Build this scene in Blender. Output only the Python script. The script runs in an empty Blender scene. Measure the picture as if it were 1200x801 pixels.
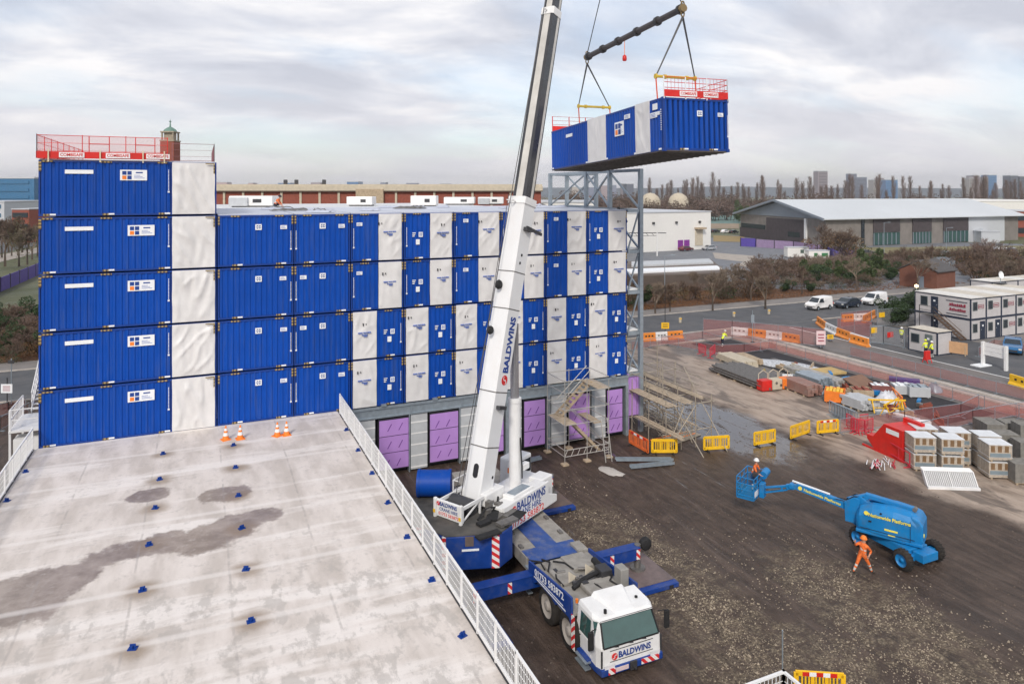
import bpy, bmesh, math, random
from mathutils import Vector, Matrix, noise
R = math.radians
SC = bpy.context.scene
COL = SC.collection
random.seed(7)
# ------------------------------------------------------------------ camera, sky, sun, exposure
H = 17.1                     # camera height above the ground
YAW = R(24.0)
F = 820.0 / 1200.0
cam_d = bpy.data.cameras.new('camera'); cam = bpy.data.objects.new('camera', cam_d); COL.objects.link(cam)
cam.location = (0, 0, H); cam.rotation_euler = (R(90), 0, -YAW)
cam_d.sensor_width = 36; cam_d.lens = 36 * F
cam_d.shift_y = (224.0 - 400.5) / 1200.0
cam_d.clip_end = 12000; cam_d.clip_start = .1
SC.camera = cam
SUN_EL, SUN_AZ = R(38), R(215)      # azimuth clockwise from +Y
w = bpy.data.worlds.new('World'); SC.world = w; w.use_nodes = True
nt = w.node_tree; nt.nodes.clear()
def wn(t, **k):
    n = nt.nodes.new(t)
    for a, b in k.items(): setattr(n, a, b)
    return n
out = wn('ShaderNodeOutputWorld')
sky = wn('ShaderNodeTexSky', sky_type='NISHITA', sun_disc=False, sun_elevation=SUN_EL, sun_rotation=SUN_AZ)
bg1 = wn('ShaderNodeBackground'); bg1.inputs['Strength'].default_value = .13
nt.links.new(sky.outputs[0], bg1.inputs[0])
tc = wn('ShaderNodeTexCoord'); sep = wn('ShaderNodeSeparateXYZ'); nt.links.new(tc.outputs['Generated'], sep.inputs[0])
def wm(op, a, b=None, c=None):
    n = wn('ShaderNodeMath', operation=op)
    for i, v in enumerate((a, b, c)):
        if v is None: continue
        if isinstance(v, (int, float)): n.inputs[i].default_value = v
        else: nt.links.new(v, n.inputs[i])
    return n.outputs[0]
zz = wm('ADD', wm('MAXIMUM', sep.outputs[2], 0.0), .24)
cmb = wn('ShaderNodeCombineXYZ')
nt.links.new(wm('DIVIDE', sep.outputs[0], zz), cmb.inputs[0]); nt.links.new(wm('DIVIDE', sep.outputs[1], zz), cmb.inputs[1])
mp = wn('ShaderNodeMapping'); mp.inputs['Rotation'].default_value = (0, 0, R(30)); mp.inputs['Scale'].default_value = (1.0, 1.6, 1)
mp.inputs['Location'].default_value = (3.1, 1.2, 0)
nt.links.new(cmb.outputs[0], mp.inputs[0])
n1 = wn('ShaderNodeTexNoise'); n1.inputs['Scale'].default_value = 1.25; n1.inputs['Detail'].default_value = 9; n1.inputs['Roughness'].default_value = .58
n1.inputs['Distortion'].default_value = .35
nt.links.new(mp.outputs[0], n1.inputs['Vector'])
r1 = wn('ShaderNodeValToRGB')           # cloud brightness
e = r1.color_ramp.elements
e[0].position = .38; e[0].color = (.53, .55, .62, 1); e[1].position = .60; e[1].color = (.88, .865, .87, 1)
m_ = e.new(.48); m_.color = (.65, .665, .725, 1)
nt.links.new(n1.outputs[0], r1.inputs[0])
n2 = wn('ShaderNodeTexNoise'); n2.inputs['Scale'].default_value = .7; n2.inputs['Detail'].default_value = 6
mp2 = wn('ShaderNodeMapping'); mp2.inputs['Location'].default_value = (8.3, 2.2, 0); nt.links.new(mp.outputs[0], mp2.inputs[0]); nt.links.new(mp2.outputs[0], n2.inputs['Vector'])
r2 = wn('ShaderNodeValToRGB'); e = r2.color_ramp.elements      # gaps in the cloud
e[0].position = .34; e[0].color = (.45,)*3 + (1,); e[1].position = .52; e[1].color = (1,)*3 + (1,)
nt.links.new(n2.outputs[0], r2.inputs[0])
# pale haze toward the horizon
hz = wn('ShaderNodeMapRange'); hz.inputs['From Min'].default_value = 0; hz.inputs['From Max'].default_value = .16
hz.inputs['To Min'].default_value = .85; hz.inputs['To Max'].default_value = 0; nt.links.new(sep.outputs[2], hz.inputs[0])
mx = wn('ShaderNodeMix', data_type='RGBA'); nt.links.new(hz.outputs[0], mx.inputs[0]); nt.links.new(r1.outputs[0], mx.inputs[6])
mx.inputs[7].default_value = (.76, .735, .755, 1)
bg2 = wn('ShaderNodeBackground'); nt.links.new(mx.outputs[2], bg2.inputs[0]); bg2.inputs[1].default_value = 1.0
ms = wn('ShaderNodeMixShader')
fac = wm('MAXIMUM', r2.outputs[0], hz.outputs[0])
nt.links.new(fac, ms.inputs[0]); nt.links.new(bg1.outputs[0], ms.inputs[1]); nt.links.new(bg2.outputs[0], ms.inputs[2])
nt.links.new(ms.outputs[0], out.inputs[0])
sl = bpy.data.lights.new('sun', 'SUN'); sl.energy = 2.1; sl.angle = R(10); sl.color = (1, .93, .84)
so = bpy.data.objects.new('sun', sl); COL.objects.link(so)
so.rotation_euler = (R(90) - SUN_EL, 0, R(180) - SUN_AZ)
vs = SC.view_settings; vs.view_transform = 'Standard'; vs.look = 'None'; vs.gamma = 1; vs.exposure = 0.27; vs.use_curve_mapping = False
SC.render.engine = 'CYCLES'
SC.cycles.volume_bounces = 0; SC.cycles.transparent_max_bounces = 24; SC.cycles.max_bounces = 6

# ------------------------------------------------------------------ helpers
VD = Vector((math.sin(YAW), math.cos(YAW), 0)); VR = Vector((math.cos(YAW), -math.sin(YAW), 0))
def gp(px, py, z=0.0):
    "where the sight line through a point of the photograph meets the level z"
    d = (H - z) * 820.0 / (py - 224.0)
    p = VD * d + VR * ((px - 600) / 820.0 * d); return Vector((p.x, p.y, z))
def dp(px, d, z=0.0):
    "a point at distance d along the view axis, in the direction of column px"
    p = VD * d + VR * ((px - 600) / 820.0 * d); return Vector((p.x, p.y, z))
MATS = {}
def pmat(name, col, rough=.65, metal=0.0, var=.12, scale=2.0, bump=0.0, bscale=20.0, dirt=0.0, dcol=(.12, .10, .085), dscale=1.2, spec=.4, emit=None, coat=0.0):
    m = bpy.data.materials.new(name); m.use_nodes = True; n = m.node_tree; b = n.nodes['Principled BSDF']
    b.inputs['Roughness'].default_value = rough; b.inputs['Metallic'].default_value = metal
    b.inputs['Specular IOR Level'].default_value = spec; b.inputs['Coat Weight'].default_value = coat
    tcn = n.nodes.new('ShaderNodeTexCoord'); co = tcn.outputs['Object']
    no = n.nodes.new('ShaderNodeTexNoise'); no.inputs['Scale'].default_value = scale; no.inputs['Detail'].default_value = 5; n.links.new(co, no.inputs['Vector'])
    rp = n.nodes.new('ShaderNodeValToRGB'); el = rp.color_ramp.elements
    el[0].position = .3; el[1].position = .7
    el[0].color = tuple(max(0, c * (1 - var)) for c in col) + (1,); el[1].color = tuple(min(1, c * (1 + var)) for c in col) + (1,)
    n.links.new(no.outputs[0], rp.inputs[0]); cout = rp.outputs[0]
    if dirt > 0:
        nd = n.nodes.new('ShaderNodeTexNoise'); nd.inputs['Scale'].default_value = dscale; nd.inputs['Detail'].default_value = 8; nd.inputs['Roughness'].default_value = .65
        n.links.new(co, nd.inputs['Vector'])
        mr = n.nodes.new('ShaderNodeMapRange'); mr.inputs['From Min'].default_value = .48; mr.inputs['From Max'].default_value = .72; mr.inputs['To Max'].default_value = dirt
        n.links.new(nd.outputs[0], mr.inputs[0])
        mi = n.nodes.new('ShaderNodeMix'); mi.data_type = 'RGBA'; n.links.new(mr.outputs[0], mi.inputs[0]); n.links.new(cout, mi.inputs[6]); mi.inputs[7].default_value = dcol + (1,)
        cout = mi.outputs[2]
    n.links.new(cout, b.inputs['Base Color'])
    if bump > 0:
        nb = n.nodes.new('ShaderNodeTexNoise'); nb.inputs['Scale'].default_value = bscale; nb.inputs['Detail'].default_value = 4; n.links.new(co, nb.inputs['Vector'])
        bp = n.nodes.new('ShaderNodeBump'); bp.inputs['Strength'].default_value = bump; bp.inputs['Distance'].default_value = .05
        n.links.new(nb.outputs[0], bp.inputs['Height']); n.links.new(bp.outputs[0], b.inputs['Normal'])
    if emit: b.inputs['Emission Color'].default_value = emit[0] + (1,); b.inputs['Emission Strength'].default_value = emit[1]
    MATS[name] = m; return m
def alpha_mat(name, col, a, rough=.6):
    m = pmat(name, col, rough); m.node_tree.nodes['Principled BSDF'].inputs['Alpha'].default_value = a; return m
def stripe_mat(name, c1, c2, k, ang=(1, 1, 1), rough=.5):
    m = pmat(name, c1, rough); n = m.node_tree; b = n.nodes['Principled BSDF']
    tcn = n.nodes.new('ShaderNodeTexCoord'); d = n.nodes.new('ShaderNodeVectorMath'); d.operation = 'DOT_PRODUCT'; d.inputs[1].default_value = ang
    n.links.new(tcn.outputs['Object'], d.inputs[0])
    a = n.nodes.new('ShaderNodeMath'); a.operation = 'MULTIPLY'; a.inputs[1].default_value = k; n.links.new(d.outputs['Value'], a.inputs[0])
    f = n.nodes.new('ShaderNodeMath'); f.operation = 'FRACT'; n.links.new(a.outputs[0], f.inputs[0])
    g = n.nodes.new('ShaderNodeMath'); g.operation = 'GREATER_THAN'; g.inputs[1].default_value = .5; n.links.new(f.outputs[0], g.inputs[0])
    mi = n.nodes.new('ShaderNodeMix'); mi.data_type = 'RGBA'; n.links.new(g.outputs[0], mi.inputs[0]); mi.inputs[6].default_value = c1 + (1,); mi.inputs[7].default_value = c2 + (1,)
    n.links.new(mi.outputs[2], b.inputs['Base Color']); return m
class MB:
    def __init__(s, xf=None): s.v = []; s.f = []; s.m = []; s.s = []; s.xf = xf if xf is not None else Matrix(); s.mi = 0; s.sm = False
    def add(s, vs, fs):
        b = len(s.v); s.v += [s.xf @ Vector(p) for p in vs]; s.pc = getattr(s, 'pc', 0) + 1; s.pf = getattr(s, 'pf', [])
        for f in fs: s.f.append([b + i for i in f]); s.m.append(s.mi); s.s.append(s.sm); s.pf.append((s.pc, len(s.v)))
    def box(s, x0, x1, y0, y1, z0, z1):
        s.add([(x0,y0,z0),(x1,y0,z0),(x1,y1,z0),(x0,y1,z0),(x0,y0,z1),(x1,y0,z1),(x1,y1,z1),(x0,y1,z1)],
              [(3,2,1,0),(4,5,6,7),(0,1,5,4),(1,2,6,5),(2,3,7,6),(3,0,4,7)])
    def beam(s, p0, p1, w, h=None, up=(0, 0, 1)):
        p0, p1 = Vector(p0), Vector(p1); d = (p1 - p0).normalized(); h = h or w; up = Vector(up)
        if abs(d.dot(up)) > .98: up = Vector((0, 1, 0))
        a = d.cross(up).normalized() * w / 2; b = a.cross(d).normalized() * h / 2
        s.add([p0-a-b, p0+a-b, p0+a+b, p0-a+b, p1-a-b, p1+a-b, p1+a+b, p1-a+b], [(0,1,2,3),(7,6,5,4),(0,4,5,1),(1,5,6,2),(2,6,7,3),(3,7,4,0)])
    def tube(s, p0, p1, r, n=6, r2=None, caps=True):
        p0, p1 = Vector(p0), Vector(p1); d = (p1 - p0).normalized(); up = Vector((0, 0, 1)) if abs(d.z) < .95 else Vector((0, 1, 0))
        a = d.cross(up).normalized(); b = d.cross(a); r2 = r if r2 is None else r2
        vs = [p0 + (a * math.cos(2*math.pi*i/n) + b * math.sin(2*math.pi*i/n)) * r for i in range(n)] + \
             [p1 + (a * math.cos(2*math.pi*i/n) + b * math.sin(2*math.pi*i/n)) * r2 for i in range(n)]
        o = s.sm; s.sm = n > 6
        s.add(vs, [(i, (i+1) % n, n + (i+1) % n, n + i) for i in range(n)]); s.sm = False
        if caps: s.add(vs, [tuple(range(n))[::-1], tuple(range(n, 2*n))])
        s.sm = o
    def path(s, pts, r, n=6):
        for a, b in zip(pts[:-1], pts[1:]): s.tube(a, b, r, n)
    def prism(s, poly, lo, hi, ax='z'):
        n = len(poly)
        def P(p, t): return (p[0], p[1], t) if ax == 'z' else ((p[0], t, p[1]) if ax == 'y' else (t, p[0], p[1]))
        s.add([P(p, lo) for p in poly] + [P(p, hi) for p in poly],
              [tuple(range(n))[::-1], tuple(range(n, 2*n))] + [(i, (i+1) % n, n + (i+1) % n, n + i) for i in range(n)])
    def loft(s, A, B):
        n = len(A); s.add(list(A) + list(B), [tuple(range(n))[::-1], tuple(range(n, 2*n))] + [(i, (i+1) % n, n + (i+1) % n, n + i) for i in range(n)])
    def lathe(s, c, prof, n=16, axis='z'):
        c = Vector(c); vs = []; fs = []
        for r, t in prof:
            for i in range(n):
                a = 2*math.pi*i/n; x, y = r*math.cos(a), r*math.sin(a)
                vs.append(c + Vector({'z': (x, y, t), 'x': (t, x, y), 'y': (x, t, y)}[axis]))
        for k in range(len(prof) - 1):
            for i in range(n): fs.append((k*n+i, k*n+(i+1) % n, (k+1)*n+(i+1) % n, (k+1)*n+i))
        o = s.sm; s.sm = True; s.add(vs, fs); s.sm = o
    def quad(s, a, b, c, d): s.add([a, b, c, d], [(0, 1, 2, 3)])
    def each(s, name, mat, parent=None, bevel=0):
        "every shape added becomes an object of its own (tubes count their caps as one shape)"
        groups = {}; key = {}
        for i, f in enumerate(s.f):
            p0 = tuple(round(c, 4) for c in s.v[f[0]])
            k = s.pf[i][0]; groups.setdefault(k, []).append(i)
        ks = sorted(groups); merged = []; last = None
        for k in ks:
            pts = {tuple(round(c, 3) for c in s.v[j]) for i in groups[k] for j in s.f[i]}
            if last is not None and pts <= last[1]: merged[-1] += groups[k]
            else: merged.append(list(groups[k])); last = (k, pts)
        out = []
        for gidx in merged:
            q = MB(); mp = {}
            for i in gidx:
                ff = []
                for j in s.f[i]:
                    if j not in mp: mp[j] = len(q.v); q.v.append(s.v[j])
                    ff.append(mp[j])
                q.f.append(ff); q.m.append(s.m[i]); q.s.append(s.s[i])
            out.append(q.build(name, mat, parent, bevel))
        return out
    def build(s, name, mat, parent=None, bevel=0, seg=2):
        me = bpy.data.meshes.new(name); me.from_pydata([tuple(v) for v in s.v], [], s.f)
        for m in (mat if isinstance(mat, (list, tuple)) else [mat]): me.materials.append(m)
        me.polygons.foreach_set('material_index', s.m); me.polygons.foreach_set('use_smooth', s.s)
        bm = bmesh.new(); bm.from_mesh(me); bmesh.ops.remove_doubles(bm, verts=bm.verts, dist=1e-5) if bevel else None
        bmesh.ops.recalc_face_normals(bm, faces=bm.faces); bm.to_mesh(me); bm.free()
        o = bpy.data.objects.new(name, me); COL.objects.link(o)
        if parent: o.parent = parent
        if bevel:
            b = o.modifiers.new('bevel', 'BEVEL'); b.width = bevel; b.segments = seg; b.limit_method = 'ANGLE'; b.angle_limit = R(35)
        return o
def tag(o, label=None, cat=None, group=None, kind=None):
    if label: o['label'] = label
    if cat: o['category'] = cat
    if group: o['group'] = group
    if kind: o['kind'] = kind
    return o
def mtx(loc, rz=0): return Matrix.Translation(Vector(loc)) @ Matrix.Rotation(rz, 4, 'Z')
def thing(name, label, cat, loc=(0, 0, 0), rz=0, group=None):
    o = bpy.data.objects.new(name, None); COL.objects.link(o); o.location = loc; o.rotation_euler = (0, 0, rz); o.empty_display_size = .2
    tag(o, label, cat, group); return o
def inv(t): return mtx(t.location, t.rotation_euler[2]).inverted()
def copy_tree(o, parent=None):
    c = o.copy(); COL.objects.link(c); c.parent = parent
    for ch in o.children: copy_tree(ch, c)
    return c
def dup(o, loc, rz=0, label=None, group=None, scale=None):
    c = copy_tree(o); c.location = loc; c.rotation_euler = (0, 0, rz)
    if label: c['label'] = label
    if group: c['group'] = group
    if scale: c.scale = (scale,)*3 if isinstance(scale, (int, float)) else scale
    return c
def text(body, size, origin, xd, yd, mat, parent, name='lettering', bold=.0, align='CENTER', shear=0, width=None, depth=.004):
    cu = bpy.data.curves.new(name, 'FONT'); cu.body = body; cu.size = size; cu.extrude = depth; cu.offset = bold; cu.align_x = align; cu.align_y = 'CENTER'; cu.shear = shear
    cu.resolution_u = 2
    o = bpy.data.objects.new(name, cu); COL.objects.link(o)
    bpy.context.view_layer.update()
    me = bpy.data.meshes.new_from_object(o.evaluated_get(bpy.context.evaluated_depsgraph_get()))
    COL.objects.unlink(o); bpy.data.objects.remove(o)
    xd, yd = Vector(xd).normalized(), Vector(yd); zd = xd.cross(yd).normalized(); yd = zd.cross(xd)
    k = 1
    if width:
        xs = [v.co.x for v in me.vertices]; k = width / (max(xs) - min(xs))
    for v in me.vertices:
        c = v.co; v.co = Vector(origin) + xd * c.x * k + yd * c.y + zd * c.z
    me.materials.clear(); me.materials.append(mat)
    o = bpy.data.objects.new(name, me); COL.objects.link(o); o.parent = parent
    return o
def fbm(x, y, z=0, o=4): return noise.fractal(Vector((x, y, z)), 1.0, 2.0, o)

ONES = 'zeroth first second third fourth fifth sixth seventh eighth ninth tenth eleventh twelfth thirteenth fourteenth fifteenth sixteenth seventeenth eighteenth nineteenth'.split()
TENS = {2: ('twenty', 'twentieth'), 3: ('thirty', 'thirtieth'), 4: ('forty', 'fortieth'), 5: ('fifty', 'fiftieth'), 6: ('sixty', 'sixtieth'), 7: ('seventy', 'seventieth'), 8: ('eighty', 'eightieth'), 9: ('ninety', 'ninetieth')}
def ordinal(n):
    if n < 20: return ONES[n]
    if n >= 100: return 'hundredth' if n == 100 else 'hundred and ' + ordinal(n-100)
    a, b = divmod(n, 10)
    return TENS[a][1] if b == 0 else TENS[a][0] + '-' + ONES[b] if a < 10 else 'hundred and ' + ordinal(n-100)
def relabel(objs, fmt):
    "number things by their order across the view"
    def col(o): p = Vector((o.location.x, o.location.y, 0)); return p.dot(VR)/max(.1, p.dot(VD))
    for i, o in enumerate(sorted(objs, key=col)): o['label'] = fmt % ordinal(i+1)
# materials
M_blue = pmat('container_blue', (.001, .058, .35), .5, var=.06, scale=1.2, dirt=.08, dcol=(.02, .06, .25), spec=.22)
def weather(m, amount=.35, per=.10):
    "vertical run marks and a small shade difference from one object to the next"
    n = m.node_tree; b = n.nodes['Principled BSDF']; src = b.inputs['Base Color'].links[0].from_socket
    tcn = n.nodes.new('ShaderNodeTexCoord'); mp_ = n.nodes.new('ShaderNodeMapping'); mp_.inputs['Scale'].default_value = (3.2, 3.2, .22); oi = n.nodes.new('ShaderNodeObjectInfo')
    ad = n.nodes.new('ShaderNodeVectorMath'); ad.operation = 'ADD'; mu = n.nodes.new('ShaderNodeMath'); mu.operation = 'MULTIPLY'; mu.inputs[1].default_value = 40
    n.links.new(oi.outputs['Random'], mu.inputs[0]); n.links.new(tcn.outputs['Object'], ad.inputs[0]); n.links.new(mu.outputs[0], ad.inputs[1]); n.links.new(ad.outputs[0], mp_.inputs[0])
    no = n.nodes.new('ShaderNodeTexNoise'); no.inputs['Scale'].default_value = 1.6; no.inputs['Detail'].default_value = 7; no.inputs['Roughness'].default_value = .65; n.links.new(mp_.outputs[0], no.inputs['Vector'])
    mr = n.nodes.new('ShaderNodeMapRange'); mr.inputs['From Min'].default_value = .5; mr.inputs['From Max'].default_value = .75; mr.inputs['To Max'].default_value = amount; n.links.new(no.outputs[0], mr.inputs[0])
    mi = n.nodes.new('ShaderNodeMix'); mi.data_type = 'RGBA'; n.links.new(mr.outputs[0], mi.inputs[0]); n.links.new(src, mi.inputs[6]); mi.inputs[7].default_value = (.06, .10, .24, 1)
    hs = n.nodes.new('ShaderNodeHueSaturation'); vr = n.nodes.new('ShaderNodeMapRange'); vr.inputs['To Min'].default_value = 1-per; vr.inputs['To Max'].default_value = 1+per; n.links.new(oi.outputs['Random'], vr.inputs[0]); n.links.new(vr.outputs[0], hs.inputs['Value'])
    n.links.new(mi.outputs[2], hs.inputs['Color']); n.links.new(hs.outputs[0], b.inputs['Base Color'])
weather(M_blue, .5, .08)
M_bluef = pmat('container_frame_blue', (.003, .04, .24), .45, var=.08)
M_dark = pmat('dark_gap', (.02, .02, .025), .8)
M_black = pmat('black_rubber', (.018, .018, .019), .75, var=.3, scale=8)
M_tarp = pmat('white_wrap', (.68, .67, .665), .42, var=.05, scale=1.5, dirt=.15, dcol=(.5, .48, .46), spec=.5)
M_white = pmat('white_paint', (.78, .78, .775), .35, var=.04, dirt=.18, dcol=(.5, .46, .40), dscale=1.5, spec=.5)
M_wlabel = pmat('white_label', (.80, .82, .84), .5, var=.02)
M_lblue = pmat('logo_blue', (.01, .05, .25), .5)
M_lmark = pmat('faded_blue_print', (.12, .18, .45), .6)
M_orange = pmat('orange_paint', (.85, .22, .03), .5)
M_red = pmat('red_paint', (.62, .02, .015), .45, var=.12, dirt=.15)
M_yellow = pmat('yellow_plastic', (.85, .50, .015), .45, var=.08, dirt=.2, dcol=(.3, .22, .08))
M_yk = stripe_mat('yellow_black_tape', (.36, .26, .10), (.09, .07, .05), 6, (0, 0, 1))
M_ykx = stripe_mat('yellow_black_tape_across', (.36, .26, .10), (.09, .07, .05), 6, (1, .3, 0))
M_haz = stripe_mat('red_white_stripes', (.62, .03, .03), (.78, .76, .74), 3.2, (1, 1, 1))
M_galv = pmat('galvanised_steel', (.36, .42, .47), .42, .55, var=.12, scale=4, dirt=.15)
M_gpanel = pmat('grey_sheathing', (.48, .50, .52), .55, var=.08, dirt=.2, dcol=(.35, .34, .32))
M_purple = pmat('purple_board', (.45, .25, .62), .6, var=.06, scale=1)
M_pmark = pmat('purple_print', (.16, .05, .28), .7)
M_conc = pmat('concrete', (.46, .43, .40), .8, var=.1, scale=2, bump=.2, dirt=.3, dcol=(.25, .23, .21))
M_roof = pmat('roof_wrap', (.50, .53, .62), .35, var=.12, scale=.5, dirt=.4, dcol=(.25, .30, .45), dscale=.4)
M_roofg = pmat('roof_membrane', (.62, .63, .65), .6, var=.08, scale=.2, dirt=.2, dcol=(.45, .46, .48), dscale=.3)
M_glass = pmat('dark_glass', (.02, .03, .04), .06, spec=.8)
M_glassg = pmat('green_glass', (.035, .09, .085), .05, spec=.9)
M_tan = pmat('tan_wood', (.42, .33, .23), .8, var=.2, scale=3)
M_brick = pmat('brick_red', (.26, .075, .05), .85, var=.15, scale=3)
M_cream = pmat('cream_stone', (.52, .46, .36), .8, var=.1)
M_mesh = alpha_mat('red_mesh', (.42, .12, .11), .34)
M_meshw = alpha_mat('white_mesh', (.75, .75, .74), .42)
M_meshr = alpha_mat('pale_red_mesh', (.62, .12, .12), .25)
M_skin = pmat('skin', (.5, .27, .19), .5)
M_hiviso = pmat('hi_vis_orange', (.85, .17, .035), .75, var=.3, scale=9, bump=.8, bscale=16, dirt=.3, dcol=(.35, .12, .06), dscale=6)
M_hivisy = pmat('hi_vis_yellow', (.72, .80, .04), .6, var=.08, scale=6)
M_navy = pmat('navy_cloth', (.02, .025, .045), .8)
M_refl = pmat('reflective_band', (.62, .62, .58), .4)
M_boot = pmat('boot_leather', (.04, .03, .022), .6)
M_genie = pmat('lift_blue', (.008, .20, .50), .42, var=.1, dirt=.4, dcol=(.10, .13, .15), dscale=2.2, spec=.4)
M_lyel = pmat('lettering_yellow', (.85, .72, .10), .5)
M_steel = pmat('worn_steel', (.20, .19, .18), .5, .5, var=.25, scale=4)
M_dgrey = pmat('dark_grey_metal', (.06, .06, .065), .45, .3)
# ------------------------------------------------------------------ ground
def ground_material():
    m = bpy.data.materials.new('site_ground'); m.use_nodes = True; t = m.node_tree; b = t.nodes['Principled BSDF']
    N = lambda ty, **k: (lambda n: ([setattr(n, a, v) for a, v in k.items()], n)[1])(t.nodes.new(ty))
    L = t.links.new
    co = N('ShaderNodeTexCoord').outputs['Object']; se = N('ShaderNodeSeparateXYZ'); L(co, se.inputs[0]); X, Y = se.outputs[0], se.outputs[1]
    def mth(op, *a):
        n = N('ShaderNodeMath', operation=op)
        for i, v in enumerate(a):
            if isinstance(v, (int, float)): n.inputs[i].default_value = v
            else: L(v, n.inputs[i])
        return n.outputs[0]
    def noi(scale, detail=6, rough=.6, sx=1, sy=1, dist=0, rot=0):
        mp = N('ShaderNodeMapping'); mp.inputs['Scale'].default_value = (sx, sy, 1); mp.inputs['Rotation'].default_value = (0, 0, rot); L(co, mp.inputs[0])
        n = N('ShaderNodeTexNoise'); n.inputs['Scale'].default_value = scale; n.inputs['Detail'].default_value = detail; n.inputs['Roughness'].default_value = rough; n.inputs['Distortion'].default_value = dist
        L(mp.outputs[0], n.inputs['Vector']); return n.outputs[0]
    def ramp(v, *st):
        n = N('ShaderNodeValToRGB'); e = n.color_ramp.elements
        while len(e) < len(st): e.new(.5)
        for i, (p, c) in enumerate(st): e[i].position = p; e[i].color = (c if isinstance(c, tuple) else (c, c, c)) + (1,)
        L(v, n.inputs[0]); return n.outputs[0]
    def mix(f, a, c):
        n = N('ShaderNodeMix', data_type='RGBA'); 
        if isinstance(f, (int, float)): n.inputs[0].default_value = f
        else: L(f, n.inputs[0])
        for i, v in ((6, a), (7, c)):
            if isinstance(v, tuple): n.inputs[i].default_value = v + (1,)
            else: L(v, n.inputs[i])
        return n.outputs[2]
    def smooth(v, a, c):
        n = N('ShaderNodeMapRange', interpolation_type='SMOOTHSTEP'); L(v, n.inputs[0]); n.inputs['From Min'].default_value = a; n.inputs['From Max'].default_value = c; return n.outputs[0]
    def ell(cx, cy, rx, ry, wob=.5, nz=None):
        dx = mth('DIVIDE', mth('SUBTRACT', X, cx), rx); dy = mth('DIVIDE', mth('SUBTRACT', Y, cy), ry)
        r = mth('SQRT', mth('ADD', mth('MULTIPLY', dx, dx), mth('MULTIPLY', dy, dy)))
        r = mth('ADD', r, mth('MULTIPLY', mth('SUBTRACT', nz, .5), wob * 2))
        n = N('ShaderNodeMapRange', interpolation_type='SMOOTHSTEP'); L(r, n.inputs[0]); n.inputs['From Min'].default_value = 1.1; n.inputs['From Max'].default_value = .75; return n.outputs[0]
    big = noi(.16, 8, .6); med = noi(1.1, 8, .65); fine = noi(9, 5, .7); streak = noi(.55, 9, .66, 1.5, .28, 2.6, R(6)); streak2 = noi(.9, 6, .65, 2.6, .16, 1.8, R(-12))
    mud = ramp(med, (.3, (.034, .023, .017)), (.52, (.068, .046, .034)), (.72, (.125, .088, .066)))
    st = ramp(streak, (.38, (.032, .022, .017)), (.5, (.072, .049, .038)), (.66, (.150, .108, .084)))
    mud = mix(.5, mud, st)
    mud = mix(mth('MULTIPLY', smooth(streak2, .55, .72), .45), mud, (.15, .12, .105))
    mud = mix(mth('MULTIPLY', smooth(fine, .55, .8), .25), mud, (.17, .14, .12))
    vo = N('ShaderNodeTexVoronoi'); vo.inputs['Scale'].default_value = 7; L(co, vo.inputs['Vector'])
    peb = mix(smooth(fine, .42, .62), (.085, .064, .042), (.33, .265, .18)); 
    gm = ell(18.6, 25.5, 2.6, 8.5, .55, med); gm2 = ell(25.0, 20.0, 2.5, 5.5, .8, med); gm3 = ell(19.0, 18.4, 3.6, 4.0, .8, med); gm4 = ell(22.5, 13.4, 8, 2.6, .8, med)
    g = mth('MAXIMUM', mth('MAXIMUM', gm, gm4), mth('MAXIMUM', gm2, gm3))
    mud = mix(mth('MULTIPLY', g, mth('ADD', mth('MULTIPLY', smooth(noi(2.0, 8, .8), .42, .6), .75), .05)), mud, peb)
    # pale hardstanding strip
    ed = mth('ADD', X, mth('MULTIPLY', mth('SUBTRACT', big, .5), 6)); tanm = smooth(ed, 37.2, 38.9)
    tan = ramp(noi(.7, 8, .65, 2, .5), (.3, (.24, .185, .145)), (.5, (.42, .335, .27)), (.7, (.50, .41, .335)))
    tan = mix(mth('MULTIPLY', smooth(noi(.35, 6, .6, 1.5, .6, .6), .50, .62), .75), tan, (.11, .088, .075))
    c = mix(tanm, mud, tan)
    # yard behind, grey-brown
    yard = smooth(ed, 46.0, 47.5); c = mix(yard, c, ramp(med, (.3, (.10, .092, .088)), (.7, (.24, .22, .20))))
    # rough grass and soil beyond the road
    far = smooth(mth('ADD', Y, mth('MULTIPLY', mth('SUBTRACT', med, .5), 2)), 83.6, 85.0)
    leaf = ramp(noi(2.2, 6, .7), (.35, (.05, .03, .018)), (.5, (.12, .06, .03)), (.68, (.20, .10, .045)))
    grass = ramp(noi(.05, 8, .6), (.35, (.075, .085, .032)), (.6, (.12, .125, .06)), (.75, (.16, .14, .085)))
    veg = mix(smooth(Y, 104, 112), leaf, grass)
    veg = mix(smooth(mth('MULTIPLY', X, -1), -8, 10), veg, mix(smooth(Y, 89, 93), leaf, grass))
    c = mix(far, c, veg)
    L(c, b.inputs['Base Color'])
    wet = mth('MULTIPLY', ell(34.6, 40.5, 3.5, 7.8, .7, noi(.5, 8, .65, 1, .5)), smooth(noi(1.2, 7, .7, 1.6, .4, 1), .36, .44)); 
    wet2 = mth('MULTIPLY', smooth(noi(.5, 7, .65, 2.4, .25, .6, R(8)), .60, .68), mth('MULTIPLY', smooth(Y, 27, 34), smooth(mth('MULTIPLY', X, -1), -38, -35)))
    wet = mth('MAXIMUM', wet, wet2)
    c2 = mix(mth('MULTIPLY', wet, .8), c, (.085, .08, .085)); L(c2, b.inputs['Base Color'])
    rg = N('ShaderNodeMapRange'); L(wet, rg.inputs[0]); rg.inputs['To Min'].default_value = .62; rg.inputs['To Max'].default_value = .07
    rr = mth('SUBTRACT', rg.outputs[0], mth('MULTIPLY', smooth(big, .45, .6), .12)); L(mth('MAXIMUM', rr, .06), b.inputs['Roughness'])
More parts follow.
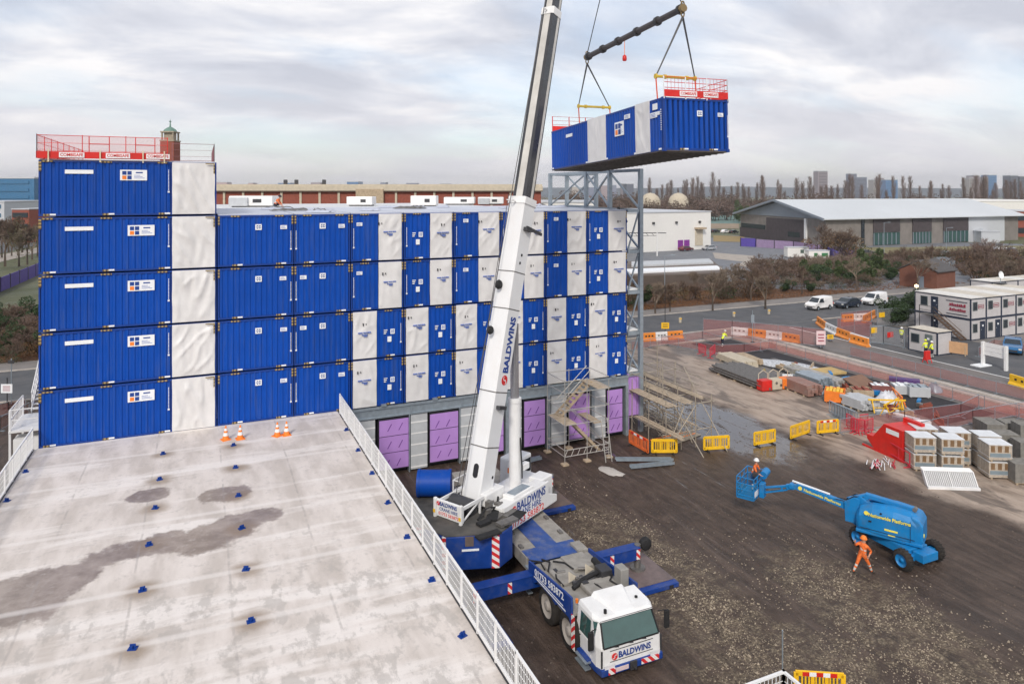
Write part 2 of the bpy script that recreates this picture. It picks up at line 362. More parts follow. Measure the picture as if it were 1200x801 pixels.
    L(mth('ADD', mth('MULTIPLY', wet, .6), .35), b.inputs['Specular IOR Level'])
    bp = N('ShaderNodeBump'); bp.inputs['Distance'].default_value = .2
    L(mth('MULTIPLY', mth('SUBTRACT', 1.0, wet), .7), bp.inputs['Strength'])
    L(mth('ADD', mth('ADD', mth('MULTIPLY', med, .6), mth('MULTIPLY', fine, .5)), mth('MULTIPLY', streak, .8)), bp.inputs['Height']); L(bp.outputs[0], b.inputs['Normal'])
    return m
def struct(name, mb, mat, **k): return tag(mb.build(name, mat, **k), kind='structure')
g = MB(); S_ = 6000
g.quad((-S_, -S_, 0), (S_, -S_, 0), (S_, S_, 0), (-S_, S_, 0)); struct('ground', g, ground_material())
def road_mat(name, col, wear=(.16, .15, .145)):
    m = pmat(name, col, .75, var=.15, scale=.6, bump=.15, bscale=40, dirt=.55, dcol=wear, dscale=.35); return m
M_asph = road_mat('asphalt_worn', (.085, .088, .095)); M_asphd = road_mat('asphalt_new', (.022, .022, .026), (.07, .065, .065)); M_pave = road_mat('pavement', (.20, .185, .175), (.26, .22, .19))
M_asphp = road_mat('site_road_dusty', (.15, .14, .135), (.24, .19, .165)); M_kerb = pmat('kerb_stone', (.46, .42, .38), .8, var=.12, dirt=.3)
M_line = pmat('road_paint', (.66, .66, .65), .6, var=.1, dirt=.3, dcol=(.3, .3, .3), dscale=2)
def sheet(name, x0, x1, y0, y1, z, mat):
    b = MB(); b.quad((x0, y0, z), (x1, y0, z), (x1, y1, z), (x0, y1, z)); return struct(name, b, mat)
def psheet(name, pts, z, mat):
    b = MB(); b.add([(p.x, p.y, z) for p in pts], [tuple(range(len(pts)))]); return struct(name, b, mat)
sheet('road', -400, 600, 68.5, 80, .02, M_asph)
sheet('pavement', -400, 600, 80.15, 83.6, .12, M_pave)
b = MB(); b.box(-400, 600, 80, 80.15, 0, .125); struct('kerb', b, M_kerb)
b = MB()
for x0, x1 in ((-400, 61.5), (74, 600)): b.box(x0, x1, 68.35, 68.5, 0, .12)
struct('kerb', b, M_kerb)
sheet('site_road', 61.6, 67.4, 10, 68.5, .024, M_asphp)
b = MB(); b.quad((67.4, 10, .03), (67.62, 10, .03), (67.62, 66, .03), (67.4, 66, .03)); struct('road_marking', b, M_line)
sheet('paved_yard', 67.62, 80.3, 10, 68.3, .016, M_asph)
sheet('paved_yard', 80.3, 150, 10, 66, .012, M_pave)
sheet('new_tarmac', 50.2, 55.9, 34, 63.5, .02, M_asphd)
sheet('new_tarmac', 44.0, 50.0, 22, 33.8, .02, M_asphd)
sheet('footpath', 56.4, 58.6, 18, 64, .02, pmat('pink_sand', (.33, .20, .17), .85, var=.12, dirt=.3))
b = MB(); b.box(58.6, 59.4, 14, 64, 0, .14); b.box(60.0, 60.6, 14, 66, 0, .12); b.box(45, 58.6, 64.1, 64.4, 0, .12); struct('kerb', b, M_kerb)
sheet('footpath', 44, 60, 64.4, 68.3, .018, M_pave)
sheet('footpath', 59.4, 60.0, 14, 64, .05, pmat('pale_sand', (.40, .33, .28), .85))
# behind the hedge: car parks, paths, field
M_parkc = road_mat('car_park_grey', (.16, .17, .19), (.26, .25, .24)); M_pathl = road_mat('concrete_path', (.36, .32, .28), (.42, .38, .34))
psheet('car_park', [gp(700, 335), gp(1300, 345), gp(1300, 289), gp(860, 276), gp(700, 292)], .03, M_parkc)
psheet('path', [gp(835, 296), gp(885, 300), gp(880, 308), gp(838, 303)], .06, M_pathl)
psheet('path', [gp(880, 303), gp(1085, 312), gp(1085, 322), gp(860, 312)], .07, M_pathl)
psheet('grass_verge', [gp(955, 291), gp(1200, 288), gp(1200, 300), gp(975, 304)], .06, pmat('verge', (.20, .18, .09), .9, var=.2, scale=.2))
psheet('field', [gp(750, 243), gp(880, 243), gp(905, 262), gp(760, 262)], .06, pmat('blue_green_pitch', (.14, .22, .20), .9, var=.1, scale=.02))
psheet('field', [gp(833, 262), gp(866, 262), gp(866, 268), gp(833, 268)], .09, pmat('brown_field', (.26, .20, .14), .9, var=.1, scale=.02))
psheet('grass_verge', [gp(836, 276), gp(870, 277), gp(880, 284), gp(836, 283)], .09, pmat('ochre_grass', (.30, .22, .10), .9))
# left side: road bend between the trees
psheet('road', [gp(-40, 306), gp(46, 287), gp(46, 274), gp(20, 274), gp(-40, 292)], .05, M_asph)
psheet('road', [gp(-60, 322), gp(46, 296), gp(46, 290), gp(-60, 310)], .05, M_pathl)
# stones lying on the mud
rs = random.Random(3); b = MB(); n_st = 0
while n_st < 6500:
    k = rs.random()
    cx, cy, rx, ry = ((18.6, 25.5, 2.4, 8), (25, 19.5, 3, 6.3), (19.5, 17.5, 5.5, 4.5), (22.5, 14.0, 8, 3.5))[0 if k < .4 else 1 if k < .68 else 2 if k < .86 else 3]
    x, y = rs.gauss(cx, rx*.55), rs.gauss(cy, ry*.55)
    if fbm(x*.5, y*.5, 3) < -.12 or x < 16: continue
    s = rs.uniform(.015, .045) * (1.9 if rs.random() < .05 else 1); a = rs.random()*6.28; ca, sa = math.cos(a)*s, math.sin(a)*s; e = rs.uniform(.5, .9)
    b.add([(x+ca, y+sa, 0), (x-sa*e, y+ca*e, 0), (x-ca, y-sa, 0), (x+sa*e, y-ca*e, 0), (x+ca*.3, y+sa*.2, s*.9)], [(0,1,4),(1,2,4),(2,3,4),(3,0,4)]); n_st += 1
tag(b.build('gravel', pmat('gravel_stone', (.30, .25, .19), .85, var=.5, scale=6)), 'pale stones strewn over the brown mud between the crane and the lift', 'gravel', kind='stuff')
rs = random.Random(4); b = MB()
for i in range(5000):
    x, y = rs.uniform(8, 38), rs.uniform(14, 60)
    if fbm(x*.25, y*.1, 9) < 0: continue
    s = rs.uniform(.02, .07); b.add([(x+s, y, 0), (x, y+s*.8, 0), (x-s, y, 0), (x, y-s, 0), (x, y, s*.7)], [(0,1,4),(1,2,4),(2,3,4),(3,0,4)])
tag(b.build('mud_clods', pmat('mud_clod', (.10, .078, .064), .9, var=.4, scale=5)), 'small brown clods of churned mud on the site ground', 'soil', kind='stuff')
# ------------------------------------------------------------------ modular building
DZ = 4.24; MH = 2.9; FY = 41.6
def corr_panel(b, x0, x1, z0, z1, y, depth=.045, pitch=.30, ax='x'):
    "trapezoidal corrugated sheet facing -y (or -x)"
    n = max(1, round((x1 - x0) / pitch)); p = (x1 - x0) / n; pts = []
    for i in range(n):
        a = x0 + i*p; pts += [(a, 0), (a + p*.36, 0), (a + p*.5, depth), (a + p*.86, depth)]
    pts.append((x1, 0)); vs = []
    for (u, d) in pts:
        for z in (z0, z1): vs.append((u, y + d, z) if ax == 'x' else (y + d, u, z))
    b.add(vs, [(2*i, 2*i+2, 2*i+3, 2*i+1) for i in range(len(pts)-1)])
def tarp(x0, x1, z0, z1, y, seed, parent, ax='x', amp=.10):
    b = MB(); b.sm = True; nx = max(8, int((x1-x0)/.09)); nz = int((z1-z0)/.09); vs = []
    ox = seed * 7.3
    for j in range(nz+1):
        for i in range(nx+1):
            u = i/nx; v = j/nz; X = x0+(x1-x0)*u; Z = z0+(z1-z0)*v
            sag = noise.noise(Vector((ox + X*.9, Z*.35, seed))) * .9
            q = noise.noise(Vector((ox + (X*1.1 + Z*.8*math.sin(seed*2.1))*1.3, Z*.45 + X*.3, seed*1.7)))
            r = (1 - abs(q)*2.2)**3 if abs(q) < .45 else 0
            q2 = noise.noise(Vector((ox + X*3.5, Z*.9, seed+4)))
            d = amp*(.55*sag + .55*max(0, r) + .35*q2) * min(1, 6*min(u, 1-u, v, 1-v) + .15)
            ex = .02*noise.noise(Vector((Z*1.3, seed, u*9))) if i in (0, nx) else 0
            vs.append((X+ex, y - .05 - d, Z) if ax == 'x' else (y - .05 - d, X+ex, Z))
    W = nx+1; fs = [(j*W+i, j*W+i+1, (j+1)*W+i+1, (j+1)*W+i) for j in range(nz) for i in range(nx)]
    b.add(vs, fs); b.sm = False
    rim = [j*W for j in range(nz+1)] + [nz*W+i for i in range(1, nx+1)] + [j*W+nx for j in range(nz-1, -1, -1)] + [i for i in range(nx-1, 0, -1)]
    rv = [vs[i] for i in rim]; bk = [((p[0], y+.02, p[2]) if ax == 'x' else (y+.02, p[1], p[2])) for p in rv]; n = len(rim)
    b.add(rv + bk, [(i, (i+1) % n, n+(i+1) % n, n+i) for i in range(n)])
    return b.build('wrap', M_tarp, parent)
def plate(parent, x, z, w, h, y, marks=0, name='label', ax='x', dark=M_lblue):
    def P(a, d, c): return (a, d, c) if ax == 'x' else (d, a, c)
    b = MB()
    def bx(xa, xb, za, zb, ya, yb):
        if ax == 'x': b.box(xa, xb, ya, yb, za, zb)
        else: b.box(ya, yb, 2*x-xb, 2*x-xa, za, zb)
    bx(x-w/2, x+w/2, z-h/2, z+h/2, y-.02, y-.005); b.mi = 1
    rr = random.Random(int(abs(x*100)) + marks)
    if marks == 1:      # two squares printed with figures
        for k in (-.25, .12): bx(x+w*k-w*.04, x+w*(k+.22), z-h*.28, z+h*.3, y-.024, y-.0205)
        b.mi = 0
        for k in (-.25, .12): bx(x+w*k+w*.04, x+w*(k+.22)-w*.05, z-h*.12, z+h*.14, y-.028, y-.0245)
    if marks == 2:
        for k in range(3): bx(x-w*.4, x+w*rr.uniform(.1, .4), z+h*(.22-.25*k)-h*.05, z+h*(.22-.25*k)+h*.05, y-.024, y-.0205)
    return b.build(name, [M_wlabel, dark], parent)
def logo_plate(parent, x, z, y, w=1.25, h=.55, ax='x'):
    b = MB()
    def bx(xa, xb, za, zb, ya, yb, m):
        b.mi = m
        if ax == 'x': b.box(xa, xb, ya, yb, za, zb)
        else: b.box(ya, yb, 2*x-xb, 2*x-xa, za, zb)      # seen from -x, +y runs to the left
    bx(x-w/2, x+w/2, z-h/2, z+h/2, y-.02, y-.005, 0); q = h*.36
    for i, j, m in ((0, 1, 1), (1, 1, 1), (0, 0, 2), (1, 0, 1)):
        a = x-w*.42+i*(q+h*.07); c = z-h*.41+j*(q+h*.07); bx(a, a+q, c, c+q, y-.024, y-.0205, m)
    bx(x+w*.08, x+w*.34, z+h*.18, z+h*.30, y-.024, y-.0205, 1)
    for k in range(3): bx(x+w*.02, x+w*(.25+.08*k), z-h*(.02+.13*k)-.012, z-h*(.02+.13*k)+.012, y-.024, y-.0205, 3)
    return b.build('logo_sign', [M_wlabel, M_lblue, M_orange, M_lmark], parent)
ROWN = ['lowest row', 'second row up', 'third row up', 'top row']
ORD = ['first', 'second', 'third', 'fourth', 'fifth', 'sixth', 'seventh', 'eighth']
def module_shell(t, W, D, segs, Hh=2.82, roofm=None):
    b = MB(); b.box(.03, W-.03, .075, D, .06, Hh-.03); b.build('body', M_bluef, t)
    b = MB(); fr = .07
    for z in (0, Hh-.1): b.box(0, W, 0, .12, z+.001, z+.1); 
    for x in (0, W-fr): b.box(x, x+fr, .002, .12, .101, Hh-.101)
    for x in (0, W-.17):
        for z in (0, Hh-.12): b.box(x, x+.17, -.012, .17, z, z+.12)
    b.build('frame', M_bluef, t)
    for k, (x0, x1, c) in enumerate(segs):
        if c == 'b':
            b = MB(); corr_panel(b, x0+.04, x1-.04, .09, Hh-.09, .015); b.build('wall_panel', M_blue, t)
    if roofm:
        b = MB(); b.box(.02, W-.02, .06, D, Hh-.02, Hh+.05); b.build('roof', roofm, t)
def corner_tapes(t, xs, z0, h, y=-.022, w=.09):
    b = MB()
    for x in xs: b.box(x-w/2, x+w/2, y, y+.01, z0, z0+h)
    b.each('corner_tape', M_yk, t)
def pockets(t, xs, y=-.03, Hh=2.82, low=True, high=True):
    b = MB(); c = MB()
    for x in xs:
        if low: b.box(x-.22, x+.06, y, y+.01, .02, .12)
        if low: c.box(x+.0601, x+.32, y, y+.012, .04, .12)
        if high: b.box(x-.3, x+.2, y, y+.01, Hh-.09, Hh-.01)
    b.each('pocket_tape', M_ykx, t); c.each('pocket_tag', M_wlabel, t) if low else None
def chalk_line(t, x, z0, z1, y=-.022):
    b = MB(); z = z1
    while z > z0:
        b.box(x-.018, x+.018, y, y+.008, z-.05, z); z -= .075
    b.box(x-.045, x+.045, y, y+.008, z0-.12, z0-.03); b.build('printed_number', M_wlabel, t)
XS = [.86, 4.90] + [4.90 + 3.214*k for k in range(1, 8)]
def main_module(col, row):
    x0, x1 = XS[col], XS[col+1]; W = x1-x0-.05; top = row >= 2
    white = (not top and col >= 2) or (top and col >= 2)
    if col < 2: desc = 'all-blue module, %s from left in main block, %s' % (ORD[col], ROWN[row])
    elif top: desc = 'module wrapped white on its right half, %s from left in main block, %s' % (ORD[col], ROWN[row])
    else: desc = 'module wrapped white on its left half, %s from left in main block, %s' % (ORD[col], ROWN[row])
    t = thing('building_module', desc, 'building module', (x0, FY, DZ + row*MH), 0, 'blue building modules stacked in the main block')
    half = W*.52; sd = col*3.1 + row*1.7
    if not white: segs = [(.07, W-.07, 'b')]
    elif top: segs = [(.07, half, 'b'), (half, W-.12, 'w')]
    else: segs = [(.12, W-half, 'w'), (W-half, W-.07, 'b')]
    module_shell(t, W, 15.4, segs, roofm=M_roof if row == 3 else None)
    for a, c_, k in segs:
        if k == 'w':
            tarp(a+.0, c_, .03, 2.8, 0, sd, t)
            b = MB(); m = (a+c_)/2 + (.08 if col % 2 else -.06); zc = 1.55 + .1*math.sin(sd*3)
            for dx, dz, wd, hh in ((-.36, .07, .26, .07), (-.05, .09, .22, .05), (.2, .08, .2, .07), (-.14, -.04, .34, .05), (-.02, -.13, .2, .07)):
                b.box(m+dx, m+dx+wd, -.135, -.05, zc+dz, zc+dz+hh)
            b.build('printed_mark', M_lmark, t)
            b = MB(); b.box(m-.38+.3*math.sin(sd), m-.33+.3*math.sin(sd), -.13, -.05, zc+.52, zc+.68); b.box(m-.2+.3*math.sin(sd), m-.17+.3*math.sin(sd), -.13, -.05, zc+.56, zc+.66); b.build('tear', M_dgrey, t)
    bl = [s for s in segs if s[2] == 'b'][0]; bw = bl[1]-bl[0]; m = (bl[0]+bl[1])/2
    if col < 2:
        plate(t, bl[0]+bw*(.53 if col == 0 else .5), 2.15, .34, .32, 0, 1)
        plate(t, bl[0]+bw*((.88 if row % 2 or row == 0 else .87) if col == 0 else (.86 if row in (0, 3) else .14)), 2.12, .36, .22, 0, 2, dark=M_lmark)
        pockets(t, [W*.24, W*.82]); chalk_line(t, (W-.14) if col == 0 else .1, .95, 1.9)
    elif (col + (0 if top else 1)) % 2 == 0 and top:
        if col > 2 or True: plate(t, bl[0]+bw*.45, 2.3 if row == 3 else 2.1, .34, .22, 0, 2, dark=M_lmark) if col != 2 else None
        pockets(t, [m]); chalk_line(t, .16, .9, 1.95)
    else:
        plate(t, bl[0]+bw*.5, 1.05, .24, .32, 0, 0); plate(t, bl[0]+bw*.62, 1.5, .26, .3, 0, 1, dark=M_blue)
        b = MB()
        for k in range(3): b.box(bl[0]+bw*.28, bl[0]+bw*.28+.14+.04*k, -.026, -.02, 1.38+.1*k, 1.43+.1*k)
        b.build('printed_mark', M_wlabel, t)
        pockets(t, [m]); chalk_line(t, .16 if top else W-.16, .9, 1.95)
    if top and col == 2: plate(t, .5, 2.2, .34, .2, 0, 2, dark=M_lmark)
    corner_tapes(t, [.06, W-.06], 2.28, .5)
    return t
for r in range(4):
    for c in range(8): main_module(c, r)
LN = ['lowest', 'second from bottom', 'middle', 'second from top', 'topmost']
for r in range(5):
    t = thing('building_module', 'blue module with four-square logo and white wrapped end, %s in the left stack' % LN[r], 'building module', (-7.4, FY, DZ + r*MH), 0, 'modules of the tall left stack')
    W = 8.2; module_shell(t, W, 15.4, [(.07, 2.32, 'b'), (2.32, 5.95, 'b')], roofm=M_roofg if r == 4 else None)
    b = MB(); b.box(2.27, 2.37, -.004, .1, .05, 2.78); b.build('seam_post', M_blue, t)
    tarp(6.02, 8.12, .03, 2.8, 0, 30+r*2.3, t, amp=.2)
    plate(t, 1.75, 2.25, 1.25, .2, 0, 0); logo_plate(t, 4.55-(.35 if r == 4 else 0), 2.1, 0)
    pockets(t, [.42, 3.0, 5.6], high=True); chalk_line(t, 5.85, 1.3, 2.4)
    corner_tapes(t, [.06], 2.25, .5, w=.12)
    b = MB(); b.box(7.65, 8.1, -.19, -.17, 2.72, 2.78); b.box(8.05, 8.11, -.19, -.17, 2.2, 2.72); b.each('corner_tape', M_yk, t)

# steel framed ground storey
gs = thing('ground_storey', 'grey steel ground storey with purple boarded bays under the blue modules', 'building', (7.4, FY, 0))
g_i = inv(gs)
b = MB(g_i); b.box(7.35, 27.4, FY+.35, FY+15.4, 0, 3.5); b.build('core_wall', M_dark, gs)
b = MB(g_i); b.box(7.35, 27.45, FY-.02, FY+.4, 3.5, 4.2); b.box(7.35, 27.45, FY-.1, FY+.05, 4.05, 4.2); b.box(7.35, 27.45, FY-.09, FY+.05, 3.5, 3.58); b.build('edge_beam', M_galv, gs)
b = MB(g_i)
for x in (11.72, 15.0, 18.2, 21.4, 24.6): b.box(x, x+.12, FY-.06, FY+.3, 3.6, 4.03)
for x in (9.9, 13.1, 16.3, 19.5, 22.7, 26): b.box(x, x+.3, FY-.2, FY+.1, 4.205, 4.33)
b.each('beam_cleat', M_galv, gs)
bays = [(7.9, 9.55, 0), (9.8, 11.6, 1), (11.75, 12.8, 0), (12.97, 14.8, 1), (14.95, 16.05, 0), (16.3, 17.9, 1), (18.2, 19.2, 0), (19.4, 20.9, 1), (21.4, 22.55, 0), (22.7, 24.35, 1), (24.6, 25.6, 0), (25.75, 26.95, 1)]
for x0, x1, p in bays:
    b = MB(g_i)
    if p:
        b.mi = 1; b.box(x0-.05, x1+.05, FY+.02, FY+.3, .25, 3.45); b.mi = 0
        for k in range(3):
            z0 = .35+1.0*k; b.box(x0, x1, FY-.04, FY+.01, z0, z0+.95)
        b.mi = 2
        for k in range(3):
            for q in (.3, .68):
                xx = x0+(x1-x0)*q + .1*math.sin(k*5+x0); zz_ = .75+k+.1*math.cos(x0*3+k); b.beam((xx-.12, FY-.043, zz_-.22), (xx+.12, FY-.043, zz_+.2), .006, .05)
        b.build('purple_panel', [M_purple, M_dark, M_pmark], gs)
    else:
        b.box(x0, x1, FY+.0, FY+.3, .1, 3.45); b.mi = 1
        for k in range(5): b.box(x0, x1, FY-.012, FY, .2+k*.68, .28+k*.68)
        b.build('sheathing_panel', [M_gpanel, M_white], gs)
b = MB(g_i)
for x in (7.6, 11.62, 14.87, 18.05, 21.05, 24.45, 27.2): b.box(x, x+.22 if x > 20 or x < 8 or x == 18.05 else x+.06, FY-.1, FY+.32, 0, 3.5)
b.each('column', M_galv, gs)
b = MB(g_i); b.box(27.45, 27.6, FY+.1, FY+15, 0, 4.2); b.build('side_wall', M_purple, gs)

# stair tower of galvanised steel at the right end
tw = thing('steel_tower', 'tall galvanised steel frame tower at the right end of the modules', 'tower', (28.7, 42, 0))
ti = inv(tw); ZT = 18.7
colp = [(28.7, 41.9), (28.7, 46.0), (28.7, 49.6), (28.7, 56), (31.3, 52.4), (31.3, 57.7)]
for x, y in colp:
    b = MB(ti); b.box(x-.14, x+.14, y-.14, y+.14, 0, ZT); b.build('column', M_galv, tw)
b = MB(ti)
for k in range(6):
    z = DZ + k*MH - .12; z = min(z, ZT-.1)
    for p, q in (((28.7, 41.9), (28.7, 56)), ((31.3, 52.4), (31.3, 57.7)), ((28.7, 56), (31.3, 57.7)), ((28.7, 49.6), (31.3, 52.4)), ((27.6, 41.9), (28.7, 41.9))):
        if k > 4 and p[0] < 28: continue
        b.beam((p[0], p[1], z), (q[0], q[1], z), .16, .22)
b.each('floor_beam', M_galv, tw)
b = MB(ti)
for k in range(5):
    z0 = DZ + k*MH; z1 = z0+MH-.2
    b.beam((28.7, 46, z0), (28.7, 49.6, z1), .12); b.beam((28.7, 49.6, z0), (28.7, 46, z1), .12); b.beam((28.7, 42, z0), (28.7, 46, z1), .12)
    b.beam((28.7, 49.6, z1), (28.7, 56, z0), .1); b.beam((31.3, 52.4, z0), (31.3, 57.7, z1), .12); b.beam((31.3, 57.7, z0), (31.3, 52.4, z1), .12)
    if k < 4: b.beam((27.7, 42.0, z0), (28.6, 42.0, z1), .09); b.beam((28.7, 49.6, z0), (31.3, 52.4, z1), .1)
b.each('diagonal_brace', M_galv, tw)
b = MB(ti)
for k in range(4):
    z = DZ + k*MH; b.box(27.62, 28.6, 42.1, 50, z, z+.12)
b.each('landing', M_white, tw)
b = MB(ti)
for k in range(4):
    z = DZ + k*MH; b.tube((27.7, 42.2, z+2.0), (28.5, 44.5, z+2.9), .1, 8)
b.each('duct', M_black, tw)
b = MB(ti); b.box(27.65, 28.4, 41.95, 42.0, 1.2, 4.1); b.box(28.45, 28.55, 41.95, 42.0, 1.2, 4.1); b.each('purple_panel', M_purple, tw)

# roof plant, railings
def mesh_fence(name, label, cat, pts, h, mat_f, mat_m, post=.04, step=2.4, toe=None, group=None, feet=False, bars=0, rail=.05, midrails=0):
    t = thing(name, label, cat, pts[0], 0, group); ti_ = inv(t); P = MB(ti_); Rl = MB(ti_); Pn = MB(ti_); T = MB(ti_); B = MB(ti_)
    for a, c in zip(pts[:-1], pts[1:]):
        a, c = Vector(a), Vector(c); L_ = (c-a).length; n = max(1, round(L_/step)); u = Vector((0, 0, h))
        for i in range(n+1):
            p = a.lerp(c, i/n); P.beam(p, p+u*1.04, post, post)
            if feet:
                d = (c-a).normalized().cross(Vector((0, 0, 1))); P.beam(p-d*.35+Vector((0, 0, .03)), p+d*.35+Vector((0, 0, .03)), .05)
        Rl.beam(a+u, c+u, rail); Rl.beam(a+Vector((0, 0, .12)), c+Vector((0, 0, .12)), rail)
        for k in range(midrails): Rl.beam(a+u*((k+1)/(midrails+1)), c+u*((k+1)/(midrails+1)), rail*.6)
        if mat_m and not bars: Pn.quad(a+Vector((0, 0, .12)), c+Vector((0, 0, .12)), c+u, a+u)
        if bars:
            m = int(L_/bars)
            for i in range(1, m): p = a.lerp(c, i/m); B.beam(p+Vector((0, 0, .12)), p+u, .012)
            for k in range(1, 5): B.beam(a+u*k/5, c+u*k/5, .012)
        if toe: 
            d = (c-a).normalized().cross(Vector((0, 0, 1)))*.03; T.beam(a+Vector((0, 0, toe/2))+d, c+Vector((0, 0, toe/2))+d, .02, toe)
    P.each('post', mat_f, t); Rl.each('rail', mat_f, t)
    if Pn.v: Pn.build('mesh_panel', mat_m, t)
    if B.v: B.build('mesh_panel', mat_f, t)
    if toe: T.build('toe_board', M_red, t)
    return t
ZL = DZ + 5*MH + .02
t = mesh_fence('guardrail', 'red mesh guardrail with lettered toe boards on top of left stack', 'guardrail',
    [(-7.45, 56.5, ZL), (-7.45, FY-.12, ZL), (-1.6, FY-.12, ZL)], 1.15, M_red, M_meshr, post=.035, step=1.9, toe=.34, rail=.03, midrails=2)
for k, x in enumerate((-5.95, -3.9, -2.05)):
    b = MB(inv(t)); b.box(x-.55, x+.55, FY-.20, FY-.18, ZL+.04, ZL+.30); b.build('sign_panel', M_wlabel, t)
    text('COMBISAFE', .22, inv(t) @ Vector((x, FY-.205, ZL+.17)), (1, 0, 0), (0, 0, 1), M_red, t, width=1.0, bold=.004)
b = MB(inv(t))
for x in (-6.95, -4.7, -2.75, -1.75): b.beam((x, FY-.22, ZL-.18), (x, FY-.22, ZL+.45), .06, .03)
b.each('clamp', pmat('clamp_cream', (.62, .55, .40), .5), t)
b = MB(inv(t))
for x in (-5.2, -3.1): b.beam((x, FY-.12, ZL+.34), (x, FY-.12, ZL+1.15), .04); b.beam((x+.9, FY-.12, ZL+.34), (x+.9, FY-.12, ZL+1.15), .04); b.beam((x, FY-.12, ZL+.75), (x+.9, FY-.12, ZL+.75), .04)
b.each('gate_frame', M_red, t)
mesh_fence('guardrail', 'thin dark rail along the right of the white wrapped roof edge', 'guardrail', [(-1.5, FY+3.5, ZL), (.75, FY+3.5, ZL), (.75, FY+14, ZL)], 1.1, pmat('thin_rail', (.22, .10, .11), .5), None, post=.03, step=1.6, rail=.025, midrails=2)

# rear roof and what stands on it
t = thing('rear_block', 'flat pale roofed block behind the wrapped module roofs', 'building', (14, 60, 0))
b = MB(inv(t)); b.box(-3, 26.5, FY+15.6, 86, 0, 15.3); b.build('wall', M_gpanel, t)
b = MB(inv(t)); b.box(-3.1, 26.6, FY+15.5, 86.1, 15.3, 15.6); b.build('roof', M_roofg, t)
def roof_unit(px0, px1, d, h, desc, win=True):
    a, c = dp(px0, d, 15.6), dp(px1, d, 15.6); W = (c-a).length; rz = math.atan2((c-a).y, (c-a).x)
    t = thing('roof_unit', desc, 'roof unit', a, rz, 'pale plant boxes on the rear roof')
    b = MB(); b.box(0, W, 0, 2.2, .12, h); b.build('casing', M_white, t, bevel=.06)
    b = MB(); b.box(.2, W-.2, .2, 2, 0, .12); b.build('base_frame', M_steel, t)
    b = MB(); b.box(W*.55, W*.75, -.02, .01, h*.4, h*.72); b.build('grille', M_dgrey, t)
    if win: b = MB(); b.box(W*.02, W*.45, -.25, 0, h*.1, h*.85); b.build('hood', M_gpanel, t)
roof_unit(268, 319, 66, 1.05, 'long white roof unit beside the crouching orange worker')
roof_unit(406, 436, 70, .95, 'small white roof unit left of the square white one', False)
roof_unit(481, 511, 68, 1.05, 'square white roof unit with a wide grey grille', False)
roof_unit(520, 556, 76, .85, 'low grey roof unit right of the square one', False)
roof_unit(560, 590, 76, .85, 'white roof unit nearest the crane boom')
# wrap clutter along the front roof edge
rs = random.Random(11)
SHT = []
for k in range(16):
    x = rs.uniform(2, 26); y = FY + rs.uniform(1.5, 14); z = DZ+4*MH+.0
    t = MB(); L_ = rs.uniform(.8, 2.6); t.sm = True
    n = 10; vs = []
    for i in range(n+1):
        for j in range(5):
            vs.append((i/n*L_, (j-2)*.18 + .08*fbm(i*.7, j, k), .05 + .14*max(0, fbm(i*.6+k*3, j*.9, 1)) + (.06 if 0 < j < 4 and 0 < i < n else -.05)))
    t.add(vs, [(i*5+j, (i+1)*5+j, (i+1)*5+j+1, i*5+j+1) for i in range(n) for j in range(4)])
    o = t.build('loose_sheeting', M_roof if k % 3 else M_steel); o.location = (x, y, z); o.rotation_euler = (0, 0, rs.uniform(-.5, .5))
    tag(o, 'crumpled %s strip of loose sheeting on the wrapped module roofs' % ('pale blue' if k % 3 else 'dark grey'), 'sheeting', 'loose sheeting strewn on the module roofs'); SHT.append(o)

relabel(SHT, 'crumpled strip of loose sheeting, %s from left on the module roofs')
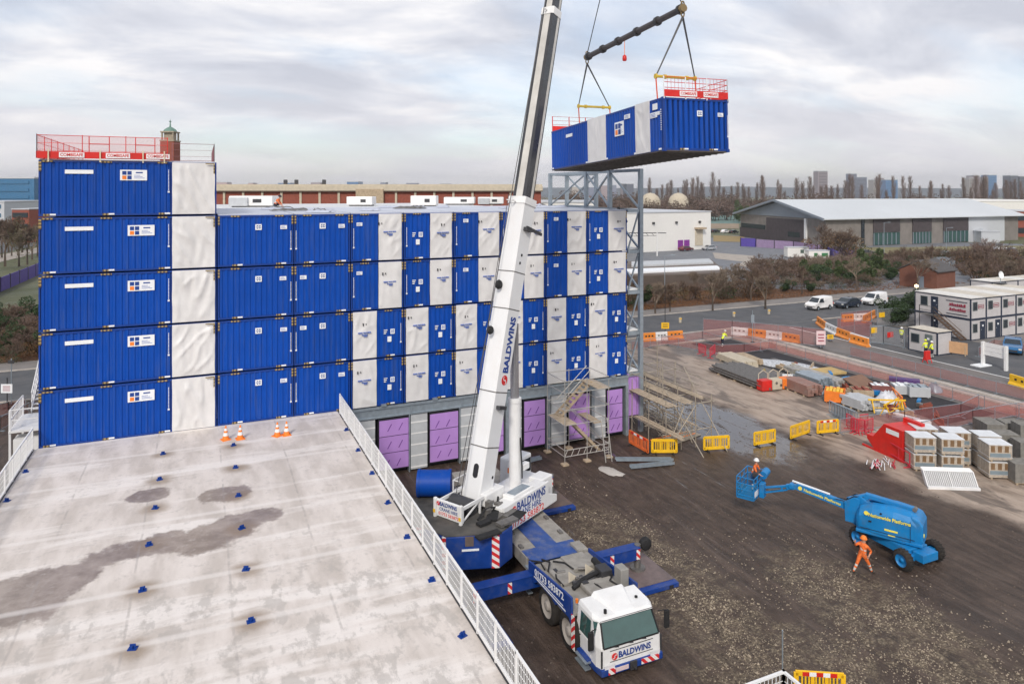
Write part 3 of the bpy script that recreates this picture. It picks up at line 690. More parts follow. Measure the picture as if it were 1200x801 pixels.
# concrete deck in the foreground
def deck_material():
    m = bpy.data.materials.new('deck_concrete'); m.use_nodes = True; t = m.node_tree; b = t.nodes['Principled BSDF']; L = t.links.new
    N = t.nodes.new; co = N('ShaderNodeTexCoord').outputs['Object']; se = N('ShaderNodeSeparateXYZ'); L(co, se.inputs[0]); X, Y = se.outputs[0], se.outputs[1]
    def mth(op, *a):
        n = N('ShaderNodeMath'); n.operation = op
        for i, v in enumerate(a):
            if isinstance(v, (int, float)): n.inputs[i].default_value = v
            else: L(v, n.inputs[i])
        return n.outputs[0]
    def noi(scale, detail=7, rough=.6, sx=1, sy=1, off=0):
        mp = N('ShaderNodeMapping'); mp.inputs['Scale'].default_value = (sx, sy, 1); mp.inputs['Location'].default_value = (off, off, 0); L(co, mp.inputs[0]); n = N('ShaderNodeTexNoise'); n.inputs['Scale'].default_value = scale; n.inputs['Detail'].default_value = detail; n.inputs['Roughness'].default_value = rough; L(mp.outputs[0], n.inputs['Vector']); return n.outputs[0]
    def sm(v, a, c, lo=0, hi=1):
        n = N('ShaderNodeMapRange'); n.interpolation_type = 'SMOOTHSTEP'; L(v, n.inputs[0]); n.inputs['From Min'].default_value = a; n.inputs['From Max'].default_value = c; n.inputs['To Min'].default_value = lo; n.inputs['To Max'].default_value = hi; return n.outputs[0]
    def mix(f, a, c):
        n = N('ShaderNodeMix'); n.data_type = 'RGBA'
        L(f, n.inputs[0]) if not isinstance(f, (int, float)) else setattr(n.inputs[0], 'default_value', f)
        for i, v in ((6, a), (7, c)): L(v, n.inputs[i]) if not isinstance(v, tuple) else setattr(n.inputs[i], 'default_value', v + (1,))
        return n.outputs[2]
    nz = noi(1.3, 8, .62); nz2 = noi(.8, 9, .72, off=5)
    c = mix(sm(noi(.45, 8, .6, 2.2, .6), .35, .65), (.53, .475, .43), (.70, .64, .595))
    c = mix(mth('MULTIPLY', sm(noi(.3, 7, .6, .35, 2.2, 3), .50, .62), .7), c, (.80, .755, .72))
    c = mix(mth('MULTIPLY', sm(noi(3.2, 8, .7, 1, 1, 7), .52, .66), .38), c, (.40, .37, .34))
    c = mix(mth('MULTIPLY', mth('MULTIPLY', sm(noi(1.4, 6, .7, 1, .5, 11), .5, .6), sm(mth('MULTIPLY', Y, -1), -26.5, -24)), .55), c, (.39, .36, .33))
    def ell(cx, cy, rx, ry, wob=.95, a=1.12, e=.86):
        dx = mth('DIVIDE', mth('SUBTRACT', X, cx), rx); dy = mth('DIVIDE', mth('SUBTRACT', Y, cy), ry)
        r = mth('ADD', mth('SQRT', mth('ADD', mth('MULTIPLY', dx, dx), mth('MULTIPLY', dy, dy))), mth('MULTIPLY', mth('SUBTRACT', nz2, .5), wob*2)); return sm(r, a, e)
    st = None
    for q in ((-5.4, 26.4, 1.9, 1.7), (-4.1, 27.3, 1.0, .9), (-2.3, 28.4, 1.5, .8), (-1.2, 28.6, .9, .9), (.2, 28.3, 1.2, 1.1), (1.2, 28.9, .9, 1.1), (-2.0, 33.3, .8, .7), (.9, 32.2, 1.0, .8), (2.2, 29.5, .9, .7)):
        v = ell(*q); st = v if st is None else mth('MAXIMUM', st, v)
    c = mix(mth('MULTIPLY', st, sm(noi(2.6, 8, .7, 1, 1, 3), .25, .5, .55, .95)), c, mix(sm(nz, .32, .66), (.22, .175, .145), (.36, .30, .26)))
    for (x, y) in LUGS:
        if abs(x) < 5:
            v = ell(x, y, .6, .6, .6, 1.3, .35); c = mix(mth('MULTIPLY', v, .75), c, (.27, .20, .14))
    jt = None                                              # joints of the cast bays
    for k in range(-2, 3):
        wob = mth('ADD', X, mth('MULTIPLY', mth('SUBTRACT', noi(.4, 3), .5), .12)); v = sm(mth('ABSOLUTE', mth('SUBTRACT', wob, k*2.9+.9)), .06, .015); jt = v if jt is None else mth('MAXIMUM', jt, v)
    c = mix(mth('MULTIPLY', mth('MULTIPLY', jt, sm(nz2, .42, .6)), .5), c, (.33, .30, .28))
    j2 = None
    for k, yy in enumerate((22.4, 25.5, 30.5, 35.5, 38.5)):
        wob = mth('ADD', Y, mth('MULTIPLY', X, .03)); v = sm(mth('ABSOLUTE', mth('SUBTRACT', wob, yy)), .22, .04); j2 = v if j2 is None else mth('MAXIMUM', j2, v)
    c = mix(mth('MULTIPLY', j2, .45), c, (.80, .76, .73))
    L(c, b.inputs['Base Color']); L(sm(st, 0, 1, .7, .35), b.inputs['Roughness'])
    bp = N('ShaderNodeBump'); bp.inputs['Strength'].default_value = .12; bp.inputs['Distance'].default_value = .03; L(noi(12, 6, .7), bp.inputs['Height']); L(bp.outputs[0], b.inputs['Normal']); return m
LUGPX = [(191,532),(187,562),(182,595.5),(174.6,638.6),(166.9,691.8),(155.6,759.7),(273.6,522),(276,548),(279.4,581),(283.3,619),(288.3,667.3),(294,728),
         (30,553),(8,587),(406,504),(419.6,528),(436,555),(454.6,589.4),(477,629.8),(506,680),(542,745)]
LUGS = [(gp(px, py, DZ).x, gp(px, py, DZ).y) for px, py in LUGPX]
dk = thing('concrete_deck', 'pale stained concrete roof deck filling the left foreground', 'roof deck', (0, 0, 0))
b = MB(); b.box(-7.55, 7.32, -14, FY-.02, DZ-.3, DZ); b.build('slab', deck_material(), dk)
b = MB(); b.box(-7.45, 7.2, -14, FY-.1, 0, DZ-.3); b.build('wall', M_gpanel, dk)
b = MB(); b.box(7.32, 7.40, -14, FY-.1, DZ-.42, DZ+.02); b.box(-7.63, -7.55, -14, FY-.1, DZ-.42, DZ+.02); b.build('edge_trim', M_dgrey, dk)
for i, (x, y) in enumerate(LUGS):
    b = MB(Matrix.Translation((x, y, 0)) @ Matrix.Rotation(.35*math.sin(i*2.3), 4, 'Z') @ Matrix.Translation((-x, -y, 0))); b.box(x-.12, x+.12, y-.09, y+.09, DZ+.001, DZ+.03); b.box(x-.08, x+.08, y-.015, y+.015, DZ+.03, DZ+.14); b.box(x-.015, x+.015, y-.07, y+.07, DZ+.03, DZ+.11)
    b.tube((x-.05, y+.05, DZ+.03), (x-.05, y+.05, DZ+.09), .022, 8); b.build('mounting_lug', M_bluef, dk)
mesh_fence('edge_railing', 'white mesh railing along the right edge of the concrete deck', 'railing', [(7.36, FY-.6, DZ), (7.36, 8, DZ)], 1.12, M_white, None, post=.06, step=1.35, bars=.09, rail=.06)
mesh_fence('edge_railing', 'white mesh railing along the left edge of the concrete deck', 'railing', [(-7.6, FY-.3, DZ), (-7.6, 20, DZ)], 1.12, M_white, None, post=.06, step=1.35, bars=.12, rail=.06)
def cone(px, py, label):
    p = gp(px, py, DZ); t = thing('traffic_cone', label, 'traffic cone', p, random.random(), 'orange cones on the concrete deck')
    b = MB(); b.box(-.22, .22, -.22, .22, 0, .045); b.build('base', M_orange, t, bevel=.02)
    b = MB(); b.lathe((0, 0, 0), [(.17, .045), (.135, .22)], 14); b.mi = 1; b.lathe((0, 0, 0), [(.135, .22), (.10, .38)], 14); b.mi = 0; b.lathe((0, 0, 0), [(.10, .38), (.08, .48)], 14)
    b.mi = 1; b.lathe((0, 0, 0), [(.08, .48), (.055, .60)], 14); b.mi = 0; b.lathe((0, 0, 0), [(.055, .60), (.035, .72), (0, .725)], 14); b.build('cone_body', [M_orange, M_white], t)
cone(264.5, 515, 'orange traffic cone leftmost of the four on the deck'); cone(281.5, 514, 'orange traffic cone second from left on the deck')
cone(325, 510.5, 'orange traffic cone touching its twin, left of that pair'); cone(335.8, 509.5, 'orange traffic cone rightmost of the four on the deck')

# white access stair on the far left
t = thing('access_stair', 'white steel access stair against the left side of the modules', 'stair', (-8.6, 46, 0)); i_ = inv(t)
b = MB(i_); b.box(-9.4, -7.6, 45.2, 48.4, DZ-.12, DZ); b.build('landing', M_white, t)
b = MB(i_)
for k in range(12): b.box(-8.9, -7.9, 48.4+k*.28, 48.7+k*.28, DZ+.2+k*.2, DZ+.24+k*.2)
for x in (-8.95, -7.85): b.beam((x, 48.4, DZ+.1), (x, 51.8, DZ+2.5), .06, .25)
b.build('flight', M_white, t)
b = MB(i_)
for x in (-9.35, -7.7): 
    for y in (45.3, 48.3): b.beam((x, y, 0), (x, y, DZ+1.1), .1)
for z in (.55, 1.1): b.beam((-9.35, 45.3, DZ+z), (-9.35, 48.3, DZ+z), .05); b.beam((-9.35, 45.3, DZ+z), (-7.7, 45.3, DZ+z), .05); b.beam((-8.95, 48.4, DZ+z+.1), (-8.95, 51.8, DZ+z+2.5), .05)
for k in range(10): b.beam((-9.35, 45.4+k*.3, DZ), (-9.35, 45.4+k*.3, DZ+1.1), .035); b.beam((-8.95, 48.5+k*.33, DZ+.2+k*.24), (-8.95, 48.5+k*.33, DZ+1.3+k*.24), .035)
b.build('railing', M_white, t)
b = MB(i_); b.box(-9.2, -7.7, 45.25, 46.2, 1.2, DZ-.5); b.build('side_cladding', M_white, t)
# ------------------------------------------------------------------ mobile crane
CX, CY = 14.0, 21.0          # front bumper centre; the carrier runs along +y
cr = thing('mobile_crane', 'white and blue mobile crane with raised telescopic boom, parked on the mud', 'crane', (CX, CY, 0))
T = Matrix()                  # parts below are in the carrier's own frame
def part(name, mb, mat, parent=None, **k): return mb.build(name, mat, parent or cr, **k)
M_cblue = pmat('crane_blue', (.006, .045, .25), .45, var=.15, dirt=.55, dcol=(.08, .09, .14), dscale=2)
M_deck = pmat('crane_deck_grey', (.30, .285, .26), .7, var=.15, scale=3, dirt=.5, dcol=(.15, .13, .11), dscale=2, bump=.1)
M_rimc = pmat('dusty_rim', (.34, .31, .28), .6, var=.1)
M_tyre = pmat('muddy_tyre', (.025, .022, .02), .9, var=.3, scale=5, bump=.4, bscale=30, dirt=.25, dcol=(.10, .08, .065))
M_brownplate = pmat('rusty_plate', (.13, .10, .09), .7, var=.2, dirt=.5, dcol=(.22, .12, .07), dscale=2)
M_lred = pmat('lettering_red', (.65, .03, .03), .5); M_lwhite = M_wlabel
# cab: lofted sections from front to back
def sec(y, pts): return [(x, y, z) for x, z in pts]
def cabsec(y, zb, zw, zt, hw, hump=0.0, tw=None):
    tw = tw or hw-.1
    return [(-hw, y, zb), (hw, y, zb), (hw, y, zw), (tw, y+0, zt-.1), (tw-.15, y, zt), (.55, y, zt), (.4, y, zt+hump), (-.4, y, zt+hump), (-.55, y, zt), (-tw+.15, y, zt), (-tw, y, zt-.1), (-hw, y, zw)]
b = MB()
S1 = cabsec(0, .42, .95, 1.12, 1.25, 0, 1.24); S2 = cabsec(.06, .42, 1.05, 1.13, 1.32, 0, 1.30)
A = [(-1.28, 0, .42), (1.28, 0, .42), (1.30, 0, 1.10), (-1.30, 0, 1.10)]
b.sm = False
# lower front
lo = [(-1.25, -.02, .40), (1.25, -.02, .40), (1.325, .22, .40), (1.325, 1.65, .40), (-1.325, 1.65, .40), (-1.325, .22, .40)]
up = [(-1.22, .0, 1.12), (1.22, .0, 1.12), (1.325, .25, 1.12), (1.325, 1.65, 1.12), (-1.325, 1.65, 1.12), (-1.325, .25, 1.12)]
b.loft(lo, up)
up2 = [(-1.08, .36, 1.86), (1.08, .36, 1.86), (1.22, .6, 1.86), (1.24, 1.65, 1.86), (-1.24, 1.65, 1.86), (-1.22, .6, 1.86)]
b.loft(up, up2)
part('cab_body', b, M_white, bevel=.04)
b = MB()
rf0 = [(-1.12, .28, 1.861), (1.12, .28, 1.861), (1.27, .6, 1.861), (1.27, 1.66, 1.861), (-1.27, 1.66, 1.861), (-1.27, .6, 1.861)]
rf1 = [(-1.02, .42, 1.96), (1.02, .42, 1.96), (1.18, .75, 2.02), (1.18, 1.62, 2.06), (-1.18, 1.62, 2.06), (-1.18, .75, 2.02)]
b.loft(rf0, rf1)
hp0 = [(-.42, .40, 1.95), (.42, .40, 1.95), (.75, 1.62, 2.05), (-.75, 1.62, 2.05)]; hp1 = [(-.36, .46, 1.99), (.36, .46, 1.99), (.62, 1.60, 2.22), (-.62, 1.60, 2.22)]
b.loft(hp0, hp1); hatch = (0.9, 1.2)
part('cab_roof', b, M_white, bevel=.04)
b = MB()
b.add([(-1.14, -.015, 1.16), (1.14, -.015, 1.16), (1.05, .335, 1.84), (-1.05, .335, 1.84), (-1.13, .02, 1.155), (1.13, .02, 1.155), (1.04, .38, 1.84), (-1.04, .38, 1.84)], [(0,1,2,3),(4,5,6,7)[::-1],(0,1,5,4),(2,3,7,6),(1,2,6,5),(3,0,4,7)])
b.add([(1.17, .0, 1.16), (1.315, .27, 1.16), (1.235, .58, 1.82), (1.08, .35, 1.84)], [(0,1,2,3)]); b.add([(-1.17, .0, 1.16), (-1.315, .27, 1.16), (-1.235, .58, 1.82), (-1.08, .35, 1.84)], [(3,2,1,0)])
ws = part('windscreen', b, M_glassg)
b = MB(); b.add([(-1.12, -.025, 1.12), (1.12, -.025, 1.12), (1.12, -.03, 1.17), (-1.12, -.03, 1.17)], [(0,1,2,3)])
b = MB(); b.box(-.95, -.5, .1, .3, 1.2, 1.32); b.box(.2, .75, .1, .3, 1.2, 1.3); part('dashboard_items', b, pmat('pale_cyan', (.2, .35, .4), .6))
for sx in (-1, 1):
    b = MB(); x = sx*1.30
    b.add([(sx*1.332, .62, 1.10), (sx*1.332, 1.38, 1.10), (sx*1.262, 1.38, 1.78), (sx*1.262, .68, 1.78)], [(0,1,2,3)]); part('side_window', b, M_glassg)
    b = MB(); b.box(min(sx*1.33, sx*1.345), max(sx*1.33, sx*1.345), .55, 1.45, .55, 1.06); d = part('door', b, M_white, bevel=.01)
    b = MB(); b.box(min(sx*1.345, sx*1.37), max(sx*1.345, sx*1.37), 1.28, 1.42, .95, .98); part('handle', b, M_black, parent=d)
    b = MB(); b.beam((sx*1.3, .25, 1.75), (sx*1.58, .12, 1.8), .035); b.box(min(sx*1.5, sx*1.7), max(sx*1.5, sx*1.7), .06, .16, 1.15, 1.78); part('mirror', b, M_black, bevel=.02)
    for k in range(2):
        b = MB(); b.box(min(sx*1.36, sx*1.6), max(sx*1.36, sx*1.6), .5, 1.25, .30+.0-.22*k+.1, .35-.22*k+.1); part('step', b, M_galv)
    b = MB(); b.box(min(sx*.75, sx*1.15), max(sx*.75, sx*1.15), -.09, -.07, .42, .58); part('headlight', b, pmat('lamp_glass%d' % sx, (.7, .7, .72), .15, spec=.8))
b = MB(); lo = [(-1.28, -.10, .22), (1.28, -.10, .22), (1.34, .3, .22), (1.34, 1.2, .22), (-1.34, 1.2, .22), (-1.34, .3, .22)]; b.loft(lo, [(x, y, .46) for x, y, z in lo]); part('bumper', b, M_cblue, bevel=.03)
b = MB(); b.box(-.72, -.2, -.13, -.11, .30, .44); part('number_plate', b, pmat('plate_pink_white', (.7, .55, .55), .5))
b = MB(); b.box(-1.02, -.74, -.125, -.105, .26, .46); b.box(.35, 1.1, -.125, -.105, .28, .46); part('hazard_strip', b, M_haz)
b = MB(); b.box(-.14, .14, -.16, -.1, .22, .5); b.tube((0, -.3, .34), (0, -.1, .34), .05, 8); part('tow_hitch', b, M_dgrey)
for k, x in enumerate((-.55, .05, .6)):
    b = MB(); b.beam((x, -.04, 1.10), (x-.34, -.035, 1.17), .025); part('wiper', b, M_black)
b = MB(); b.tube((-.75, .55, 2.0), (-.75, .55, 2.12), .06, 8); part('horn', b, M_black)
b = MB(); b.tube((.8, .9, 2.02), (.8, .9, 2.07), .06, 8); part('roof_vent', b, M_black)
b = MB(); b.tube((-1.15, 1.9, 1.75), (-1.15, 1.9, 1.88), .06, 8); part('beacon', b, M_orange)
text('BALDWINS', .3, (.12, -.035, .80), (1, 0, 0), (0, 0, 1), M_lblue, cr, bold=.008, width=1.35)
def swirl(c, r, xd, yd, parent):
    "round red emblem with a white S stroke"
    xd, yd = Vector(xd).normalized(), Vector(yd).normalized(); zd = xd.cross(yd); c = Vector(c); b = MB()
    P = lambda x, y, z: c + xd*x*r + yd*y*r + zd*z
    n = 24; b.add([P(math.cos(2*math.pi*i/n), math.sin(2*math.pi*i/n), .004) for i in range(n)] + [P(math.cos(2*math.pi*i/n), math.sin(2*math.pi*i/n), -.004) for i in range(n)], [tuple(range(n)), tuple(range(n, 2*n))[::-1]] + [(i, (i+1) % n, n+(i+1) % n, n+i) for i in range(n)])
    b.mi = 1; pts = [(-.75, -.35), (-.3, -.5), (.05, -.15), (-.1, .15), (.2, .45), (.7, .4)]
    for (x0, y0), (x1, y1) in zip(pts[:-1], pts[1:]):
        d = Vector((x1-x0, y1-y0)).normalized(); nx, ny = -d.y*.1, d.x*.1
        b.add([P(x0-nx, y0-ny, .009), P(x1-nx, y1-ny, .009), P(x1+nx, y1+ny, .009), P(x0+nx, y0+ny, .009)], [(0, 1, 2, 3)])
    return b.build('emblem', [M_lred, M_wlabel], parent)
swirl((-.72, -.038, .79), .12, (1, 0, 0), (0, 0, 1), cr)
# chassis and decks
b = MB(); b.box(-.6, .6, 1.5, 15.6, .55, 1.15); part('chassis', b, M_cblue)
b = MB(); b.prism([(1.68, 1.1), (1.68, 2.12), (2.2, 2.08), (5.35, 1.72), (5.35, .95), (4.75, 1.1), (4.5, 1.28), (3.3, 1.30), (2.95, 1.2), (2.75, 1.3), (1.85, 1.3)][::-1], -1.52, -1.44, 'x'); b.box(-1.44, -1.2, 1.7, 5.3, 1.32, 1.40)
part('side_panel', b, M_cblue)
b = MB(); b.prism([(1.7, 1.1), (1.7, 2.0), (5.35, 1.65), (5.35, 1.3), (1.8, 1.3)][::-1], 1.34, 1.42, 'x'); part('side_panel', b, M_cblue)
SP = MB(); SP.box(-1.56, -1.54, 1.36, 1.6, .35, 1.6); part('hazard_strip', SP, M_haz)
pd = Vector((0, -3.05, .3)).normalized()
text('01753 583872', .38, (-1.525, 3.5, 1.70), (0, -1, .11), (0, .11, 1), M_lwhite, cr, bold=.006, width=2.5)
b = MB(); b.beam((-1.525, 4.8, 1.36), (-1.525, 2.1, 1.40), .01, .05); b.beam((-1.525, 4.6, 1.45), (-1.525, 2.3, 1.50), .01, .03); part('panel_stripe', b, M_lwhite)
b = MB(); b.box(-1.43, 1.33, 1.7, 5.35, 1.15, 1.5); part('service_deck', b, M_deck)
b = MB(); b.box(-.35, 1.0, 1.85, 3.1, 1.501, 1.72); part('engine_cover', b, M_deck, bevel=.05)
b = MB(); b.box(-1.0, -.1, 3.4, 5.2, 1.501, 1.62); b.box(-.1, .95, 4.1, 5.2, 1.501, 1.68); part('engine_cover', b, M_deck, bevel=.03)
b = MB(); b.path([(-.7, 3.0, 1.6), (-.2, 3.15, 1.75), (.6, 3.3, 1.8), (.95, 3.7, 1.75)], .09, 8); b.path([(.95, 3.7, 1.75), (1.0, 4.3, 1.72)], .14, 8); part('exhaust_pipe', b, M_black)
for x0, x1 in ((-.75, -.2), (.15, .75)):
    b = MB(); b.prism([(0, 0), (.55, 0), (.15, .35)], -.02, .02, 'y'); o = part('deflector', b, M_cream); o.location = (x0, 3.25 + (.25 if x0 > 0 else 0), 1.7); o.rotation_euler = (R(-20), 0, R(25))
b = MB(); b.box(.95, 1.32, 2.15, 2.65, 1.0, 2.35); part('exhaust_box', b, pmat('dull_box', (.28, .27, .25), .5), bevel=.03)
b = MB(); b.box(.6, 1.1, 3.0, 3.6, 1.55, 1.95); part('toolbox', b, M_dgrey, bevel=.03)
for k in range(5):
    b = MB(); b.box(-1.5, -1.3, 5.38, 5.75, .3+k*.25, .34+k*.25); part('ladder_rung', b, M_galv)
rs = random.Random(12)
for k in range(16):
    x, y = rs.uniform(-1.2, 1.2), rs.uniform(2.0, 5.2); z = 1.5 + rs.uniform(.05, .22); b = MB()
    if k % 3 == 0: b.path([(x, y, z), (x+rs.uniform(-.3, .3), y+.4, z+.12), (x+rs.uniform(-.5, .5), y+.9, z)], .035, 6); part('hydraulic_hose', b, M_black)
    elif k % 3 == 1: L_ = rs.uniform(.12, .3); b.box(x, x+L_, y, y+rs.uniform(.1, .35), 1.5, z+.08); part('valve_block', b, (M_steel, M_dgrey, M_deck)[k % 2], bevel=.015)
    else: b.tube((x, y, z+.06), (min(1.25, x+rs.uniform(.2, .7)), y+rs.uniform(-.2, .2), z+.06), .07, 10); part('air_tank', b, (M_steel, M_dgrey)[k % 2])
for k in range(5):
    b = MB(); x = (-1.15, 1.05, -1.0, 1.1, -.9)[k]; y = (6.9, 7.4, 8.2, 8.9, 9.3)[k]; b.box(x-.08, x+.08, y-.15, y+.15, 1.48, 1.56); part('deck_cleat', b, M_steel)
# cab trim
b = MB(); b.add([(-1.16, -.022, 1.11), (1.16, -.022, 1.11), (1.15, -.02, 1.17), (-1.15, -.02, 1.17)], [(0, 1, 2, 3)]); b.box(-.9, .9, -.03, -.01, .62, .635); b.box(-.9, .9, -.03, -.01, 1.0, 1.012); part('front_trim', b, M_black)
for x in (-1.16, 1.16): b = MB(); b.beam((x, -.02, 1.15), (x*.925, .34, 1.86), .05, .05); part('screen_pillar', b, M_black)
b = MB(); b.beam((-1.1, .37, 1.87), (1.1, .37, 1.87), .12, .05); part('sun_visor', b, M_dgrey)
for x, y in ((-1.24, -.04), (1.24, -.04)): b = MB(); b.box(x-.03, x+.03, y, y+.03, .5, 1.08); part('corner_marker', b, M_dgrey)
b = MB(); b.box(-1.5, -1.3, .55, 1.3, .42, .5); part('step', b, M_cblue)
# main deck
b = MB(); b.box(-1.3, 1.3, 6.0, 15.9, .95, 1.48); part('main_deck', b, M_deck, bevel=.02)
b = MB(); b.box(-.55, .45, 6.0, 9.4, 1.481, 1.50); b.box(-1.25, 1.25, 5.5, 6.6, 1.48, 1.505); part('deck_panel', b, pmat('scuffed_blue', (.03, .08, .28), .5, var=.15, dirt=.6, dcol=(.22, .22, .24), dscale=2.5))
b = MB(); b.box(.9, 1.38, 5.4, 6.2, 1.2, 1.62); part('deck_box', b, M_deck, bevel=.03)
# wheels
def wheel(x, y):
    s = 1 if x > 0 else -1; r = .70
    b = MB(); b.lathe((x, y, r), [(r-.25, -.2), (r-.06, -.2), (r, -.14), (r, .14), (r-.06, .2), (r-.25, .2)], 28, 'x'); tt = part('tyre', b, M_tyre)
    b = MB(); b.lathe((x, y, r), [(r-.25, s*.19), (r-.29, s*.15), (r-.34, s*.12), (.2, s*.07), (.17, s*.2), (.1, s*.22), (0, s*.22)], 20, 'x'); part('rim', b, M_rimc, parent=tt)
for y in (2.0, 3.75, 8.8, 10.6, 12.6, 14.2):
    for x in (-1.30, 1.14): wheel(x, y)
# outriggers
def outrigger(y, side, reach, jack=True):
    s = side; x0, x1 = s*1.2, s*reach
    b = MB(); b.beam((x0, y, 1.0), (x1, y, 1.0), .42, .50); b.beam((x0, y, 1.28), (x1, y, 1.28), .5, .05); o = part('outrigger_beam', b, M_cblue, bevel=.015)
    b = MB()
    for q in (.45, .96): xx = x0+(x1-x0)*q; b.box(xx-.09, xx+.09, y-.235, y-.215, .78, 1.22)
    part('hazard_strip', b, M_haz, parent=o)
    b = MB(); b.tube((x1, y, .3), (x1, y, 1.35), .14, 12); b.tube((x1, y, .25), (x1, y, .34), .35, 14); part('jack', b, M_steel, parent=o)
b = MB(); b.box(-1.32, 1.32, 5.0, 5.45, .75, 1.3); b.box(-1.32, 1.32, 13.1, 13.6, .75, 1.3); part('outrigger_box', b, M_cblue)
outrigger(5.2, -1, 4.15); outrigger(5.3, 1, 3.85); outrigger(13.3, -1, 3.2); outrigger(13.7, 1, 3.85)
b = MB(); b.lathe((4.3, 5.35, 1.25), [(0, -.14), (.24, -.14), (.28, -.1), (.28, .1), (.24, .14), (0, .14)], 16, 'y'); part('cable_reel', b, M_black)
# superstructure frame
SX, SY = 13.9 - CX, 31.5 - CY; HD = math.atan2(.5, .866)
SF = Matrix.Translation((SX, SY, 0)) @ Matrix.Rotation(HD, 4, 'Z')      # x forward, y left
def S(): return MB(SF)
b = S(); b.tube((0, 0, 1.48), (0, 0, 1.75), 1.15, 28); part('slew_ring', b, M_dgrey)
b = S(); b.box(-4.3, 2.2, -.75, .75, 1.75, 2.55); part('slew_frame', b, M_white, bevel=.03)
# counterweight in slabs
cw = [(-2.0, 2.8), (-4.2, 2.7), (-5.7, 1.1), (-5.7, -.9), (-4.15, -2.55), (-3.2, -2.5), (-2.4, -1.2)]
b = S(); b.prism(cw[::-1], 1.2, 2.62); part('counterweight', b, M_cblue, bevel=.04)
b = S(); b.prism([(x*.995+ -.02, y*.99) for x, y in cw][::-1], 2.625, 2.66)
part('counterweight_mat', b, pmat('dark_mats', (.075, .072, .068), .85, var=.3, scale=1.5, bump=.5, bscale=5, dirt=.6, dcol=(.16, .14, .12), dscale=1))
rs = random.Random(5)
for k in range(13):
    b = S(); x, y = rs.uniform(-5.0, -2.2), rs.uniform(-2.3, 2.4)
    if abs(y) < .9 and x > -4.6: continue
    L_, Wd = rs.uniform(.5, 1.2), rs.uniform(.3, .6); a = rs.uniform(-.6, .6); ca, sa = math.cos(a), math.sin(a)
    q = [(x+ca*u*L_-sa*v*Wd, y+sa*u*L_+ca*v*Wd) for u, v in ((-.5, -.5), (.5, -.5), (.5, .5), (-.5, .5))]; b.prism(q, 2.662+.004*k, 2.70+.012*k)
    part('rubber_mat', b, M_black if k % 2 else M_steel)
def cwface(a, c, u0, u1, z0, z1, mat, name, off=.03):
    a, c = Vector(a + (0,)), Vector(c + (0,)); d = (c-a); nrm = Vector((d.y, -d.x, 0)).normalized()
    if nrm.dot((a+c)/2 + Vector((3, 0, 0))) < 0: nrm = -nrm
    p, q = a + d*u0 + nrm*off, a + d*u1 + nrm*off; p2, q2 = a + d*u0 - nrm*.02, a + d*u1 - nrm*.02
    b = S(); V = lambda v, z: (v.x, v.y, z); b.loft([V(p, z0), V(q, z0), V(q2, z0), V(p2, z0)], [V(p, z1), V(q, z1), V(q2, z1), V(p2, z1)]); return part(name, b, mat)
P1, P2, P3, P4 = (-4.15, -2.55), (-5.7, -.9), (-5.7, 1.1), (-2.0, -2.3)
cwface(P1, P2, .02, .16, 1.22, 2.6, M_haz, 'hazard_strip'); cwface(P2, P3, .02, .12, 1.25, 2.6, M_haz, 'hazard_strip'); cwface(P2, P3, .72, .86, 1.25, 2.6, M_haz, 'hazard_strip')
cwface(P1, P2, .5, .66, 2.2, 2.6, M_brownplate, 'lifting_slot'); cwface(P2, P3, .2, .42, 2.25, 2.6, M_dark, 'lifting_slot'); cwface(P2, P3, .88, .98, 1.5, 2.6, M_dark, 'lifting_slot')
cwface(P1, P2, .40, .72, 2.0, 2.08, M_lwhite, 'weight_mark')
for k in range(3): cwface(P3, (-4.2, 2.7), .1, .5, 1.7+.28*k, 1.78+.28*k, M_lwhite, 'weight_mark')
# blue winch drum lying on the counterweight
b = S(); a0, a1 = Vector((-3.55, 2.75, 3.28)), Vector((-2.67, 1.54, 3.28))
bb = MB(SF); bb.tube(a0, a1, .6, 26); bb.tube(a0 + (a1-a0)*-.03, a0 + (a1-a0)*.05, .63, 26); bb.tube(a0 + (a1-a0)*.95, a1 + (a1-a0)*.03, .63, 26); part('blue_drum', bb, M_blue)
# winch frame and rear sign
b = S(); b.box(-4.55, -4.42, -.78, .78, 2.68, 3.42); part('rear_sign_board', b, M_white, bevel=.03)
for y in (-.8, .68):
    b = S(); b.box(-4.66, -4.5, y, y+.14, 2.58, 3.5); part('rear_bumper', b, M_white, bevel=.04)
    b = S(); b.box(-4.67, -4.655, y+.01, y+.13, 2.85, 3.0); part('reflector', b, M_yellow)
rd = SF.to_3x3() @ Vector((0, -1, 0)); bk = SF.to_3x3() @ Vector((-1, 0, 0)); fw = -bk
def sp(x, y, z): return SF @ Vector((x, y, z))
text('BALDWINS', .24, sp(-4.56, .02, 3.26), rd, (0, 0, 1), M_lblue, cr, width=1.0, bold=.006); text('CRANE HIRE', .2, sp(-4.56, 0, 3.04), rd, (0, 0, 1), M_lblue, cr, width=1.05)
text('01753 583872', .2, sp(-4.56, 0, 2.84), rd, (0, 0, 1), M_lred, cr, width=1.15); swirl(sp(-4.565, .6, 3.26), .09, rd, (0, 0, 1), cr)
for y in (-.72, .66):
    b = S(); b.box(-4.45, -2.2, y, y+.08, 3.2, 3.34); b.beam((-4.4, y+.04, 2.7), (-3.2, y+.04, 3.25), .06); b.beam((-3.2, y+.04, 2.6), (-3.2, y+.04, 3.25), .08); part('winch_frame', b, M_white)
b = S(); b.tube((-3.6, -.6, 3.0), (-3.6, .6, 3.0), .36, 18); part('hoist_winch', b, M_dgrey)
b = S(); b.box(-2.9, -1.5, -.8, .8, 2.8, 3.35); part('boom_foot_frame', b, M_white, bevel=.05)
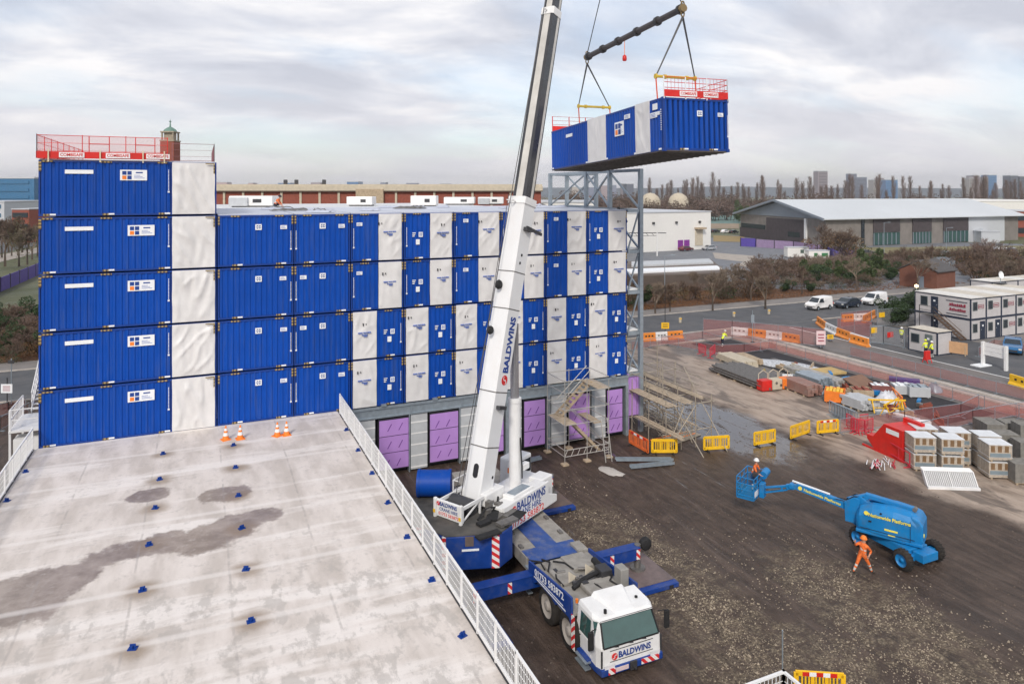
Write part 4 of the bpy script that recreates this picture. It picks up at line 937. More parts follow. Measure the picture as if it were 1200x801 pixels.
b = S(); b.path([(-4.0, -1.2, 2.8), (-3.3, -1.05, 2.95), (-2.6, -1.2, 2.85), (-2.2, -.95, 3.1)], .05, 6); part('hydraulic_hose', b, M_black)
for x, y, z in ((-3.2, -1.1, 2.75), (-2.9, -.95, 2.95), (-2.5, -1.15, 2.8)):
    b = S(); b.box(x-.12, x+.15, y-.12, y+.12, z-.1, z+.2); b.tube((x, y, z), (x+.3, y-.05, z+.12), .05, 6); part('valve_block', b, M_steel)
b = S(); b.box(-1.75, -.1, -1.5, -.85, 2.5, 3.05); c_ = part('engine_box', b, M_white, bevel=.05)
b = S(); b.box(-1.55, -.3, -1.42, -.95, 3.051, 3.07); part('grille', b, M_galv, parent=c_)
# right-hand lettered side panel
rp_ = [(-2.55, 1.72), (-2.75, 2.95), (.95, 2.95), (.95, 2.35), (1.7, 2.05), (1.7, 1.72)]
b = S(); b.prism(rp_, -1.68, -1.58, 'y'); part('side_ballast', b, M_white, bevel=.03)
b = S(); b.prism([(-2.72, 1.78), (-2.74, 2.9), (.9, 2.9), (.9, 1.78)], -1.575, -.9, 'y'); part('side_housing', b, M_white, bevel=.03)
text('BALDWINS', .55, sp(-.55, -1.685, 2.62), fw, (0, 0, 1), M_lblue, cr, width=2.35, bold=.012); text('CRANE HIRE', .42, sp(-.8, -1.685, 2.25), fw, (0, 0, 1), M_lblue, cr, width=2.1, bold=.002)
text('01753 583872', .42, sp(-.85, -1.685, 1.92), fw, (0, 0, 1), M_lred, cr, width=2.7, bold=.002); swirl(sp(-1.95, -1.69, 2.6), .17, fw, (0, 0, 1), cr)
# handrail beside the boom
b = S()
for x in (-2.9, -2.1, -1.3): b.beam((x, 1.15, 2.6), (x, 1.15, 3.6), .05)
for z in (3.1, 3.6): b.beam((-2.9, 1.15, z), (-1.3, 1.15, z), .04); b.beam((-2.9, 1.15, z), (-2.9, .8, z), .04)
part('handrail', b, M_white)
# crane operator cab
b = S(); b.box(1.5, 3.0, .75, 1.75, 1.8, 3.2); oc = part('operator_cab', b, M_white, bevel=.08)
b = S(); b.box(1.7, 2.9, .735, .752, 2.3, 3.0); b.box(1.7, 2.8, 1.748, 1.765, 2.3, 3.0); b.box(2.995, 3.01, .85, 1.65, 2.1, 3.05); part('cab_window', b, M_glass, parent=oc)
b = S(); b.box(.9, 1.9, -1.3, -.5, 1.9, 2.9); part('hydraulic_tank', b, M_white, bevel=.06)
b = S(); b.box(1.45, 1.5, .9, 1.2, 2.5, 2.75); part('warning_lamp', b, M_orange)
# boom
B0 = Vector((-2.45, 0, 3.0)); B1 = Vector((13.25, 0, 61.6)); BA = (B1-B0).normalized(); BL = (B1-B0).length; BN = Vector((-BA.z, 0, BA.x)).normalized()   # BN: towards the rear
BYv = Vector((0, 1, 0))
def boomsec(t0, t1, w, h, off=0.0, ch=.16, name='boom_section', mats=None, faces=None):
    "box section with chamfered lower edges from t0 to t1 metres along the boom"
    b = S(); prof = [(-w/2, h/2-ch*.4), (-w/2+ch*.4, h/2), (w/2-ch*.4, h/2), (w/2, h/2-ch*.4), (w/2, -h/2+ch*1.6), (w/2-ch*1.2, -h/2), (-w/2+ch*1.2, -h/2), (-w/2, -h/2+ch*1.6)]
    A_ = [B0 + BA*t0 + BYv*x + BN*(y+off) for x, y in prof]; C_ = [B0 + BA*t1 + BYv*x + BN*(y+off) for x, y in prof]; n = 8
    b.add(A_+C_, [tuple(range(n))[::-1], tuple(range(n, 2*n))]); 
    for i in range(n):
        b.mi = (faces or {}).get(i, 0); b.add([A_[i], A_[(i+1) % n], C_[(i+1) % n], C_[i]], [(0, 1, 2, 3)])
    return b.build(name, mats or M_white, cr)
T1 = 13.85
M_boomw = pmat('boom_white', (.76, .765, .77), .3, var=.03, scale=.6, dirt=.12, dcol=(.55, .45, .35), dscale=.9, spec=.5)
base = boomsec(-.35, T1, .98, 1.22, name='boom_base_section', mats=M_boomw)
def collar(t, w, h, l=.16, mat=M_white, name='boom_collar'): return boomsec(t, t+l, w, h, name=name, mats=mat)
collar(T1-.02, 1.06, 1.3, .35)
for t in (2.2, 4.7, 8.6, 10.4): collar(t, 1.0, 1.24, .05, M_steel, 'hose_band')
M_boomd = pmat('boom_gloss_dark', (.035, .035, .04), .18, spec=.7, var=.2); M_boomrefl = pmat('boom_reflection_pale', (.62, .60, .56), .25, .1, var=.12, scale=.8, dirt=.3, dcol=(.3, .27, .23))  # the pale one is the colour of the painted reflections
inner = [M_boomrefl, M_boomd, M_white]; FC = {0: 1, 1: 1, 2: 1, 3: 1, 4: 1, 5: 1, 6: 1, 7: 1}
def inner_sec(t0, t1, w, h, k):  # pale strips paint the bright reflections onto the glossy dark section
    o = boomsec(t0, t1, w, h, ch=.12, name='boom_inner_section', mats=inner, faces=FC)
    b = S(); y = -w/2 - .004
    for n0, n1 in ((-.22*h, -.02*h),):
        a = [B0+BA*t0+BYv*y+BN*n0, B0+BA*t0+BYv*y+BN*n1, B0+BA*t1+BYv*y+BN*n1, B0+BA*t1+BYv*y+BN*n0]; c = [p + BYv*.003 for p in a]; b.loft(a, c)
    b.build('reflection_strip', M_boomrefl, o)
    b = S(); n_ = h/2 + .004; a = [B0+BA*t0+BYv*(-.30*w)+BN*n_, B0+BA*t0+BYv*(.22*w)+BN*n_, B0+BA*t1+BYv*(.22*w)+BN*n_, B0+BA*t1+BYv*(-.30*w)+BN*n_]; b.loft(a, [p - BN*.003 for p in a]); b.build('reflection_strip', M_boomrefl, o); return o
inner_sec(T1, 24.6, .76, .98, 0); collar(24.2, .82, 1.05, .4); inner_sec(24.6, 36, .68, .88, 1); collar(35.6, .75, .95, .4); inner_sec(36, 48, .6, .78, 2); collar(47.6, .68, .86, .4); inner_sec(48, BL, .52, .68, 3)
b = S(); b.beam(B1 + BA*-.6 - BN*.5, B1 + BA*.6 - BN*.7, .6, 1.2); part('boom_head', b, M_white)
# marks and fittings on the base section
side = SF.to_3x3() @ Vector((0, -1, 0)); baw = SF.to_3x3() @ BA; bnw = SF.to_3x3() @ BN
def bp_(t, n, off=.0): return SF @ (B0 + BA*t + BN*n + Vector((0, -.49-off, 0)))
text('BALDWINS', .56, bp_(6.95, .02, .006), baw, bnw, M_lblue, cr, width=2.65, bold=.022)
swirl(bp_(5.3, .02, .01), .23, baw, bnw, cr)
b = S(); b.beam(B0+BA*.6+BN*.612, B0+BA*1.4+BN*.612, .28, .02, up=(1, 0, 0)); 
def oval(c, r, L_, xd, yd, name, mat, n=12):
    b = MB(); pts = []
    for i in range(n+1): a = math.pi*i/n; pts.append(Vector(c)+Vector(yd)*(math.sin(a)*r+L_/2)+Vector(xd)*math.cos(a)*r)
    for i in range(n+1): a = math.pi*i/n; pts.append(Vector(c)-Vector(yd)*(math.sin(a)*r+L_/2)-Vector(xd)*math.cos(a)*r)
    z = Vector(xd).cross(Vector(yd)).normalized()*.01; b.loft([p - z for p in pts], [p + z for p in pts]); return part(name, b, mat)
oval(SF @ (B0+BA*1.15+BN*.618+BYv*-.08), .14, .35, SF.to_3x3() @ Vector((0, 1, 0)), baw, 'access_opening', M_dark)
for t, n in ((.9, -.2), (11.3, .15), (10.9, .2)): oval(bp_(t, n, .004), .06, .02, bnw, baw, 'pin_hole', M_dark)
b = S()
for t, n in ((4.05, .1), (12.6, .1)): b.box(0, 0.01, 0, .01, 0, .01) if False else b.beam(B0+BA*t+BN*(n+.25)+Vector((0, -.6, 0)), B0+BA*t+BN*(n-.3)+Vector((0, -.6, 0)), .22, .16)
b.each('boom_lamp', M_dgrey, cr)
b = S(); b.beam(B0+BA*12.7+BN*.2+Vector((0, -.58, 0)), B0+BA*12.6+BN*-1.1+Vector((0, -.62, 0)), .1, .14); part('lamp_arm', b, M_dgrey)
b = S(); b.lathe(B0+BA*9.7+BN*.85+BYv*.1, [(0, -.08), (.2, -.08), (.24, 0), (.2, .08), (0, .08)], 16, 'y'); part('hose_reel', b, M_black)
b = S(); b.lathe(B0+BA*7.5+BN*.95+BYv*.1, [(0, -.07), (.18, -.07), (.21, 0), (.18, .07), (0, .07)], 16, 'y'); part('hose_reel', b, M_black)
# ropes along the back of the boom
b = S(); w0 = Vector((-3.6, .1, 3.3)); b.path([w0, B0+BA*7.0+BN*1.12+BYv*.15, B0+BA*24.4+BN*.62+BYv*.15, B1+BN*.5], .022, 5); b.path([w0+Vector((0, .3, 0)), B0+BA*7.2+BN*.95+BYv*.3, B0+BA*14.2+BN*.92+BYv*.3], .018, 5)
part('hoist_rope', b, M_dgrey)
b = S(); b.beam(B0+BA*13.9+BN*.6, B0+BA*13.9+BN*1.05, .06); b.beam(B0+BA*13.9+BN*.7+BYv*.3, B0+BA*13.9+BN*1.0+BYv*.3, .05); b.beam(B0+BA*24.4+BN*.45, B0+BA*24.4+BN*.75, .06); part('rope_guide', b, M_white)
# luffing cylinder
C0 = Vector((.25, -.15, 2.4)); C1 = B0+BA*8.0-BN*.72; C1.y = -.05; cd = (C1-C0).normalized()
b = S(); b.tube(C0, C0+cd*4.4, .30, 20); b.tube(C0+cd*4.3, C0+cd*4.5, .335, 20); part('cylinder_barrel', b, M_white)
b = S(); b.tube(C0+cd*4.4, C1, .21, 18); part('cylinder_rod', b, pmat('chrome_rod', (.38, .38, .40), .2, .6, var=.05))
b = S(); b.path([C0+Vector((.1, -.35, .6)), C0+cd*1.2+Vector((0, -.42, 0)), C0+cd*2.0+Vector((0, -.36, 0)), C0+cd*2.6+Vector((0, -.33, 0))], .035, 6); part('hydraulic_hose', b, M_black)
b = S(); b.box(.5, 1.0, -.5, -.2, 3.3, 3.6); part('valve_block', b, M_white, bevel=.03)
# outrigger mats, lying on the ground: things of their own
def pad(name, label, x0, x1, y0, y1, top, h=.22):
    t = thing(name, label, 'crane mat', ((x0+x1)/2, (y0+y1)/2, 0), 0, 'mats under the crane outriggers'); i_ = inv(t)
    b = MB(i_); b.box(x0, x1, y0, y1, .02, h); b.build('edge', M_genie if False else M_cblue, t, bevel=.02)
    b = MB(i_); b.box(x0+.05, x1-.05, y0+.3, y1-.05, h+.001, h+.03); b.build('top_plate', top, t)
    b = MB(i_); b.box(x0+.3, x0+.5, y0-.03, y0+.001, .06, h-.04); b.box(x1-.5, x1-.3, y0-.03, y0+.001, .06, h-.04); b.each('lifting_hole', M_dark, t)
M_mat1 = pmat('mat_brown_top', (.17, .13, .125), .55, var=.25, dirt=.5, dcol=(.07, .06, .06), dscale=1.4)
pad('crane_mat', 'brown topped blue crane mat in front of the far side front outrigger', 16.6, 18.9, 24.7, 27.4, M_mat1)
pad('crane_mat', 'long grey and blue crane mat between truck cab and deck railing', 9.9, 10.7, 23.9, 28.2, pmat('mat_grey_top', (.22, .23, .26), .5, var=.15, dirt=.4, dcol=(.05, .09, .25)))
pad('crane_mat', 'brown and blue crane mat behind the lettered white side panel', 16.0, 18.4, 32.9, 36.6, M_brownplate)
# ------------------------------------------------------------------ the module on the hook
lt = thing('lifted_module', 'blue and white building module hanging from the crane over the tower', 'building module', (22.8, 31.1, 19.32), R(-4.6))
tilt = R(-2.3)
inner_e = bpy.data.objects.new('hull', None)
# front (end) face spans x 0..4.15; the long side runs back along +y at x = 0
W, D, HH = 4.15, 15.6, 2.86
b = MB(); b.box(.04, W-.04, .06, D-.02, .08, HH-.05); b.build('body', M_bluef, lt)
b = MB(); b.box(.0, W, 0, D, -.06, .08); b.build('underside', pmat('floor_underside', (.10, .085, .075), .8, var=.25, scale=1, dirt=.5, dcol=(.2, .17, .14)), lt)
b = MB()
for k in range(26): b.box(.1, W-.1, .3+k*.6, .36+k*.6, -.11, -.061)
b.build('floor_joists', M_steel, lt)
b = MB(); corr_panel(b, .1, W-.1, .12, HH-.1, .0, .06, .32); b.build('wall_panel', M_blue, lt)
b = MB(); b.box(.1, W-.1, .1, D-.1, HH-.05, HH+.02); b.build('roof', M_roofg, lt)
b = MB()
for x in (0, W-.12):
    b.box(x, x+.12, -.02, .1, 0, HH)
for z in (0, HH-.12): b.box(.12, W-.12, -.01, .1, z, z+.12)
for z in (0, HH-.1): b.box(-.02, .06, .1, D, z, z+.1)
for x in (-.03, W-.15):
    for z in (-.05, HH-.14):
        b.box(x, x+.2, -.04, .16, z, z+.17)
b.build('frame', M_bluef, lt)
segs = [(.1, 1.35, 'b'), (1.35, 2.95, 'w'), (2.95, 6.7, 'b'), (6.7, 9.3, 'w'), (9.3, D-.05, 'b')]
for a, c, k in segs:
    if k == 'b':
        b = MB(); corr_panel(b, a, c, .1, HH-.1, -.02, .05, .32, 'y'); b.build('wall_panel', M_blue, lt)
    else: tarp(a, c, .02, HH+.02, 0, a*3+1, lt, ax='y', amp=.06)
plate(lt, .75, 2.45, .5, .34, -.03, 0, ax='y'); plate(lt, .9, 2.0, .7, .3, -.03, 2, ax='y', dark=M_lmark); plate(lt, .4, 2.05, .25, .2, -.03, 0, ax='y')
logo_plate(lt, 4.9, 1.75, -.03, 1.15, .85, ax='y'); plate(lt, 3.9, 2.35, .7, .26, -.03, 2, ax='y', dark=M_lmark); plate(lt, 12.3, 2.2, 1.1, .22, -.03, 0, ax='y')
plate(lt, 2.3, 2.05, .34, .32, -.01, 1); plate(lt, 3.65, 2.02, .36, .22, -.01, 2, dark=M_lmark); pockets(lt, [1.2, 3.1], y=-.045, Hh=HH, high=False); chalk_line(lt, W-.05, .9, 2.0, -.04)
b = MB()
for k in range(10): b.box(-.045, -.035, .12, .2, 1.1+k*.12, 1.16+k*.12)
b.build('printed_number', M_wlabel, lt)
for y in (.3, 3.0, 6.6, 9.5, 15.3): 
    b = MB(); b.box(-.05, -.04, y-.14, y+.14, .03, .13); b.build('pocket_tag', M_wlabel, lt)
lt.rotation_mode = 'XYZ'; lt.rotation_euler = (tilt, 0, R(-4.6))
LM = Matrix.Translation(lt.location) @ lt.rotation_euler.to_matrix().to_4x4()
def LP(x, y, z): return LM @ Vector((x, y, z))
# guard rails riding on it
M_rp0 = pmat('rail_pale_red', (.45, .2, .2), .5)
def deck_rail(label, y0, y1, full):
    t = thing('guardrail', label, 'guardrail', LP(0, y0, HH+.03), 0, 'red guardrails on the hanging module'); t.rotation_euler = lt.rotation_euler
    P = MB(); Rr = MB(); Tb = MB(); W_ = W
    run = [(W_-.02, y1-y0), (W_-.02, 0), (.05, 0)] if full == 1 else [(0.05, y1-y0), (W_-.02, y1-y0), (W_-.02, .2)]
    for (xa, ya), (xb, yb) in zip(run[:-1], run[1:]):
        a, c = Vector((xa, ya, 0)), Vector((xb, yb, 0)); n = max(1, round((c-a).length/1.35))
        for i in range(n+1): p = a.lerp(c, i/n); P.beam(p + Vector((0, 0, -.1)), p + Vector((0, 0, 1.12)), .05)
        for z in (.5, .8, 1.1): Rr.beam(a + Vector((0, 0, z)), c + Vector((0, 0, z)), .03)
        m = int((c-a).length/.22)
        for i in range(1, m if full == 1 else 1): p = a.lerp(c, i/m); Rr.beam(p + Vector((0, 0, .4)), p + Vector((0, 0, 1.1)), .012)
        Tb.beam(a + Vector((0, -.03, .2)), c + Vector((0, -.03, .2)), .03, .38)
    P.each('post', M_wlabel if full == 1 else M_red, t); Rr.build('rail', M_red if full == 1 else M_rp0, t); Tb.each('toe_board', M_red, t)
    if full == 1:
        for x, w_, s_ in ((1.55, 1.1, 'COMBISAFE'), (3.0, .95, 'COMBISAFE')):
            b = MB(); b.box(x-w_/2, x+w_/2, -.065, -.05, .06, .34); b.build('sign_panel', M_wlabel, t); text(s_, .22, (x, -.07, .2), (1, 0, 0), (0, 0, 1), M_red, t, width=w_*.9, bold=.004)
    return t
deck_rail('red guardrail with lettered toe board on the near end of the hanging module', -.05, 3.0, 1)
deck_rail('thin red guardrail on the far end of the hanging module', 12.9, 15.5, 2)
# lifting gear
sb = thing('lifting_beam', 'dark tubular spreader beam with slings and yellow cross bars above the hanging module', 'lifting beam', (25.9, 39.4, 27.3))
i_ = inv(sb)
def on(px, py, d): p = dp(px, d); return Vector((p.x, p.y, H - (py-224)*d/820))
E1, E2 = on(800, 10, 40.6), on(688, 67, 51.5); ed = (E2-E1).normalized()
b = MB(i_); b.tube(E1, E2, .19, 16); b.build('spreader_tube', pmat('spreader_grey', (.075, .065, .065), .5, .3, var=.2), sb)
b = MB(i_)
for q in (.02, .22, .42, .62, .8, .98): c = E1.lerp(E2, q); b.tube(c - ed*.09, c + ed*.09, .29, 16)
b.each('flange', M_dgrey, sb)
HK = Vector((25.8, 39.3, 37.2))
b = MB(i_); b.tube(E1+Vector((0, 0, .2)), HK, .035, 6); b.tube(E2+Vector((0, 0, .2)), HK, .035, 6); b.tube(HK, HK+Vector((0, 0, 24)), .03, 6); b.tube(HK+Vector((.25, 0, 0)), HK+Vector((.25, 0, 24)), .03, 6); b.each('lifting_rope', M_dgrey, sb)
b = MB(i_); b.box(HK.x-.25, HK.x+.45, HK.y-.2, HK.y+.2, HK.z-.2, HK.z+1.2); b.build('hook_block', M_yellow, sb, bevel=.05)
M_brass = pmat('brass_shackle', (.28, .20, .10), .4, .6)
for E, bary, barx, zt in ((E1, 1.9, (.75, 3.35), None), (E2, 12.9, (1.0, 3.5), None)):
    for s in (.24, -.32):
        b = MB(i_); n = 10; pts = [E + Vector((.11*math.cos(k*2*math.pi/n), 0, s + .17*math.sin(k*2*math.pi/n))) for k in range(n+1)]; b.path(pts, .045, 6); b.build('shackle', M_brass, sb)
    b = MB(i_); b.tube(E + ed*-.12, E + ed*.12, .24, 10); b.build('end_fitting', M_brass, sb)
    zb = 1.55
    a0, a1 = LP(barx[0], bary, HH+zb), LP(barx[1], bary, HH+zb)
    b = MB(i_); b.tube(a0, a1, .085, 10); b.tube(a0.lerp(a1, .2), a0.lerp(a1, .26), .13, 10); b.tube(a0.lerp(a1, .76), a0.lerp(a1, .82), .13, 10); b.tube(a0.lerp(a1, -.02), a0.lerp(a1, .02), .15, 10); b.tube(a0.lerp(a1, .98), a0.lerp(a1, 1.02), .15, 10)
    b.build('cross_bar', pmat('bar_yellow', (.60, .42, .05), .5, dirt=.3, dcol=(.25, .2, .1)), sb)
    top = E + Vector((0, 0, -.5))
    for a, x in ((a0, barx[0]), (a1, barx[1])):
        b = MB(i_); b.path([top + Vector((.04, 0, 0)), a], .04, 6); b.path([top - Vector((.04, 0, 0)), a], .03, 6); b.build('sling', M_dgrey, sb)
        b = MB(i_); b.beam(a, LP(x, bary-.15, HH+.02), .07, .03); b.build('red_strap', pmat('strap_red', (.6, .08, .03), .6), sb)
b = MB(i_); q = E1.lerp(E2, .55); b.tube(q, q+Vector((0, 0, -1.1)), .02, 5); b.build('tag_line', M_orange, sb)
b = MB(i_); b.lathe(q+Vector((0, 0, -1.55)), [(0, 0), (.12, .02), (.15, .15), (.13, .35), (.05, .42), (0, .45)], 12); b.build('red_pendant', M_red, sb)

# ------------------------------------------------------------------ boom lift
LX, LY = 30.08, 22.88; LH = math.atan2(.87, -.48)
bl = thing('boom_lift', 'blue articulated boom lift with lettered hood standing on the mud', 'boom lift', (LX, LY, 0))
b = MB(); b.box(-.62, .62, -1.15, 1.15, .38, .80); b.build('chassis', M_genie, bl, bevel=.04)
b = MB(); b.box(-.95, .95, -1.32, -1.0, .34, .62); b.box(-.95, .95, 1.0, 1.3, .34, .62); b.box(-.5, .5, -1.75, -1.2, .4, .78); b.each('axle', M_genie, bl, bevel=.03)
for sx in (-1, 1):
    for y in (-1.17, 1.17):
        x = sx*1.05; r = .45
        b = MB(); b.lathe((x, y, r), [(.28, -.17), (r-.05, -.17), (r, -.1), (r, .1), (r-.05, .17), (.28, .17)], 26, 'x')
        for k in range(18): a = 2*math.pi*k/18; b.beam((x-.14, y+math.cos(a)*(r+.005), r+math.sin(a)*(r+.005)), (x+.14, y+math.cos(a+.12)*(r+.005), r+math.sin(a+.12)*(r+.005)), .05, .03)
        ty = b.build('tyre', M_tyre, bl)
        b = MB(); b.lathe((x, y, r), [(.285, sx*.15), (.25, sx*.09), (.1, sx*.05), (.08, sx*.14), (0, sx*.14)], 20, 'x'); b.build('rim', M_genie, ty)
LF = Matrix.Rotation(LH, 4, 'Z')
def Lq(): return MB(LF)
b = Lq(); b.tube((.1, 0, .8), (.1, 0, .98), .55, 24); b.build('turntable', M_genie, bl)
def hood(v0, v1, name):
    b = Lq(); s_ = 1 if v1 > 0 else -1
    def ring(u, top, inset): return [(u, v0, 1.0), (u, v1-s_*inset, 1.0), (u, v1-s_*inset*.6, top-.35), (u, v1-s_*(inset+.12), top-.12), (u, v1-s_*(inset+.35), top), (u, v0, top)]
    rs_ = [ring(-1.0, 1.85, .26), ring(-.95, 2.1, .13), ring(-.7, 2.24, .04), ring(0, 2.3, 0), ring(.9, 2.22, .02), ring(1.45, 2.0, .12), ring(1.6, 1.8, .25)]
    b.sm = False
    n = 6; vs = [p for r_ in rs_ for p in r_]; fs = [(k*n+i, k*n+(i+1) % n, (k+1)*n+(i+1) % n, (k+1)*n+i) for k in range(len(rs_)-1) for i in range(n)] + [tuple(range(n))[::-1], tuple(range((len(rs_)-1)*n, len(rs_)*n))]
    b.add(vs, fs); o = b.build(name, M_genie, bl, bevel=.03, seg=3); return o
hood(.18, .82, 'engine_hood'); hood(-.18, -.82, 'tank_hood')
b = Lq(); b.prism([(-1.05, .82), (-1.22, 1.1), (-1.2, 1.8), (-1.05, 2.05), (-.7, 2.18), (-.7, .82)][::-1], -.7, .7, 'y'); b.build('counterweight', M_genie, bl, bevel=.08, seg=3)
b = Lq(); b.box(-1.2, 1.6, -.75, .75, .84, 1.0); b.build('turret_base', M_genie, bl, bevel=.04)
b = Lq(); b.box(-.72, -.708, .80, .832, 1.02, 1.95); b.build('panel_gap', M_dark, bl)
b = Lq(); b.box(-.9, 1.4, .80, .834, 1.14, 1.152); b.build('panel_gap', M_dark, bl)
b = Lq(); b.box(.9, 1.02, .815, .85, 1.5, 1.56); b.build('latch', M_black, bl)
for v in (-.1, .1): b = Lq(); b.path([(1.3, v, 2.3), (1.8, v*1.6, 2.25), (2.2, v*1.3, 1.9), (3.0, v, 1.88)], .022, 6); b.build('hydraulic_hose', M_black, bl)
b = Lq(); b.prism([(1.0, 1.0), (1.0, 2.0), (1.5, 2.35), (2.15, 1.9), (2.1, 1.05), (1.7, .85)][::-1], -.16, .16, 'y'); b.build('riser_bracket', M_genie, bl, bevel=.03)
b = Lq(); b.beam((-.8, 0, 2.26), (1.3, 0, 2.40), .26, .22); b.beam((1.2, 0, 2.35), (2.0, 0, 1.95), .24, .3); b.build('riser_arm', M_genie, bl, bevel=.03)
b = Lq(); b.tube((-.8, -.14, 2.28), (-.8, .14, 2.28), .1, 14); b.build('pivot_pin', M_steel, bl)
for s_ in (-1, 1):
    b = Lq(); b.prism([(1.55, 1.0), (1.5, 2.2), (1.75, 2.25), (2.2, 1.95), (2.15, 1.0)][::-1], s_*.27-.02, s_*.27+.02, 'y'); b.build('side_plate', M_genie, bl, bevel=.02)
bm0, bm1 = Vector((1.9, 0, 1.62)), Vector((4.45, 0, 2.02))
b = Lq(); b.beam(bm0, bm1, .26, .34); b.build('main_boom', M_genie, bl, bevel=.02)
b = Lq(); b.beam((2.9, .02, 2.02), (4.7, .02, 2.24), .1, .05); b.build('hose_tray', M_wlabel, bl)
b = Lq(); b.beam(bm1 + Vector((-.1, 0, .0)), (5.0, 0, 1.85), .2, .26); b.tube((4.75, -.18, 1.98), (4.75, .18, 1.98), .13, 12); b.build('boom_nose', M_genie, bl, bevel=.02)
b = Lq(); b.beam((4.9, 0, 1.92), (6.15, 0, 1.52), .14, .09); b.beam((4.95, 0, 1.72), (6.1, 0, 1.27), .14, .08); b.beam((5.2, 0, 1.55), (5.25, 0, 1.8), .1, .1); b.build('jib', M_genie, bl, bevel=.01)
b = Lq(); b.tube((5.0, 0, 1.78), (5.9, 0, 1.45), .05, 8); b.build('jib_cylinder', M_steel, bl)
b = Lq(); b.box(6.1, 6.35, -.2, .2, 1.0, 1.75); b.build('basket_mount', M_genie, bl, bevel=.03)
b = Lq(); b.tube((6.3, -.35, 2.0), (6.3, -.95, 2.05), .2, 14); b.build('control_cover', M_genie, bl)
# basket
bk_ = []; x0, x1, y0, y1 = 6.4, 7.3, -.85, .85
b = Lq(); b.box(x0, x1, y0, y1, 1.0, 1.05); ba_ = b.build('basket_floor', M_genie, bl)
b = Lq()
for x in (x0, x1):
    for y in (y0, -.3, .3, y1): b.beam((x, y, 1.05), (x, y, 2.12), .04)
for z in (1.2, 1.5, 1.8, 2.12):
    b.beam((x0, y0, z), (x1, y0, z), .035); b.beam((x0, y1, z), (x1, y1, z), .035); b.beam((x1, y0, z), (x1, y1, z), .035); b.beam((x0, y0, z), (x0, y1, z), .035)
b.build('basket_rail', M_genie, bl)
b = Lq(); 
for f in (((x0, y0), (x1, y0)), ((x1, y0), (x1, y1)), ((x0, y1), (x1, y1)), ((x0, y0), (x0, y1))):
    b.quad((f[0][0], f[0][1], 1.05), (f[1][0], f[1][1], 1.05), (f[1][0], f[1][1], 1.78), (f[0][0], f[0][1], 1.78))
b.build('basket_mesh', alpha_mat('blue_mesh', (.01, .2, .42), .45), bl)
b = Lq(); b.box(x0-.02, x0-.005, y1-.65, y1-.1, 1.15, 1.45); b.box(x1+.02, x1+.03, -.3, .3, 1.2, 1.45); b.build('label', M_wlabel, bl)
b = Lq(); b.box(x0+.02, x0+.3, -.5, .2, 2.0, 2.25); b.build('control_box', M_dgrey, bl, bevel=.02)
def lq(u, v, z): return LF @ Vector((u, v, z))
ld = LF.to_3x3(); lside = ld @ Vector((0, 1, 0))
tu = -(ld @ Vector((1, 0, 0)))
for v, nrm in ((.83, 1),):
    text('Nationwide Platforms', .22, lq(.15, .835, 1.83), tu, (0, 0, 1), M_lyel, bl, width=1.75, bold=.006)
    b = Lq(); b.tube((1.12, .835, 1.88), (1.12, .85, 1.88), .1, 12); b.build('emblem', M_lyel, bl)
    b = Lq(); b.box(-.2, .35, .825, .835, 1.28, 1.36); b.box(-.1, .2, .825, .835, 1.08, 1.12); b.build('decal', M_lyel, bl)
text('Nationwide Platforms', .19, lq(3.25, .137, 1.82), tu + Vector((0, 0, -.157)), (0, 0, 1), M_lyel, bl, width=1.75, bold=.005)
b = Lq(); b.tube((4.3, .13, 1.99), (4.3, .145, 1.99), .1, 12); b.tube((-1.2, .5, 1.35), (-1.235, .5, 1.35), .09, 12); b.each('emblem', M_lyel, bl)
b = Lq(); b.tube((.5, .82, 2.0), (.5, .835, 2.0), .05, 12); b.build('port_hole', M_dark, bl)

